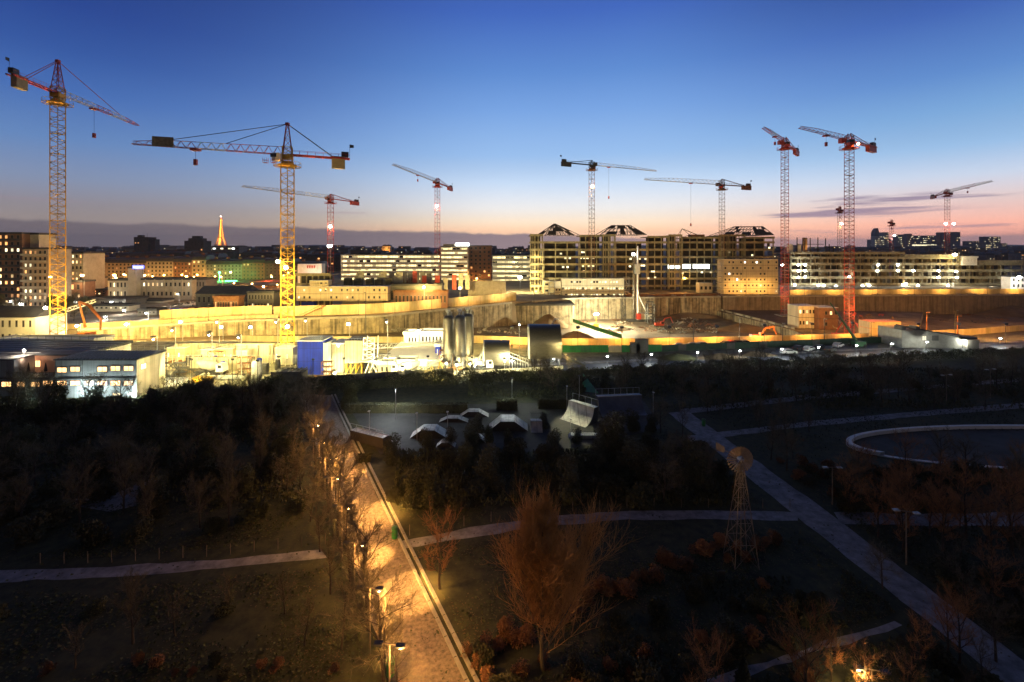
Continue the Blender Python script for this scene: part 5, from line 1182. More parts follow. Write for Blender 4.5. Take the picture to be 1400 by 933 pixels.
# grey cylinder tank, dark box, blue tower, clad towers, steel frame
p = gp(351, 523); solo(MB().lathe(p, [(1.05, 0), (1.05, 4.6), (.9, 4.9), (.3, 5.05)], 28), 'tank', M['galv'], 'grey upright tank beside the dark box, left of the blue tower', 'tank', smooth=False)
Yd = 98; r = thing('container', 'dark open topped container in front of the blue tower', 'container', (X(391, Yd), Yd+1.5, 0)); x0, x1 = X(371, Yd), X(413, Yd)
MB().box(x0, x1, Yd, Yd+2.8, 0, Z(510, Yd)).build('body', M['concdark'], r)
b = MB(); b.bar((x0, Yd, Z(509, Yd)), (x1, Yd, Z(509, Yd)), .12).bar((x0, Yd+2.8, Z(509, Yd)), (x1, Yd+2.8, Z(509, Yd)), .12).bar((x1, Yd, 0), (x1, Yd, Z(509, Yd)), .12).bar((x0, Yd, 0), (x0, Yd, Z(509, Yd)), .12)
for k in range(6): xx = x0+1+k; b.bar((xx, Yd, Z(509, Yd)), (xx+.5, Yd+2.8, Z(509, Yd)+.4), .08)
b.build('frame', M['dark'], r)
Yt = 108; x0, x1 = X(406.5, Yt), X(441, Yt); zt = Z(467, Yt)
r = thing('mixing_tower', 'bright blue sheet clad mixing tower', 'tower', ((x0+x1)/2, Yt+3, 0))
MB().box(x0, x1, Yt, Yt+6, 0, zt).build('cladding', M['bluesheet'], r)
MB().box(x0-.1, x1+.1, Yt-.1, Yt+6.1, zt+.003, zt+.25).build('roof', M['white'], r); MB().box(x1+.01, x1+1.0, Yt+.4, Yt+5.6, 0, zt-.4).build('lift_shaft', M['white'], r)
b = MB()
for k in range(12): xx = x0+(x1-x0)*k/11; b.bar((xx, Yt+.1, zt+.25), (xx, Yt+.1, zt+1.25), .04)
b.bar((x0, Yt+.1, zt+1.25), (x1, Yt+.1, zt+1.25), .04); b.build('roof_railing', M['galv'], r)
Yc = 110
r = thing('clad_tower', 'pale profiled sheet tower, lower left one right of the blue tower', 'tower', (X(465, Yc), Yc+3, 0)); MB().box(X(454, Yc), X(471, Yc), Yc, Yc+5, 0, Z(470.5, Yc)).build('cladding', M['clad'], r); MB().box(X(453.6, Yc), X(471, Yc), Yc-.2, Yc+5.2, Z(470.5, Yc)+.003, Z(469, Yc)).build('roof', M['white'], r)
k = MB().cbox((X(464, Yc), Yc-.3, Z(472.5, Yc)), .5, .4, .4).build('floodlight', M['dark'], r); MB().lathe((X(464, Yc), Yc-.6, Z(473.3, Yc)), [(.1,0),(.24,.12),(.24,.3),(.1,.4)], 8).build('lens', M['lamp'], k)
r = thing('clad_tower', 'grey profiled sheet tower on open steel legs, taller right one', 'tower', (X(483, Yc-1), Yc+2, 0)); MB().box(X(471.5, Yc-1), X(495, Yc-1), Yc-1, Yc+5, Z(497, Yc-1), Z(466, Yc-1)).build('cladding', M['clad'], r)
b = MB()
for px in (473, 479, 486, 494):
    for yy in (Yc-.8, Yc+4.5): b.bar((X(px, Yc-1), yy, 0), (X(px, Yc-1), yy, Z(497, Yc-1)), .16)
    b.bar((X(px, Yc-1), Yc-.8, 0), (X(min(px+7, 494), Yc-1), Yc-.8, Z(497, Yc-1)), .08)
b.build('leg', M['yellow'], r); MB().lathe((X(480, Yc), Yc+1, Z(503, Yc)), [(1.0, 0), (1.0, 1.6)], 16).build('fan_housing', M['dark'], r)
b = MB()
for px in range(473, 496, 4): b.bar((X(px, Yc), Yc, Z(466, Yc)), (X(px, Yc), Yc, Z(463, Yc)), .04)
b.bar((X(473, Yc), Yc, Z(463, Yc)), (X(495, Yc), Yc, Z(463, Yc)), .04).build('roof_railing', M['white'], r)
Yw = 108; r = thing('steel_frame', 'white steel conveyor frame with crossed legs right of the clad towers', 'steel frame', (X(506, Yw), Yw, 0))
b = MB()
for px in (496, 511): 
    for yy in (Yw, Yw+3): b.bar((X(px, Yw), yy, Z(493, Yw)), (X(px+1, Yw), yy, Z(462, Yw)), .13)
for i in range(4):
    za, zb = Z(493-7.7*i, Yw), Z(485.3-7.7*i, Yw); b.bar((X(497, Yw), Yw, za), (X(512, Yw), Yw, zb), .08).bar((X(512, Yw), Yw, za), (X(497, Yw), Yw, zb), .08).bar((X(497, Yw), Yw, zb), (X(512, Yw), Yw, zb), .1)
b.build('upper_frame', M['white'], r)
b = MB()
for a, c in ((505, 498), (507, 516), (512, 503), (512, 521)):
    for yy in (Yw, Yw+3): b.bar((X(a, Yw), yy, Z(494, Yw)), (X(c, Yw), yy, 0), .15)
b.build('leg', M['white'], r); MB().box(X(493, Yw), X(515, Yw), Yw-.6, Yw+3.6, Z(495, Yw), Z(492.5, Yw)).build('deck', M['galv'], r)
# white roofed material hall, small white cabins
Yh = 116; r = thing('material_hall', 'glaring white flat roofed material hall left of the silos', 'hall', (X(560, Yh), Yh+8, 0)); x0, x1 = X(518, Yh), X(598, Yh)
zr = Z(492, Yh); MB().box(x0+.5, x1-.5, Yh+1, Yh+17, 0, zr-.4).build('wall', M['white'], r)
b = MB(); lo = [(x0, Yh, zr-.4), (x1, Yh, zr-.4), (X(596, Yh+18), Yh+18, zr+.5), (X(548, Yh+18), Yh+18, zr+.5)]; b.face(lo[::-1]).face([(x, y, z+.35) for x, y, z in lo])
for i in range(4): j = (i+1) % 4; b.face([lo[i], lo[j], (lo[j][0], lo[j][1], lo[j][2]+.35), (lo[i][0], lo[i][1], lo[i][2]+.35)])
b.build('roof', M['white'], r); MB().box(x0, x1+8, Yh-.4, Yh-.02, zr-1.6, zr-.3).build('conveyor_gallery', M['galv'], r)
bld('white cabin with a railing roof behind the material hall, left of the silos', 552, 572, 458, 136, 5, 1, 4, 'white', 'white', .2, ('litwhite',), z0=0)
bld('long white low building directly left of the silos', 574, 606, 457, 138, 5, 1, 6, 'white', 'white', 0, z0=0)
bld('small blue and white control cabin left of the silos', 595, 601, 474, 122, 3, 1, 1, 'bluesheet', 'white', .9, ('litpale',), z0=0)
bld('glaring white working bay under the conveyor gallery', 540, 566, 497, 108, 4, 1, 3, 'white', 'white', .3, ('litwhite',), z0=0)
bld('pale ochre bin under the conveyor gallery, right of the steel frame', 517, 540, 499, 107, 4, 1, 3, 'hoard_a', 'galv', 0, z0=0)
r = thing('conveyor', 'inclined belt conveyor right of the glaring white bay', 'conveyor', (X(590, 106), 106, 0)); b = MB(); p, q = at(566, 515, 106), at(606, 490, 110); boom(b, p, (q-p).normalized(), V((0,1,0)), 0, (q-p).length, 1.1, 1., 1., .07, 1.2); b.build('belt_frame', M['galv'], r)
b = MB()
for u in (.25, .6, .9): m_ = p.lerp(q, u); b.bar(m_, (m_.x-.8, m_.y, 0), .08).bar(m_, (m_.x+.8, m_.y, 0), .08)
b.build('support', M['yellow'], r)
# silos
for i, (lb, px, pt_, pb, rad, dy) in enumerate((('steel silo at the left of the three', 613, 433, 486, 1.3, 0), ('steel silo in front, middle of the three', 629, 432.5, 489, 1.45, -2.4), ('steel silo at the back right of the three', 640, 430.5, 487, 1.25, 2.0))):
    Y = 112+dy; c = V((X(px, Y), Y, 0)); zt, zb = Z(pt_, Y), Z(pb, Y); rad = 7*Y/F*(1.08 if i == 1 else 1)
    t = thing('silo', lb, 'silo', c)
    MB().lathe(c, [(rad*.35, zb-1.2), (rad, zb+.8), (rad, zt-.5), (rad*.92, zt-.1), (rad*.5, zt+.25)], 40).build('barrel', M['steel'], t)
    b = MB()
    for k in range(4): a = PI/4+k*PI/2; b.bar(c+V((math.cos(a)*rad*.85, math.sin(a)*rad*.85, 0)), c+V((math.cos(a)*rad*.85, math.sin(a)*rad*.85, zb+1.2)), .12)
    b.build('leg', M['dark'], t)
    MB().lathe(c+V((-.1,0,zt+.2)), [(.32, 0), (.32, .9), (.6, 1.0), (.6, 1.5)], 14).lathe(c+V((.7,.2,zt)), [(.2, 0), (.2, 1.1)], 8).build('filter_cap', M['galv'], t)
    b = MB()
    for k in range(18): a, e = 2*PI*k/18, 2*PI*(k+1)/18; P_0, P_1 = c+V((math.cos(a)*rad*.98, math.sin(a)*rad*.98, zt)), c+V((math.cos(e)*rad*.98, math.sin(e)*rad*.98, zt)); b.bar(P_0, P_0+V((0,0,1)), .03).bar(P_0+V((0,0,1)), P_1+V((0,0,1)), .03)
    b.build('railing', M['dark'], t)
    b = MB(); b.bar(c+V((rad+.12,-.3,zb)), c+V((rad+.12,-.3,zt+.8)), .04).bar(c+V((rad+.12,.2,zb)), c+V((rad+.12,.2,zt+.8)), .04); b.build('ladder', M['dark'], t)
# curved steel conveyor sheds
def curved_shed(label, px0, px1, pyb, pyt, Y, depth, m):
    x0, x1 = X(px0, Y), X(px1, Y); zb, zt = Z(pyb, Y), Z(pyt, Y); h = zt-zb
    r = thing('curved_shed', label, 'shed', ((x0+x1)/2, Y+depth/2, 0)); b = MB(); pr_ = []
    for k in range(13): a = PI/2*k/12; pr_.append((Y+depth*.62*(1-math.cos(a))-.0, zb+h*.45+h*.55*math.sin(a)))
    poly = [(Y, zb)]+pr_+[(Y+depth, zt-.4), (Y+depth, zb)]
    b.prism(poly, 'x', x0, x1); b.build('shell', m, r)
    e = MB(); e.prism([(y, z) for y, z in poly], 'x', x0-.35, x0-.01).build('end_wall', M['white'], r)
    b = MB()
    for z in [zb+h*.05*k for k in range(1, 10)]: b.box(x0+.1, x1-.1, Y-.06, Y-.004, z-.03, z+.03)
    b.build('sheet_ribs', M['steel'], r)
    b = MB()
    for xx in (x0+.6, x1-.6):
        for yy in (Y+.5, Y+depth-.6): b.bar((xx, yy, 0), (xx, yy, zb), .16)
    b.bar((x0+.6, Y+.5, .2), (x1-.6, Y+.5, zb-.1), .08).build('leg', M['dark'], r)
    p, q = V((x1-.2, Y+2, zb+.5)), V((x1+6, Y+1, .6)); k = MB(); k.bar(p, q, .35).bar(p+V((0,-.6,.6)), q+V((0,-.6,.9)), .05); k.build('chute', M['dark'], r)
    return r
curved_shed('tall curved steel shed with a drum roof at the right end of the plant', 724.5, 768, 491, 447.5, 113, 7, M['steel'])
curved_shed('smaller curved steel shed right of the silos', 662, 697, 500, 469.5, 111, 6, M['steel'])
b = MB(); p, q = at(648, 502, 110), at(663, 475, 112); b.bar(p, q, .3).bar(p+V((0,.8,0)), q+V((0,.8,0)), .12); solo(b, 'pipe_chute', M['galv'], 'slanted pale chute between the silos and the smaller curved shed', 'chute')
b = MB(); p, q = at(697, 487, 111), at(722, 497, 111); b.bar(p, q, .2).bar(p+V((0,0,.9)), q+V((0,0,.9)), .06)
for k in range(8): u = p.lerp(q, k/7); b.bar(u, u+V((0,0,.9)), .05); b.bar((u.x, u.y, 0), u, .06)
solo(b, 'gangway', M['galv'], 'sloping gangway between the two curved sheds', 'gangway')
b = MB(); p = at(759, 436, 119); b.bar((p.x-1.2, 119, Z(447, 119)), (p.x, 119, p.z), .2).bar((p.x, 119, p.z), (p.x+.9, 119, p.z-.2), .2).bar((p.x-1.2, 119, 0), (p.x-1.2, 119, Z(447, 119)), .2); solo(b, 'vent_pipe', M['galv'], 'bent pale vent pipe sticking up behind the tall curved shed', 'pipe')
# low front wall of the plant
hoarding('low dark boundary fence along the front of the batching plant', gl([(414,531),(470,527),(540,522),(620,517)]), 2.3, [M['concdark'], M['mesh']], seg=2)
hoarding('pale low boundary wall under the curved sheds', gl([(622,513),(700,509),(770,505.5)]), .9, [M['conc'], M['white']], seg=2, posts=False, name='low_wall', cat='wall')
# grey weighbridge building at the right, before the hoarding
Yg = 137; x0, x1 = X(1233, Yg), X(1318, Yg)
r = thing('concrete_hall', 'grey concrete building with a sloping dark roof and one lit window at the right', 'building', ((x0+x1)/2, Yg+4, 0))
MB().prism([(x0, 0), (X(1318, Yg), 0), (X(1318, Yg), Z(463.5, Yg)), (X(1262, Yg), Z(452, Yg)), (x0, Z(452, Yg))], 'y', Yg, Yg+9).build('wall', M['conc'], r)
MB().box(X(1318, Yg)+.003, X(1334, Yg), Yg-1, Yg+9, 0, Z(464, Yg)).build('end_block', M['pale'], r)
MB().prism([(X(1260, Yg), Z(451.8, Yg)), (X(1319, Yg), Z(463.2, Yg)), (X(1335, Yg), Z(463.4, Yg)), (X(1335, Yg), Z(461.8, Yg)), (X(1319, Yg), Z(461.5, Yg)), (X(1260, Yg), Z(450, Yg))], 'y', Yg-.3, Yg+9.3).build('roof', M['roofdark'], r)
for a in (1234, 1254): MB().box(X(a, Yg), X(a+6, Yg), Yg+.4, Yg+3, Z(452, Yg)+.003, Z(447, Yg)).build('chimney', M['concdark'], r)
window(r, X(1263.5, Yg), Yg-.01, Z(462.5, Yg), 1.4, 1.5, M['litpale'])
b = MB(); b.box(X(1274, Yg), X(1283, Yg), Yg-.05, Yg-.004, Z(466, Yg), Z(459, Yg)); b.build('door', M['concdark'], r)
# thin dark poles along the near rim
for i, (px, pt_, pb) in enumerate(((948,437,474),(1011,436,472),(1070,442,470),(1127,436,469),(1191,441,467),(1267,427,463),(1306,425,460),(1309,432,460),(730,395,470),(500,400,470))):
    p = gp(px, pb); solo(MB().bar(p, (p.x, p.y, Z(pt_, p.y)), .13, .09, 8).bar((p.x, p.y, Z(pt_, p.y)), (p.x, p.y-.9, Z(pt_, p.y)+.1), .06).cbox((p.x, p.y-1.1, Z(pt_, p.y)+.1), .35, .6, .14), 'lamp_post', M['orange'] if px in (1267, 1309) else M['dark'], 'thin dark unlit lamp post along the near rim of the pit' if px not in (1267,1309) else 'thin orange lit mast behind the grey concrete building', 'lamp post', 'unlit posts along the pit rim' if px not in (1267,1309) else 'orange lit masts behind the concrete building')  # two masts carry the sodium glow as orange paint
# ---------------------------------------------------------------- floodlights of the site
def flood(label, px, py, Y, z0, power, col=YG, lens='lamp', r=.4):
    return streetlamp(label, px, py, Y, lens, power, col, z0, 'floodlight', None, r, 'floodlight_mast')
FP = 17000
flood('floodlight on a pole between the far left crane and the orange pump arm', 110, 445, 146, 0, FP*1.2)
flood('floodlight on a pole before the tall ochre hoarding, first right of the pump arm', 177, 443, 147, 0, FP*1.2)
flood('floodlight on a pole before the pit wall, third from the left', 250, 440, 148, 0, FP*1.1)
flood('floodlight on a pole before the pit wall, fourth from the left', 305, 447, 148, 0, FP)
flood('floodlight on a pole before the pit wall, left neighbour of the big yellow crane', 345, 447, 148, 0, FP)
flood('floodlight on a pole before the pit wall above the clad towers', 478, 443, 149, 0, FP*1.6, r=.5)
flood('small floodlight above the long white building left of the silos', 573, 452, 134, 0, 2600, WHT, 'lampwhite', .3)
flood('glaring floodlight at the foot of the unfinished concrete building, left corner', 711, 380, 270, 3, 60000, (1., .85, .4), 'lamp', 1.1)
flood('site lamp before the storage shed on the plateau', 580, 393, 206, 3, 12000, YG, 'lamp', .5)
flood('site lamp before the standing wall panels, left of the sheet pile wall', 629, 394, 218, 3, 12000, YG, 'lamp', .5)
flood('floodlight high on a pole right of the grey site office', 220, 484, 102, 0, 3600, (1., .85, .4), 'lamp', .22)
for px, py, Y, p_ in ((460,508,106,2000),(515,494,106,1600),(546,492,113,1500),(566,493,113,1200),(625,497,107,1500),(643,496,108,1500),(690,492,108,2200),(552,503,104,1800),(611,495,108,900),(436,519,105,900)):
    flood('white work lamp on a short post among the plant machinery', px, py, Y, 0, p_*2.6, (1., .88, .42), 'lamp', .2)['group'] = 'work lamps in the plant'
for px, py, Y in ((240,492,115),(300,470,128),(380,472,128),(215,500,104),(330,500,106),(290,496,109),(420,470,130),(530,472,128),(640,468,128),(710,470,124)):
    flood('slim yellow floodlight over the glaring yard behind the offices', px, Z(0,1)*0+HOR+(H-9.5)*F/Y, Y, 0, 8000, (1., .76, .22), 'lamp', .16)['group'] = 'yard floodlights'
# fill floods added on the front boundary to brighten the plant fronts
for px, Y, z, p_ in ((228, 97, 5.5, 5200), (262, 98, 6, 3400), (318, 98, 6, 3400), (352, 97, 6, 1800), (428, 100, 5.5, 900), (470, 101, 5.5, 4200), (530, 102, 5.5, 5200), (585, 103, 5.5, 3400), (645, 104, 5.0, 1500), (705, 105, 5.0, 1300), (775, 106, 5.0, 1400)):
    q = V((X(px, Y), Y, 0)); t = thing('boundary_fill_flood', 'dark backed fill floodlight added on the front fence of the plant, turned inward', 'floodlight', q, 'fill floods added along the front fence'); MB().bar(q, q+V((0,0,z)), .07, .05, 6).build('pole', M['dark'], t); k = MB().cbox(q+V((0,0,z+.1)), .6, .16, .4).build('lamp_head', M['dark'], t); MB().cbox(q+V((0,.1,z+.1)), .5, .04, .3).build('lens', M['lamp'], k)
    light('SPOT', q+V((0,.3,z)), p_*1.5, (1., .80, .30), q+V((0,14,2.)), 165, .2, .4)
light('SPOT', V((X(236, 95), 94, 6)), 3000, (1., .82, .36), V((X(200, 95), 95, 4)), 120, .15, .6)  # bare spot added to brighten the office end wall
for cx_, cy_, z0_, top, p_ in ((X(79,135), 135, 2, 60, 190000), (X(393,124), 124, 3, 50, 130000), (X(1161,178), 178, -2, 25, 26000), (X(1073,233), 233, -2, 22, 26000)):  # ground floods added to brighten the crane masts from below
    q = V((cx_+2.2, cy_-(5.5 if cx_ < -120 else 9), z0_)); t = thing('mast_fill_flood', 'added low fill floodlight aimed up the mast of the ' + ('far left crane' if cx_ < -120 else 'big yellow crane' if cx_ < 0 else 'tall red crane' if cy_ < 200 else 'dark red crane in the pit'), 'floodlight', q); MB().cbox(q+V((0,0,-.3)), .8, .5, .5).build('housing', M['dark'], t); MB().cbox(q+V((0,.1,-.02)), .6, .35, .05).build('lens', M['lit'], t)
    light('SPOT', q+V((0,.2,.2)), p_, (1., .58, .14) if cx_ < 0 else (1., .5, .2), V((cx_, cy_, z0_+top*.5)), 48, .1, .7)
# hot white glare on the pit floor: two floods aimed at the ground by a white cabin
p = gp(815, 447, -8); r = thing('light_tower', 'glaring white light tower and its floodlit ground in the middle of the pit', 'light tower', p)
MB().cbox(p+V((0,0,.8)), 2.4, 1.6, 1.2).bar(p+V((0,0,1)), p+V((0,0,6)), .12).build('trailer', M['yellow'], r); k = MB().cbox(p+V((0,0,6.1)), 2.4, .5, .9).build('lamp_head', M['dark'], r); MB().cbox(p+V((0,-.35,6.1)), 2.2, .15, .8).build('lens', M['lamp'], k)
light('SPOT', p+V((0,-.8,6.0)), 170000, (1.,.93,.62), p+V((2,-7,0)), 140, .4); light('POINT', p+V((0,0,8)), 62000, (1.,.9,.55), size=.4)
# sodium lamps that light the hoardings: masts with hoods turned to the fence
for i, px in enumerate((700, 790, 850, 915, 980, 1045, 1110, 1165)):
    q = gp(px, interp([(690,476.5),(900,475.6),(970,474.6),(1060,471.6),(1180,468)], px)); Yn = q.y; t = thing('sodium_mast', 'hooded lamp mast in front of the orange lit hoarding, one of a row', 'lamp mast', (q.x, Yn, 0), 'hooded lamps before the hoarding')
    MB().bar((q.x, Yn, 0), (q.x, Yn, 6.2), .09, .06, 6).build('pole', M['dark'], t); MB().prism([(Yn-.35, 6.55), (Yn-.3, 5.9), (Yn-.2, 5.9), (Yn-.2, 6.4), (Yn+.6, 6.5), (Yn+.6, 6.6)], 'x', q.x-.5, q.x+.5).build('hood', M['dark'], t)
    light('SPOT', (q.x, Yn+.1, 6.2), 12000, SOD, (q.x, Yn+9, .2), 150, .12, .9)
for px in (1255, 1310, 1375, 1440):
    q = gp(px, 470); t = thing('sodium_mast', 'hooded lamp mast before the right hand hoarding, one of a row', 'lamp mast', (q.x, q.y, 0), 'hooded lamps at the right hoarding')
    MB().bar((q.x, q.y, 0), (q.x, q.y, 6.2), .09, .06, 6).build('pole', M['dark'], t); MB().prism([(q.y-.35, 6.55), (q.y-.3, 5.9), (q.y-.2, 5.9), (q.y-.2, 6.4), (q.y+.6, 6.5), (q.y+.6, 6.6)], 'x', q.x-.5, q.x+.5).build('hood', M['dark'], t)
    light('SPOT', (q.x, q.y+.1, 6.2), 9000, SOD, (q.x, q.y+14, 1.), 140, .12, .9)
for px, p_ in ((235, 5200), (285, 5200), (335, 5200), (395, 6000), (440, 7000), (490, 8000), (540, 9000), (590, 9000), (640, 8000), (685, 7000)):
    q = onT(px, 1.2); t = thing('sodium_mast', 'hooded lamp mast on the pit wall lighting the plateau hoarding', 'lamp mast', q, 'hooded lamps on the pit wall'); MB().bar(q, q+V((0,0,6.5)), .09, .06, 6).build('pole', M['dark'], t); MB().cbox(q+V((0,.2,6.6)), .8, .8, .15).build('hood', M['dark'], t)
    light('SPOT', q+V((0,.3,6.4)), p_*.7, (1., .58, .16), q+V((0,7.5,2.)), 150, .12, .9)
for px in (1020, 1050, 1100, 1150, 1200, 1250, 1300, 1350, 1400):
    q = onT(px, 1.5); t = thing('sodium_mast', 'hooded lamp mast on the right pit wall lighting the plateau edge', 'lamp mast', q, 'hooded lamps on the right pit wall'); MB().bar(q, q+V((0,0,6)), .09, .06, 6).build('pole', M['dark'], t); MB().cbox(q+V((0,.2,6.1)), .8, .8, .15).build('hood', M['dark'], t)
    light('SPOT', q+V((0,.3,5.9)), 6500, (1., .52, .12), q+V((0,14,4.)), 150, .12, .9)
for px, Y, z, p_, c_ in ((870, 272, 12, 3000, SOD), (930, 274, 10, 3500, SOD), (1160, 168, 9, 5600, SOD), (1110, 182, 8, 5600, SOD), (1267, 196, 9, 9000, SOD), (1309, 190, 9, 9000, SOD), (1385, 215, 9, 9000, SOD), (1215, 205, 9, 6000, SOD), (1215, 150, 8, 1800, SOD)):  # bare points without masts, added to brighten the pit and its rim
    q = V((X(px, Y), Y, z)); light('POINT', q, p_, c_, size=.2)
# more of the crowded yard: cabins, drums, scaffold bays, pipes, mixer trucks
RG = random.Random(31)
for i, (a, b_, pb, pt_, Y, m_) in enumerate(((274,292,487,478,117,'cabin'),(296,318,487,477,117.5,'cabinb'),(323,338,488,480,116,'cabin'),(376,400,487,476,117,'cabin'),(228,252,486,476,120,'cabinb'))):
    cabins(['white yard cabin left in the row behind the railing', 'beige yard cabin, second in the row behind the railing', 'small white yard cabin, third in the row behind the railing', 'white yard cabin next to the blue tower', 'beige yard cabin right of the grey site office roof'][i], a, b_, pb, pt_, Y, 2.6, 1, 5, m_, .3, z0=0)
for i in range(9):
    px = 262+i*15+RG.uniform(-4,4); q = gp(px, RG.uniform(497, 516)); r_ = RG.uniform(.5,.9); solo(MB().lathe(q, [(r_, 0), (r_, RG.uniform(1.2, 2.4)), (r_*.8, 2.5)], 18), 'drum', M[RG.choice(['galv','dark','rust','bluesheet'])], 'upright drum or small tank in the glaring yard, one of many', 'drum', 'drums in the yard')
for i, (px, py, w_, h_) in enumerate(((448,515,2.4,3.5),(522,508,4,4.2),(610,503,3.4,4.4),(700,503,3,3.2),(336,512,3.4,4),(247,515,3,3.2),(296,505,3.6,4.4))):
    q = gp(px, py); b = MB()
    for u in (-w_/2, 0, w_/2):
        for v in (-.7, .7): b.bar(q+V((u, v, 0)), q+V((u, v, h_)), .06)
    for z in (h_*.33, h_*.66, h_):
        for v in (-.7, .7): b.bar(q+V((-w_/2, v, z)), q+V((w_/2, v, z)), .05)
        b.cbox(q+V((0,0,z+.05)), w_, 1.3, .06)
    b.bar(q+V((-w_/2,-.7,0)), q+V((w_/2,-.7,h_)), .05).bar(q+V((w_/2,-.7,0)), q+V((-w_/2,-.7,h_)), .05)
    solo(b, 'scaffold', M['dark' if i % 2 else 'rust'], 'small bay of dark scaffold among the plant machinery, one of several', 'scaffold', 'scaffold bays in the plant')
for i, (px, py, L_) in enumerate(((452,519,9),(535,514,8),(575,511,7),(632,507,8),(300,519,10),(268,509,7))):
    q = gp(px, py); b = MB()
    for k in range(4): b.bar(q+V((-L_/2, k*.35, .25+.0*k)), q+V((L_/2, k*.35, .25)), .16, n=8, cap=True)
    for k in range(3): b.bar(q+V((-L_/2+.4, .17+k*.35, .55)), q+V((L_/2-.3, .17+k*.35, .55)), .16, n=8, cap=True)
    solo(b, 'pipe_stack', M[['rust','galv','dark'][i % 3]], 'stack of long pipes lying in the plant yard, one of several', 'pipes', 'pipe stacks in the plant')
def mixer(label, q, flip):
    r = thing('mixer_truck', label, 'mixer truck', q); f = flip
    MB().box(q.x-3.4, q.x+3.4, q.y-1, q.y+1, .7, 1.0).build('chassis', M['dark'], r); k = MB().prism([(q.x+f*1.9, 1.0), (q.x+f*3.5, 1.0), (q.x+f*3.5, 1.9), (q.x+f*3.2, 2.8), (q.x+f*1.9, 2.8)], 'y', q.y-1.1, q.y+1.1).build('cab', M['white'], r)
    MB().box(min(q.x+f*2.4, q.x+f*3.2), max(q.x+f*2.4, q.x+f*3.2), q.y-1.13, q.y-1.11, 1.9, 2.6).build('cab_window', M['glass'], k)
    b = MB(); p0, p1, p2, p3 = V((q.x+f*1.7, q.y, 1.9)), V((q.x+f*.7, q.y, 2.1)), V((q.x-f*1.4, q.y, 2.5)), V((q.x-f*3.1, q.y, 3.0)); b.bar(p0, p1, .6, 1.15, 16, cap=True).bar(p1, p2, 1.15, 1.1, 16).bar(p2, p3, 1.1, .5, 16, cap=True); b.build('drum', M['conc'], r)
    for u in (-2.4, -1.3, 2.5):
        for v in (-.95, .95): MB().bar((q.x+f*u, q.y+v-.14, .5), (q.x+f*u, q.y+v+.14, .5), .5, n=16, cap=True).build('wheel', M['black'], r)
for lb, px, py, f in (('white concrete mixer truck in the yard right of the grey site office', 288, 513, 1), ('white concrete mixer truck below the material hall', 556, 513, -1), ('concrete mixer truck between silos and smaller curved shed', 655, 507, 1)): mixer(lb, gp(px, py), f)
b = MB(); p, q = at(497, 478, 108.5), at(606, 470, 111); boom(b, p, (q-p).normalized(), V((0,1,0)), 0, (q-p).length, 1.0, .9, .9, .06, 1.2); solo(b, 'conveyor', M['galv'], 'thin overhead conveyor bridge from the white steel frame to the silos', 'conveyor')
# ---------------------------------------------------------------- boulevard lamps and parked cars
for i, px in enumerate((655, 700, 757, 830, 890, 953, 1011, 1068, 1118, 1170, 1218, 1266, 1316, 1366)):
    py = interp([(640,511),(760,505),(900,498),(1050,491.5),(1200,484),(1420,472)], px); q = gp(px, py-1.2)
    t = thing('boulevard_lamp', 'low white lamp along the boulevard behind the dark hedge, one of a long row', 'street lamp', q, 'boulevard lamps')
    MB().bar(q, q+V((0,0,2.6)), .06, n=6).build('pole', M['dark'], t); k = MB().cbox(q+V((0,-.3,2.7)), .9, .7, .16).build('lamp_head', M['dark'], t); MB().lathe(q+V((0,-.35,2.38)), [(.1,0),(.26,.08),(.26,.2),(.1,.26)], 8).build('lens', M['lampwhite'], k)
    light('POINT', q+V((0,-.9,2.2)), 520, (.95, 1., .9), size=.12)
def car(label, body):
    r = thing('parked_car', label, 'car')
    prof = [(-2.1,.32),(2.1,.32),(2.15,.72),(1.95,.88),(1.05,.98),(.45,1.42),(-1.1,1.46),(-1.75,1.05),(-2.12,.95)]
    MB().prism(prof, 'y', -.82, .82).build('body', body, r)
    MB().prism([(.98,1.0),(.42,1.37),(-1.05,1.41),(-1.6,1.06)], 'y', -.83, .83).build('window', M['glass'], r)
    for sx_ in (-1.3, 1.3):
        for sy_ in (-.78, .78):
            wq = MB().bar((sx_, sy_-.1, .32), (sx_, sy_+.1, .32), .32, n=16, cap=True).build('wheel', M['black'], r); MB().bar((sx_, sy_-.11, .32), (sx_, sy_+.11, .32), .18, n=10, cap=True).build('rim', M['galv'], wq)
    for sy_ in (-.6, .6): MB().cbox((2.14, sy_, .72), .06, .34, .16).build('headlight', M['white'], r); MB().cbox((-2.12, sy_, .8), .06, .3, .16).build('taillight', M['red'], r)
    return proto(r)
cw = car('white parked car on the strip before the green fence, leftmost of three', M['white']); cd_ = car('dark parked car on the strip before the green fence, left of the pale mound', M['dark']); cr_ = car('red parked car between two others before the green fence', M['red'])
spots = [(930,476,cw,0,None),(945,475,cw,2.9,'white parked car before the green fence, second from the left'),(962,474,cw,0,'white parked car before the green fence, right end of the left cluster'),(1002,472.6,cr_,0,None),(1011,472,cd_,3,None),(1020,471.5,cw,0,'white parked car before the green fence, right end of the right cluster'),(995,473,cd_,0,'dark parked car before the green fence, left end of the right cluster'),
 (1092,479,cd_,.6,'dark car parked obliquely under the green crane boom, left one'),(1106,480,cw,.6,'white car parked obliquely under the green crane boom'),(1121,478,cd_,.6,'dark car parked obliquely under the green crane boom, right one'),(1135,481,cd_,.6,'dark car parked nearest the boulevard below the tall red crane'),(1078,484,cw,.1,'white car parked nearest the boulevard below the left one of the tall cranes'),(1146,475,cw,.6,'white car parked beside the foot of the green boom')]
for px, py, src, rz, lb in spots:
    q = gp(px, py)
    if lb is None: src.location = q
    else: dup(src, q, rz, 1., lb, None)
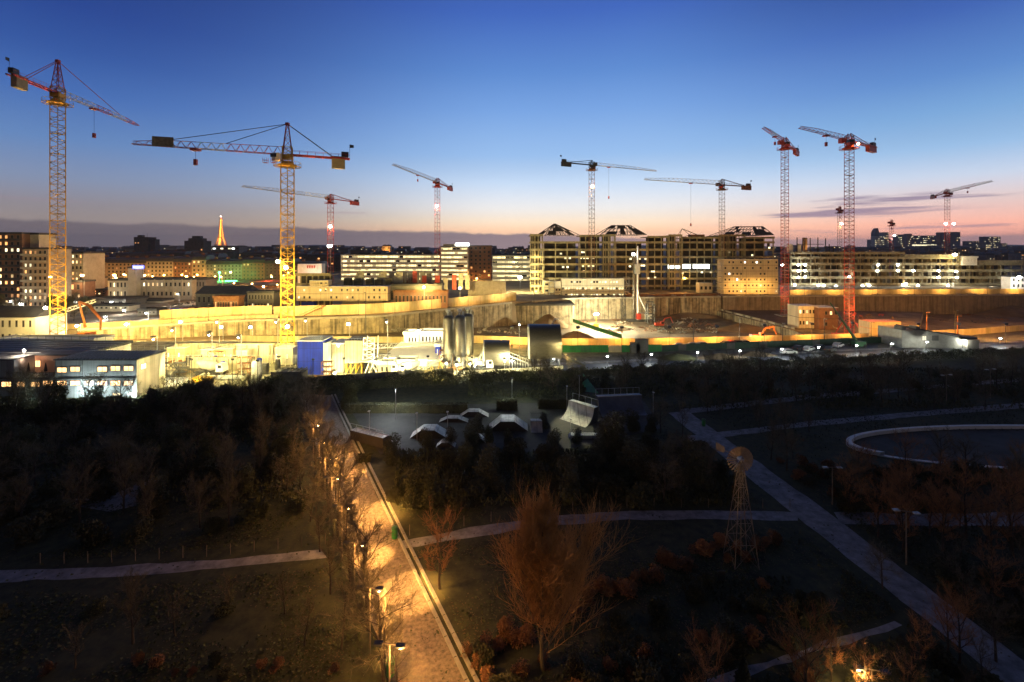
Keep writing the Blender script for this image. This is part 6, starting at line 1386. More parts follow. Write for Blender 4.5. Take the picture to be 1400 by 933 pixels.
if True:
    q = gp(1098, 478); ribbon('car_park', G((1060,474),(1120,472),(1200,469)), G((1060,487),(1120,484),(1200,480)), M['road'], .02)
# ---------------------------------------------------------------- skate park
tag(MB().face([(p.x, p.y, .025) for p in G((478,560),(520,622),(760,618),(905,586),(880,548),(640,553))]).build('skate_ground', M['slab']), kind='structure')
def qpipe(label, a, b_, h, run, m, flip=1, name='skate_ramp', plat=1.2):
    """quarter pipe: foot line from ground point a to b_, curve rising away from the viewer side (flip) with platform and railing"""
    a, b_ = V(a), V(b_); d = (b_-a).normalized(); s = V((-d.y, d.x, 0))*flip; r = thing(name, label, 'skate ramp', (a+b_)/2)
    n = 10; P0 = []; P1 = []
    for k in range(n+1): t = PI/2*.92*k/n; o = s*(run*math.sin(t))+V((0,0,h*(1-math.cos(t))/(1-math.cos(PI/2*.92)))); P0.append(a+o+V((0,0,.03))); P1.append(b_+o+V((0,0,.03)))
    b = MB()
    for k in range(n): b.face([P0[k], P1[k], P1[k+1], P0[k+1]])
    b.build('riding_surface', m, r)
    e0, e1 = P0[-1]+s*plat, P1[-1]+s*plat; MB().face([P0[-1], P1[-1], e1, e0]).build('platform', m, r)
    b = MB()
    for P in (P0, P1):
        e = P[-1]+s*plat; b.face([V((p.x, p.y, p.z-.01)) for p in P]+[V((e.x, e.y, P[-1].z)), V((e.x, e.y, 0))])
    b.face([(e0.x, e0.y, 0), (e1.x, e1.y, 0), e1, e0]); b.build('side_panel', M['ply'], r)
    MB().bar(P0[-1]+V((0,0,.04)), P1[-1]+V((0,0,.04)), .07, n=8).build('coping', M['galv'], r)
    b = MB(); L_ = (b_-a).length
    for k in range(int(L_/1.2)+1): u = e0.lerp(e1, k/max(1, int(L_/1.2))); b.bar(u, u+V((0,0,1.1)), .03)
    b.bar(e0+V((0,0,1.1)), e1+V((0,0,1.1)), .03); b.build('railing', M['galv'], r)
    return r
qpipe('pale quarter pipe with a dark side, left end of the skate park', gp(497, 593), gp(541, 604), 1.5, 1.6, M['ramp'], -1)
def funbox(label, px0, px1, py, h, dep):
    p, q = gp(px0, py), gp(px1, py); L_ = q.x-p.x; y = p.y; r = thing('skate_box', label, 'skate ramp', ((p.x+q.x)/2, y, 0))
    x0, x1, x2, x3 = p.x, p.x+L_*.3, p.x+L_*.65, q.x
    MB().face([(x0, y, .03), (x1, y, h), (x1, y+dep, h), (x0, y+dep, .03)]).face([(x1, y, h), (x2, y, h), (x2, y+dep, h), (x1, y+dep, h)]).face([(x2, y, h), (x3, y, .03), (x3, y+dep, .03), (x2, y+dep, h)]).build('riding_surface', M['ramp'], r)
    MB().face([(x0, y-.01, .0), (x3, y-.01, .0), (x3, y-.01, .02), (x2, y-.01, h-.01), (x1, y-.01, h-.01), (x0, y-.01, .02)]).build('side_panel', M['ply'], r)
    MB().bar((x1, y, h+.25), (x2, y, h+.25), .04).bar((x1, y, h), (x1, y, h+.25), .04).bar((x2, y, h), (x2, y, h+.25), .04).build('grind_rail', M['galv'], r)
funbox('low pale jump box in the skate park, right of the quarter pipe', 560, 612, 600, 1.3, 2.6)
funbox('larger pale jump box in the middle of the skate park beside dark trees', 668, 722, 590, 1.6, 3.2)
funbox('low flat pale table at the left back of the skate park', 600, 640, 578, .7, 1.6); funbox('long pale jump box behind the larger one', 628, 668, 571, 1.0, 1.8); funbox('small pale jump box before the larger one', 640, 664, 606, .8, 1.6)
qpipe('narrow pale quarter pipe right of the larger jump box', gp(726, 592), gp(742, 592), 1.3, 1.4, M['ramp'], 1)
funbox('small pale bank in front of the low jump box', 596, 622, 612, .7, 1.5)
qpipe('bright yellow lit quarter pipe seen from the side, right part of the skate park', gp(800, 585), gp(765, 573), 2.6, 2.6, M['ramp'], -1)
qpipe('wide blue grey quarter pipe facing us at the right end of the skate park', gp(824, 571), gp(886, 568), 2.7, 2.8, M['rampblue'], 1)
solo(MB().prism([(gp(777,600).x, 0), (gp(821,600).x, 0), (gp(818,600).x, .5), (gp(780,600).x, .5)], 'y', gp(0,600).y, gp(0,600).y+1.2), 'skate_ledge', M['ramp'], 'low pale ledge before the yellow lit quarter pipe', 'skate ledge')
for i, px in enumerate((505, 570, 612, 775, 893, 780)):
    q = gp(px, (600, 603, 601, 560, 570, 612)[i]); solo(MB().bar(q, q+V((0,0,4.4)), .05, .04, 6).cbox(q+V((0,-.2,4.4)), .3, .5, .1), 'lamp_post', M['galv'], 'thin unlit lamp post standing in the skate park, one of six', 'lamp post', 'unlit lamp posts in the skate park')
light('SPOT', gp(792, 566)+V((-4,3,6)), 3600, (1., .95, .55), gp(790, 580)+V((0,0,1)), 60, .1); light('POINT', gp(700, 556)+V((0,0,5)), 1500, (.9, 1., .8), size=.1); light('POINT', gp(540, 574)+V((0,0,5.)), 2200, (.9, .97, 1.), size=.1)
for px, py, lb in ((792, 552, 'floodlight post behind the yellow lit quarter pipe'), (700, 556, 'slim lamp post at the back of the skate park'), (541, 574, 'slim lamp post behind the left quarter pipe')):
    q = gp(px, py); t = thing('park_lamp', lb, 'lamp post', q); MB().bar(q, q+V((0,0,5.4)), .05, .04, 6).build('pole', M['galv'], t); MB().cbox(q+V((0,-.1,5.4)), .5, .3, .12).build('lamp_head', M['dark'], t)
# green netting wedge
a, b_, c = gp(797, 521), gp(818, 538), gp(796, 535); solo(MB().face([a+V((0,0,1.6)), b_, c]).face([a+V((.1,.3,1.6)), c+V((.1,.3,0)), b_+V((.1,.3,0))]).face([a+V((0,0,1.6)), c, c+V((.1,.3,0)), a+V((.1,.3,1.6))]), 'net_screen', M['green_a'], 'small green sloping screen at the hedge behind the skate park', 'screen')
# ---------------------------------------------------------------- oval basin with a low wall
cxp, cyp = gp(1440, 613), None; cx, cy = cxp.x, 68.6; rx, ry = cx-gp(1166, 612).x, 7.0
tag(MB().face([(cx+rx*.97*math.cos(2*PI*k/64), cy+ry*.97*math.sin(2*PI*k/64), .03) for k in range(64)]).build('basin_floor', M['basin']), kind='structure')
b = MB()
for k in range(96):
    a, e = 2*PI*k/96, 2*PI*(k+1)/96
    if PI*1.12 < (a+e)/2 < PI*1.95: hh = .12
    else: hh = .55
    o = [(cx+rx*t*math.cos(q), cy+(ry*(1 if t < 1 else 1.08))*math.sin(q)) for q in (a, e) for t in (.99, 1.018)]
    i0, o0, i1, o1 = o
    b.face([(*i0, hh), (*o0, hh), (*o1, hh), (*i1, hh)]).face([(*o0, 0), (*o1, 0), (*o1, hh), (*o0, hh)]).face([(*i1, 0), (*i0, 0), (*i0, hh), (*i1, hh)])
solo(b, 'basin_wall', M['white'], 'low pale wall curving round the oval basin at the right', 'low wall')
# ---------------------------------------------------------------- wind pump
wb = gp(1013, 768); hub = at(1012, 629, wb.y-.6); r = thing('wind_pump', 'old wind pump with a multi blade rotor on a slender lattice tower', 'windmill', wb)
zt = hub.z-.3; legs = [(1,1),(1,-1),(-1,-1),(-1,1)]
def lp(i, u): return V((wb.x+legs[i][0]*(1.15*(1-u)+.12*u), wb.y+legs[i][1]*(1.15*(1-u)+.12*u), zt*u))
for i in range(4): MB().bar(lp(i, 0), lp(i, 1), .04, .03).build('leg', M['wood'], r)
b = MB()
for j in range(6):
    u0, u1 = [0,.22,.42,.6,.75,.88,1][j:j+2]
    for i in range(4): k = (i+1) % 4; b.bar(lp(i, u1), lp(k, u1), .022); b.bar(lp(i, u0), lp(k, u1), .016); b.bar(lp(k, u0), lp(i, u1), .016)
b.build('bracing', M['wood'], r); MB().bar((wb.x, wb.y, 0), (wb.x, wb.y, zt), .035).build('pump_rod', M['wood'], r)
M['blade'] = mat('weathered_blade', (.36, .25, .15), .55, .25, 3., .2)
ro = MB(); n = 24; R0, R1 = .38, 1.24
for k in range(n):
    a, e = 2*PI*k/n, 2*PI*(k+.82)/n; f = lambda q, R_, dy: V((hub.x+R_*math.cos(q), hub.y+dy, hub.z+R_*math.sin(q)))
    ro.face([f(a, R0, -.02), f(e, R0, .06), f(e, R1, .12), f(a, R1, -.06)])
rotor = ro.build('rotor', M['blade'], r)
b = MB()
for R_ in (.55, 1.1):
    for k in range(32): a, e = 2*PI*k/32, 2*PI*(k+1)/32; b.bar((hub.x+R_*math.cos(a), hub.y+.08, hub.z+R_*math.sin(a)), (hub.x+R_*math.cos(e), hub.y+.08, hub.z+R_*math.sin(e)), .018)
for k in range(6): a = PI*k/3; b.bar((hub.x, hub.y+.08, hub.z), (hub.x+1.1*math.cos(a), hub.y+.08, hub.z+1.1*math.sin(a)), .022)
b.build('rotor_ring', M['galv'], rotor); MB().bar(hub+V((0,-.15,0)), hub+V((0,.5,0)), .13, n=12, cap=True).build('hub', M['galv'], r)
tv = hub+V((0,.5,0)); b = MB(); b.bar(tv, tv+V((-.5,1.7,0)), .035); b.face([tv+V((-.5,1.6,-.3)), tv+V((-.9,2.6,-.4)), tv+V((-.9,2.6,.4)), tv+V((-.5,1.6,.3))]); b.build('tail_vane', M['wood'], r)
# ---------------------------------------------------------------- lamps of the alley and the park
def park_lamp(label, q, h, lit=0, group=None, sides=(1,), ang=0.):
    t = thing('park_lamp', label, 'lamp post', q, group); MB().bar(q, q+V((0,0,h)), .07, .05, 8).build('pole', M['wood'], t)
    ca, sa = math.cos(ang), math.sin(ang); b = MB()
    b.bar(q+V((-.8*ca,-.8*sa,h)), q+V((.8*ca,.8*sa,h+.12)), .04).build('cross_arm', M['wood'], t)
    for s in (-1, 1):
        c = q+V((s*.75*ca, s*.75*sa, h+(.1 if s > 0 else 0)-.02)); k = MB().cbox(c, .55, .34, .12).build('lamp_head', M['galv'] if not lit else M['dark'], t)
        if s in sides and lit: MB().lathe(c+V((0,0,-.2)), [(.04,0),(.09,.03),(.09,.08),(.04,.1)], 8).build('lens', M['lampwarm'], k)
    return t
yl = [28.8, 33.6, 38.7, 44.2, 49.8, 54.4, 59.2, 64.8]
for i, y in enumerate(yl):
    q = V((-8.4-.57*(y-31.5)-.9, y, 0)); park_lamp('lit wooden lamp post among the bare trees along the glowing alley, one of eight', q, 4.9, 1, 'lit lamps of the alley', ang=-.2)
    p = q+V((1.0, -.15, 4.75)); light('SPOT', p, [1500,900,1500,1150,1600,1200,1700,1500][i]*24., (1., .48, .115), p+V(((2.6,1.6,3.0,1.9,2.9,1.5,2.7,1.8)[i], (.4,-.9,.9,.2,1.2,-.6,.3,.5)[i], -4.75)), (48,40,54,42,56,38,50,46)[i], .04, 1.); light('SPOT', p, 1900, (1., .47, .11), p+V((3.0,.4,-4.75)), 112, .06, 1.); light('POINT', p+V((-.2,-.2,-.1)), 700, (1., .47, .12), size=.08)
q = V((X(1192, 30.3), 30.3, 0)); park_lamp('lit double armed lamp post at the bottom right', q, 30-(917-340)/F*30.3, 1, None, (-1,), -.3); light('POINT', q+V((-.8,-.2,1.75)), 60, (1., .6, .2), size=.06); light('POINT', q+V((-.75,-.05,30-(917-340)/F*30.3-.25)), 240, (1., .6, .2), size=.06)
park_lamp('unlit wooden lamp post right of the diagonal path', gp(1239, 772), 5.0, 0, None, (1,), -.5); park_lamp('unlit wooden lamp post in the reddish shrubs below the oval basin', gp(1138, 690), 4.3, 0, None, (1,), -.2)
park_lamp('unlit lamp post on the far lawn at the right', gp(1294, 552), 5.5); park_lamp('unlit lamp post at the right edge of the far lawn', gp(1354, 545), 5.8)
for lb, px, py in (('green litter bin where the cross path meets the alley', 539.5, 737), ('green litter bin beside the tree at the bottom of the alley', 534, 925), ('green litter bin beside the diagonal path near the skate park', 962, 583)):
    q = gp(px, py); t = thing('litter_bin', lb, 'litter bin', q); MB().lathe(q, [(.26, .1), (.3, .2), (.3, .95), (.24, 1.0)], 16).build('body', M['green_a'], t); MB().lathe(q, [(.33, 1.12), (.33, 1.2), (.1, 1.3)], 16).bar(q+V((.2,0,.95)), q+V((.2,0,1.15)), .03).bar(q+V((-.2,0,.95)), q+V((-.2,0,1.15)), .03).build('lid', M['green_b'], t)
for line, grp in ((((55,776),(445,742)), 'thin stakes along the left cross path'), (((560,727),(1080,694)), 'thin stakes along the right cross path')):
    (ax, ay), (bx, by) = line; n = 13 if bx < 500 else 15
    for k in range(n):
        u = k/(n-1); yy = interp([(0,774),(150,769),(300,760),(445,744)], ax+(bx-ax)*u) if bx < 500 else interp([(560,732),(740,702),(860,694),(1080,695)], ax+(bx-ax)*u); q = gp(ax+(bx-ax)*u, yy); solo(MB().bar(q, q+V((0,0,1.1)), .035, .03, 6), 'stake', M['wood'], 'thin pale wooden stake ' + ('above the left' if bx < 500 else 'above the right') + ' cross path, one of a row', 'stake', grp)
# ---------------------------------------------------------------- trees and shrubs
def tree_proto(name, label, seed, h, spread, twigm, barkm, dens=1., clear=.28, up=.5, conic=0., thick=1.):
    """bare tree: tapered trunk and limbs (trunk) and four orders of fine branches (crown)"""
    rr_ = random.Random(seed); T = MB(); K = MB()
    def jit(v, a): return (v+V((rr_.uniform(-a,a), rr_.uniform(-a,a), rr_.uniform(-a,a)))).normalized()
    pts = [V((0,0,-.2))]; d = V((0,0,1)); n = 7
    for i in range(n): d = jit(d*1.0+V((0,0,.35)), .10); pts.append(pts[-1]+d*h*.92/n)
    r0 = .022*h*thick
    for i in range(n): T.bar(pts[i], pts[i+1], r0*(1-i/n*.85), r0*(1-(i+1)/n*.85), 7)
    def grow(p, d, ln, r, lvl):
        a = p; segs = 3 if lvl < 3 else 2
        for k in range(segs):
            d = jit(d+V((0,0,.10*up)), .17); e = a+d*ln/segs
            (T if lvl == 1 else K).bar(a, e, r*(1-k/segs*.5), r*(1-(k+1)/segs*.5), 5 if lvl == 1 else 3)
            if lvl < 4:
                for _ in range(int(round((2.2 if lvl < 3 else 2.0)*dens+rr_.uniform(-.4,.4)))):
                    o = jit(d*.9, .85); grow(a.lerp(e, rr_.uniform(.2, 1)), (o+V((0,0,.25*up))).normalized(), ln*rr_.uniform(.42, .62), max(.007, r*.5), lvl+1)
            a = e
    nl = int(11*dens)
    for i in range(nl):
        u = clear+(1-clear)*(i+.5)/nl; k = min(n-1, int(u*n)); p = pts[k].lerp(pts[k+1], u*n-k); a = i*2.4+rr_.uniform(-.4,.4)
        env = (1-u)*1.15 if conic else math.sin(PI*min(1, .22+.72*(1-u)))
        o = V((math.cos(a), math.sin(a), up*rr_.uniform(.7, 1.5))).normalized(); grow(p, o, max(.5, spread*env*rr_.uniform(.8, 1.1)), r0*.36*(1-u*.5), 1)
    t = thing(name, label, 'tree'); T.build('trunk', barkm, t); K.build('crown', twigm, t)
    return proto(t)
def leafy_proto(name, label, seed, w, h, m, n=1500, s=.16, trunk=True, cat='shrub', lobes=7, conic=False):
    rr_ = random.Random(seed); b = MB(); cs = []
    for i in range(lobes):
        a = rr_.uniform(0, 2*PI); q = rr_.uniform(.1, .62)*w/2; z = h*(rr_.uniform(.08, .3) if i % 2 else rr_.uniform(.3, .75))
        if conic: q = w/2*.35*(1-i/lobes); z = h*(.15+.75*i/lobes)
        cs.append((V((q*math.cos(a), q*math.sin(a), z)), (w*.32*(1-.75*i/lobes) if conic else rr_.uniform(.22, .36)*w), rr_.uniform(.2, .33)*h if not conic else h*.2))
    for i in range(n):
        c, R_, rz_ = rr_.choice(cs); v = V((rr_.gauss(0,1), rr_.gauss(0,1), rr_.gauss(0,1))).normalized()*rr_.uniform(.55, 1.08); p = c+V((v.x*R_, v.y*R_, v.z*rz_))
        if p.z < .03: p.z = rr_.uniform(.03, .3)
        t = V((rr_.gauss(0,1), rr_.gauss(0,1), rr_.gauss(0,.7))).normalized(); u = t.orthogonal().normalized(); k = s*rr_.uniform(.6, 1.4)
        b.face([p-t*k, p+u*k*.5, p+t*k, p-u*k*.5])
    t = thing(name, label, cat); b.build('foliage', m, t); k = MB()
    for i, (c, R_, rz_) in enumerate(cs): k.bar((c.x*.1, c.y*.1, -.1), c, .05*h/3+.02, .02, 5)
    k.build('stem' if not conic else 'trunk', M['bark'], t)
    return proto(t)
TW, BK = M['twig'], M['bark']
bare = [tree_proto('bare_tree', 'PROTO', s, 7.5, sp, TW, BK, 1.12, .25, u) for s, sp, u in ((1, 2.6, .8), (2, 3.0, .5), (3, 2.3, 1.1))]
red = [tree_proto('bare_tree', 'PROTO', s, 6.5, 2.5, M['twigred'], BK, 1.0, .16, 1.0) for s in (14, 15)]
sap = [tree_proto('bare_tree', 'PROTO', s, 5., 1.7, TW, BK, .85, .3, 1.0) for s in (24, 25)]
gold = tree_proto('bare_tree', 'tall cone shaped bare tree with golden brown twigs right of the alley', 31, 11.4, 5.0, M['twiggold'], M['twig'], 1.95, .05, 1.6, 1, .6)
bush = [leafy_proto('bush', 'PROTO', s, 3.0, 2.3, M[m_], 1700, .15) for s, m_ in ((41,'leaf'), (42,'leafb'), (43,'leaf'))]
rus = [leafy_proto('russet_bush', 'PROTO', s, 1.9, 1.5, M['russet'], 1200, .10) for s in (51, 52)]
dark = [leafy_proto('evergreen_tree', 'PROTO', s, 5.2, 7.2, M[m_], 3800, .2, cat='tree', lobes=10) for s, m_ in ((61,'leaf'), (62,'leafb'))]
pine = leafy_proto('pine_tree', 'PROTO', 71, 5.5, 6.5, M['needle'], 4200, .22, cat='tree', lobes=9, conic=True)
used = set()
def plant(pr, px, py, rz, sc_, label, group=None, p=None):
    q = p if p is not None else gp(px, py)
    if pr.name not in used:
        used.add(pr.name); pr.location = q; pr.rotation_euler = (0,0,rz); pr.scale = (sc_,)*3; pr['label'] = label
        if group: pr['group'] = group
        elif 'group' in pr: del pr['group']
        return pr
    o = dup(pr, q, rz, sc_, label, group)
    if not group and 'group' in o: del o['group']
    return o
RT = random.Random(77)
def rz(): return RT.uniform(0, 2*PI)
# bare trees in the lamp row of the alley
for i, y in enumerate((31.5, 36.3, 41.0, 46.6, 51.8, 56.8, 62.0, 67.0, 72.5, 78.0)):
    plant(RT.choice(bare[:2]), 0, 0, rz(), RT.uniform(.85, 1.1), 'bare tree standing between the lit lamps on the left edge of the glowing alley', 'bare trees of the lit alley', V((-8.4-.57*(y-31.5)-.75+RT.uniform(-.3,.4), y, 0)))
for y in (34, 39.5, 45, 50, 56, 63, 70): plant(RT.choice(sap), 0, 0, rz(), RT.uniform(.7, .95), 'slim bare young tree just left of the lit alley', 'young trees left of the lit alley', V((-8.4-.57*(y-31.5)-3.2+RT.uniform(-.6,.5), y, 0)))
for y in (30.2, 33.0, 35.2, 37.6, 40.2, 43.0, 45.6, 48.4, 51.0, 54.0, 58.0, 61.5): plant(RT.choice(sap+bare[2:]), 0, 0, rz(), RT.uniform(.6, .85), 'slim bare tree leaning over the left edge of the glowing alley', 'slim trees over the alley', V((-8.4-.57*(y-31.5)+RT.uniform(-.6, .35), y, 0)))
q = plant(gold, 742, 915, .4, 1.22, 'tall cone shaped bare tree with golden brown twigs right of the alley')
plant(red[0], 601, 805, 1., .95, 'slender reddish bare tree on the lawn right of the alley'); plant(dark[0], 537, 632, .4, .55, 'dark rounded evergreen beside the alley at the left end of the skate park'); plant(dark[1], 590, 690, 2., .62, 'olive green evergreen right of the alley, in front of the skate park')
plant(bare[2], 182, 880, .5, .66, 'small pale bare tree alone on the left lawn below the cross path'); plant(red[1], 1102, 985, 1.2, .95, 'golden bare tree left of the lit lamp at the bottom right'); plant(bare[1], 1207, 805, 2.2, .5, 'small dark bare tree at the edge of the diagonal path')
plant(bare[0], 1362, 905, .9, .6, 'dark bare tree beside the diagonal path at the bottom right corner'); plant(sap[0], 933, 597, .3, 1.0, 'young bare tree before the diagonal path right of the skate park'); plant(pine, 36, 556, .3, .62, 'dark pine in front of the grey site office, left edge')
plant(pine, 205, 560, 1.3, .6, 'dark pine at the right end of the grey site office'); plant(pine, 1018, 940, 2., .3, 'small dark conifer left of the small path at the bottom right')
plant(red[0], 1320, 735, 2.1, 1.05, 'reddish bare tree below the oval basin at the right, taller one'); plant(red[1], 1240, 720, .1, .95, 'reddish bare tree in front of the oval basin'); plant(red[1], 1385, 760, 2.6, 1.1, 'reddish bare tree at the right edge below the oval basin')
plant(red[0], 965, 995, .5, .8, 'golden bush like tree cut by the bottom edge, left of the lit lamp')
def onpath(p, r=1.2):
    x, y = p.x, p.y
    for y_, in (): pass
    ax = -8.4-.57*(y-31.5); bx = -3.3-.55*(y-31.5)
    if ax-1.2 < x < bx+1.6 and y < 94: return True
    py = HOR+H*F/y; px = x/y*F+700; m = 9
    l = interp([(0,787),(150,782),(300,771),(446,757)], px); 
    if px < 446 and abs(py-l) < 20: return True
    l = interp([(541,746),(640,729),(740,713),(860,705),(1090,707)], px)
    if 541 < px < 1090 and abs(py-l) < 14: return True
    l0 = interp([(560,905),(703,1085),(800,1205),(933,1370),(1040,1500)], py); l1 = interp([(560,940),(703,1135),(800,1262),(933,1440),(1040,1580)], py)
    if py > 560 and l0-22 < px < l1+16: return True
    if 478 < px < 900 and 545 < py < 618: return True
    if px > 1150 and 590 < py < 645: return True
    if 950 < px < 1240 and abs(py-interp([(960,934),(1236,852)], px)) < 16: return True
    return False
def scatter(n, reg, protos, s0, s1, label, group, avoid=True, mind=1.2):
    (pa, ya), (pb, yb) = reg; done = 0; tries = 0; pts = []
    while done < n and tries < n*30:
        tries += 1; Y0_, Y1_ = gp(700, yb).y, gp(700, ya).y; y = RT.uniform(Y0_, Y1_); x = RT.uniform(X(pa, y), X(pb, y)); p = V((x, y, 0))
        if avoid and onpath(p): continue
        if any((p-q).length < mind for q in pts): continue
        pts.append(p); plant(RT.choice(protos), 0, 0, rz(), RT.uniform(s0, s1), label, group, p); done += 1
scatter(46, ((-60,575),(415,745)), bare, .55, .8, 'bare tree in the dark wood left of the alley', 'bare trees of the left wood', mind=2.6)
scatter(50, ((-60,560),(420,745)), bush, .7, 1.25, 'dark bush in the undergrowth left of the alley', 'bushes of the left wood', mind=1.8)
scatter(10, ((0,580),(400,690)), dark, .45, .7, 'dark evergreen tree in the wood left of the alley', 'evergreens of the left wood', mind=4)
scatter(8, ((-40,815),(470,960)), bush, .3, .6, 'low dark bush on the lower left lawn', 'low bushes of the lower left lawn'); scatter(5, ((20,830),(420,925)), sap, .5, .7, 'young bare tree on the lower left lawn', 'young trees of the lower left lawn', mind=3)
scatter(11, ((40,905),(480,1000)), rus, .3, .6, 'reddish low shrub along the bottom left edge', 'reddish shrubs at the bottom left')
scatter(30, ((540,612),(1010,695)), dark+bush, .45, .9, 'dark evergreen or bush in the dense thicket below the skate park', 'thicket below the skate park', mind=1.6)
scatter(22, ((560,600),(1000,690)), bush, .9, 1.3, 'dense dark bush filling the thicket below the skate park', 'bushes below the skate park', mind=1.6)
scatter(8, ((560,604),(900,618)), dark, .35, .5, 'small dark tree at the lower edge of the skate park', 'trees at the lower edge of the skate park', avoid=False, mind=2.5)
for px, py, s_ in ((655,590,.42),(745,585,.35),(648,606,.5),(845,592,.5),(866,588,.5),(890,590,.42)): plant(dark[0], px, py, rz(), s_, 'small dark tree standing between the skate ramps', 'trees between the skate ramps')
scatter(26, ((900,570),(1110,690)), bare[:2]+sap, .5, .75, 'bare tree on the slope right of the thicket, beside the diagonal path', 'bare trees beside the diagonal path', mind=2)
scatter(26, ((1060,630),(1250,700)), rus+bush[:1], .5, .95, 'russet shrub in the bed around the unlit lamp post', 'russet shrubs below the basin', mind=.8)
scatter(22, ((1120,640),(1420,780)), red+bare[:1], .5, .85, 'reddish bare tree in the grove below the oval basin', 'reddish grove at the right', mind=2)
scatter(24, ((1150,640),(1430,700)), bush, .6, 1., 'dark bush in the grove below the oval basin', 'bushes at the right'); scatter(16, ((1280,740),(1460,950)), red+sap, .5, .8, 'bare brown tree right of the diagonal path', 'bare trees at the lower right', mind=2); scatter(18, ((1270,740),(1460,960)), bush, .4, .8, 'dark bush right of the diagonal path', 'bushes at the lower right')
# russet shrub band curving from the golden tree to the wind pump
for k in range(34):
    u = k/33; px = 640+u*420; py = interp([(640,905),(700,868),(800,822),(880,790),(960,760),(1060,752)], px)+RT.uniform(-14, 16)
    plant(RT.choice(rus), px, py, rz(), RT.uniform(.5, 1.0), 'russet shrub in the curved band between the golden tree and the wind pump', 'russet shrub band')
scatter(26, ((820,800),(1120,940)), bush+rus[:1], .35, .8, 'low dark shrub on the mound below the wind pump', 'shrubs below the wind pump', mind=.9)
scatter(20, ((640,900),(900,1010)), rus+bush[:1], .5, .9, 'shrub around the foot of the golden tree', 'shrubs below the golden tree', mind=.9); scatter(7, ((1120,880),(1330,960)), red+sap, .4, .6, 'brown bare tree behind the lit lamp at the bottom right', 'bare trees round the lit lamp', mind=1.6)
# dark hedge and wood between park and site
def rough_hedge(pts, h, d, seed):
    """tall uneven hedge section following ground points: leaf faces through its volume, sprigs standing proud"""
    rr_ = random.Random(seed); b = MB(); k = MB(); L_ = sum((q-p).length for p, q in zip(pts, pts[1:])); hs = [h*rr_.uniform(.6, 1.25) for _ in range(40)]
    for p, q in zip(pts, pts[1:]):
        n = int((q-p).length*h*95)
        for _ in range(n):
            u = rr_.random(); e = p.lerp(q, u); w_ = hs[int(e.x*.55) % 40]*(1-(e.x*.55 % 1))+hs[(int(e.x*.55)+1) % 40]*(e.x*.55 % 1)
            z = w_*rr_.random()**.7; v = e+V((rr_.uniform(-.2,.2), rr_.gauss(0, .42)*d*(1.1-.5*z/w_), z)); t = V((rr_.gauss(0,1), rr_.gauss(0,1), rr_.gauss(0,.8))).normalized(); o = t.orthogonal().normalized(); c = rr_.uniform(.08, .24)
            b.face([v-t*c, v+o*c*.5, v+t*c, v-o*c*.5])
        for _ in range(int((q-p).length*1.4)): e = p.lerp(q, rr_.random()); k.bar(e, e+V((rr_.uniform(-.4,.4), rr_.uniform(-.3,.3), h*rr_.uniform(.8, 1.5))), .04, .012, 3)
    mid = pts[0].lerp(pts[-1], .5); t = thing('hedge', 'section of the tall dark hedge between park and building site', 'hedge', mid, 'hedge sections along the site')
    b.build('foliage', M['leafb'] if seed % 3 else M['leaf'], t); k.build('stem', M['twig'], t)
HL = [(-60,554),(0,553),(215,551),(330,541),(440,532),(560,526),(650,521),(800,513),(900,508),(1000,502),(1200,493),(1460,479)]
for i in range(20):
    a = -60+i*76; rough_hedge([gp(a+76*k/3+.2, interp(HL, a+76*k/3)+3) for k in range(4)], 1.5 if a < 230 else 2.9 if a < 640 else 2.3, 1.6, i)
scatter(74, ((-40,557),(640,578)), bush+dark[1:], .5, .95, 'dark bush in the belt behind the left part of the park', 'belt of bushes at the left', mind=2); scatter(26, ((-20,552),(640,570)), bare, .6, .95, 'bare tree in the belt in front of the plant', 'bare trees before the plant', mind=2.5)
scatter(84, ((640,508),(1420,545)), bush+bare[:2], .55, .9, 'dark bush or bare tree in the belt along the boulevard', 'belt along the boulevard', mind=1.8); scatter(46, ((900,520),(1420,566)), bare+sap, .5, .8, 'bare tree in the rows behind the far lawn', 'bare trees behind the far lawn', mind=2.2)
def hedge(label, px0, px1, py, h, d):
    a, c = gp(px0, py), gp(px1, py); b = MB(); rr_ = random.Random(int(px0)); y = a.y; n = int((c.x-a.x)*h*30)+600
    b.box(a.x+.15, c.x-.15, y+.15, y+d-.15, 0, h-.15)
    for i in range(n):
        f = rr_.random(); p = V((rr_.uniform(a.x, c.x), y+rr_.uniform(0,.2), rr_.uniform(0, h))) if f < .55 else V((rr_.uniform(a.x, c.x), rr_.uniform(y, y+d), h-rr_.uniform(0,.15)))
        t = V((rr_.gauss(0,1), rr_.gauss(0,1), rr_.gauss(0,1))).normalized(); u = t.orthogonal(); k = rr_.uniform(.06,.16); b.face([p-t*k, p+u*k*.6, p+t*k, p-u*k*.6])
    solo(b, 'hedge', M['leaf'], label, 'hedge')
hedge('clipped dark hedge behind the skate park, left one', 678, 708, 562, 1.9, 1.4); hedge('clipped dark hedge behind the skate park, long middle one', 735, 802, 560, 1.9, 1.4); hedge('long clipped dark hedge behind the left quarter pipe', 470, 640, 566, 1.7, 1.4); hedge('low clipped hedge at the left edge of the skate park', 486, 506, 634, .9, 1.2)
for k in range(26):
    px = RT.uniform(-30, 135); Y = RT.uniform(172, 225); plant(RT.choice(dark+bare), 0, 0, rz(), RT.uniform(.7, 1.0), 'dark tree in the clump around the far left crane mast', 'trees round the far left crane', V((X(px, Y), Y, 1.6)))
for k in range(9):
    px = RT.uniform(262, 335); Y = RT.uniform(225, 290); plant(RT.choice(bare), 0, 0, rz(), RT.uniform(.6, .9), 'bare tree beyond the grey green shed on the plateau', 'trees on the plateau', V((X(px, Y), Y, 2)))
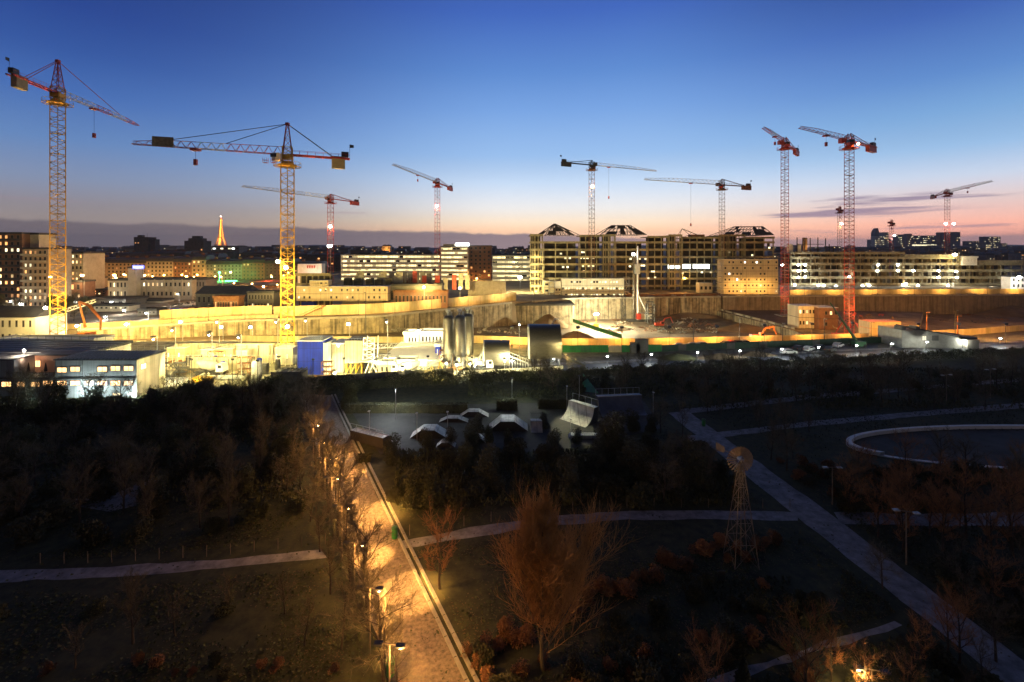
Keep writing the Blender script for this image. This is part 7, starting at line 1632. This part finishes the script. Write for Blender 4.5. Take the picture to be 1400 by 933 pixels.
for pr in bare+red+sap+bush+rus+dark+[pine]:
    if pr['label'] == 'PROTO':
        for ch in list(pr.children_recursive): bpy.data.objects.remove(ch)
        bpy.data.objects.remove(pr)
# undergrowth that nobody could count: dead grass, ivy and brambles over the planted beds
def cover(name, regions, m, s0, s1, hmax, seed):
    rr_ = random.Random(seed); b = MB()
    for (pa, ya), (pb, yb), n in regions:
        Y0_, Y1_ = gp(700, yb).y, gp(700, ya).y
        for _ in range(n):
            y = rr_.uniform(Y0_, Y1_); x = rr_.uniform(X(pa, y), X(pb, y)); p = V((x, y, 0))
            if onpath(p) or math.sin(x*.31+1.7*math.sin(y*.17))+math.sin(y*.43+x*.11) + rr_.uniform(-1, 1) < -.5: continue
            d = V((rr_.gauss(0,.5), rr_.gauss(0,.5), 1)).normalized(); k = rr_.uniform(s0, s1); u = d.orthogonal().normalized(); u = Matrix.Rotation(rr_.uniform(0, 6.3), 3, d) @ u; p.z = rr_.uniform(0, hmax)
            b.face([p-u*k*.4, p+u*k*.4, p+d*k*1.6])
    return tag(b.build(name, m), kind='stuff')
cover('undergrowth', [((-80,560),(415,690),16000), ((-80,545),(640,580),9000), ((540,612),(1010,692),16000), ((640,505),(1420,560),26000), ((1150,645),(1430,700),7000)], M['leafb'], .15, .42, .5, 5)
cover('dead_grass', [((820,790),(1080,960),5000), ((1150,720),(1460,1000),9000), ((900,560),(1420,600),5000)], M['deadgrass'], .08, .22, .05, 6)
# ground lamp added in the shrubs to brighten the wind pump
q = gp(985, 792); t = thing('ground_lamp', 'small warm fill lamp added in the shrubs below the wind pump', 'lamp', q); MB().cbox(q+V((0,0,.12)), .3, .3, .24).cbox(q+V((0,-.2,.45)), .7, .03, .9).build('housing', M['dark'], t); MB().cbox(q+V((0,.02,.26)), .16, .16, .04).build('lens', M['lit'], t)
light('SPOT', q+V((0,.1,.4)), 1100, (1., .62, .28), hub, 34, .05, .6)
def litter(name, regions, m, s0, s1, seed, flat=.25):
    rr_ = random.Random(seed); b = MB()
    for (pa, ya), (pb, yb), n in regions:
        Y0_, Y1_ = gp(700, yb).y, gp(700, ya).y
        for _ in range(n):
            y = rr_.uniform(Y0_, Y1_); x = rr_.uniform(X(pa, y), X(pb, y))
            if onpath(V((x, y, 0))) and rr_.random() < .93: continue
            if math.sin(x*.6+2*math.sin(y*.33))+math.sin(y*.7-x*.2)+rr_.uniform(-1.3, 1.3) < 0: continue
            k = rr_.uniform(s0, s1); a = rr_.uniform(0, 6.3); c, s = math.cos(a)*k, math.sin(a)*k; t = rr_.uniform(0, flat)*k
            b.face([(x-c, y-s, .035), (x+s*.6, y-c*.6, .035+t), (x+c, y+s, .035+t*.5), (x-s*.6, y+c*.6, .035)])
    return tag(b.build(name, m), kind='stuff')
litter('leaf_litter', [((-80,560),(470,1000),26000), ((540,620),(1100,1000),26000), ((1100,640),(1460,1000),12000)], M['litter'], .03, .11, 8)
litter('lawn_grass', [((-80,690),(520,1000),26000), ((545,640),(1200,1000),30000), ((1000,560),(1450,640),8000)], M['lawnblade'], .05, .16, 9, 1.2)
sc.cycles.use_denoising = True; sc.cycles.denoiser = 'OPENIMAGEDENOISE'; sc.cycles.denoising_prefilter = 'ACCURATE'
sc.cycles.max_bounces = 4; sc.cycles.diffuse_bounces = 2; sc.cycles.glossy_bounces = 2; sc.cycles.caustics_reflective = False; sc.cycles.caustics_refractive = False
sc.cycles.sample_clamp_indirect = 4; sc.cycles.sample_clamp_direct = 60; sc.cycles.use_light_tree = True
# ---------------------------------------------------------------- evening haze over the city
hz = bpy.data.materials.new('evening_haze'); hz.use_nodes = True; hn = hz.node_tree; hn.nodes.clear()
pv = hn.nodes.new('ShaderNodeVolumePrincipled'); pv.inputs['Color'].default_value = (.8, .8, .85, 1); pv.inputs['Density'].default_value = 7e-5; pv.inputs['Anisotropy'].default_value = .3
ho = hn.nodes.new('ShaderNodeOutputMaterial'); hn.links.new(pv.outputs[0], ho.inputs['Volume'])
tag(MB().box(-11600, 11600, -700, 11600, -12, 332).build('haze', hz), kind='stuff')
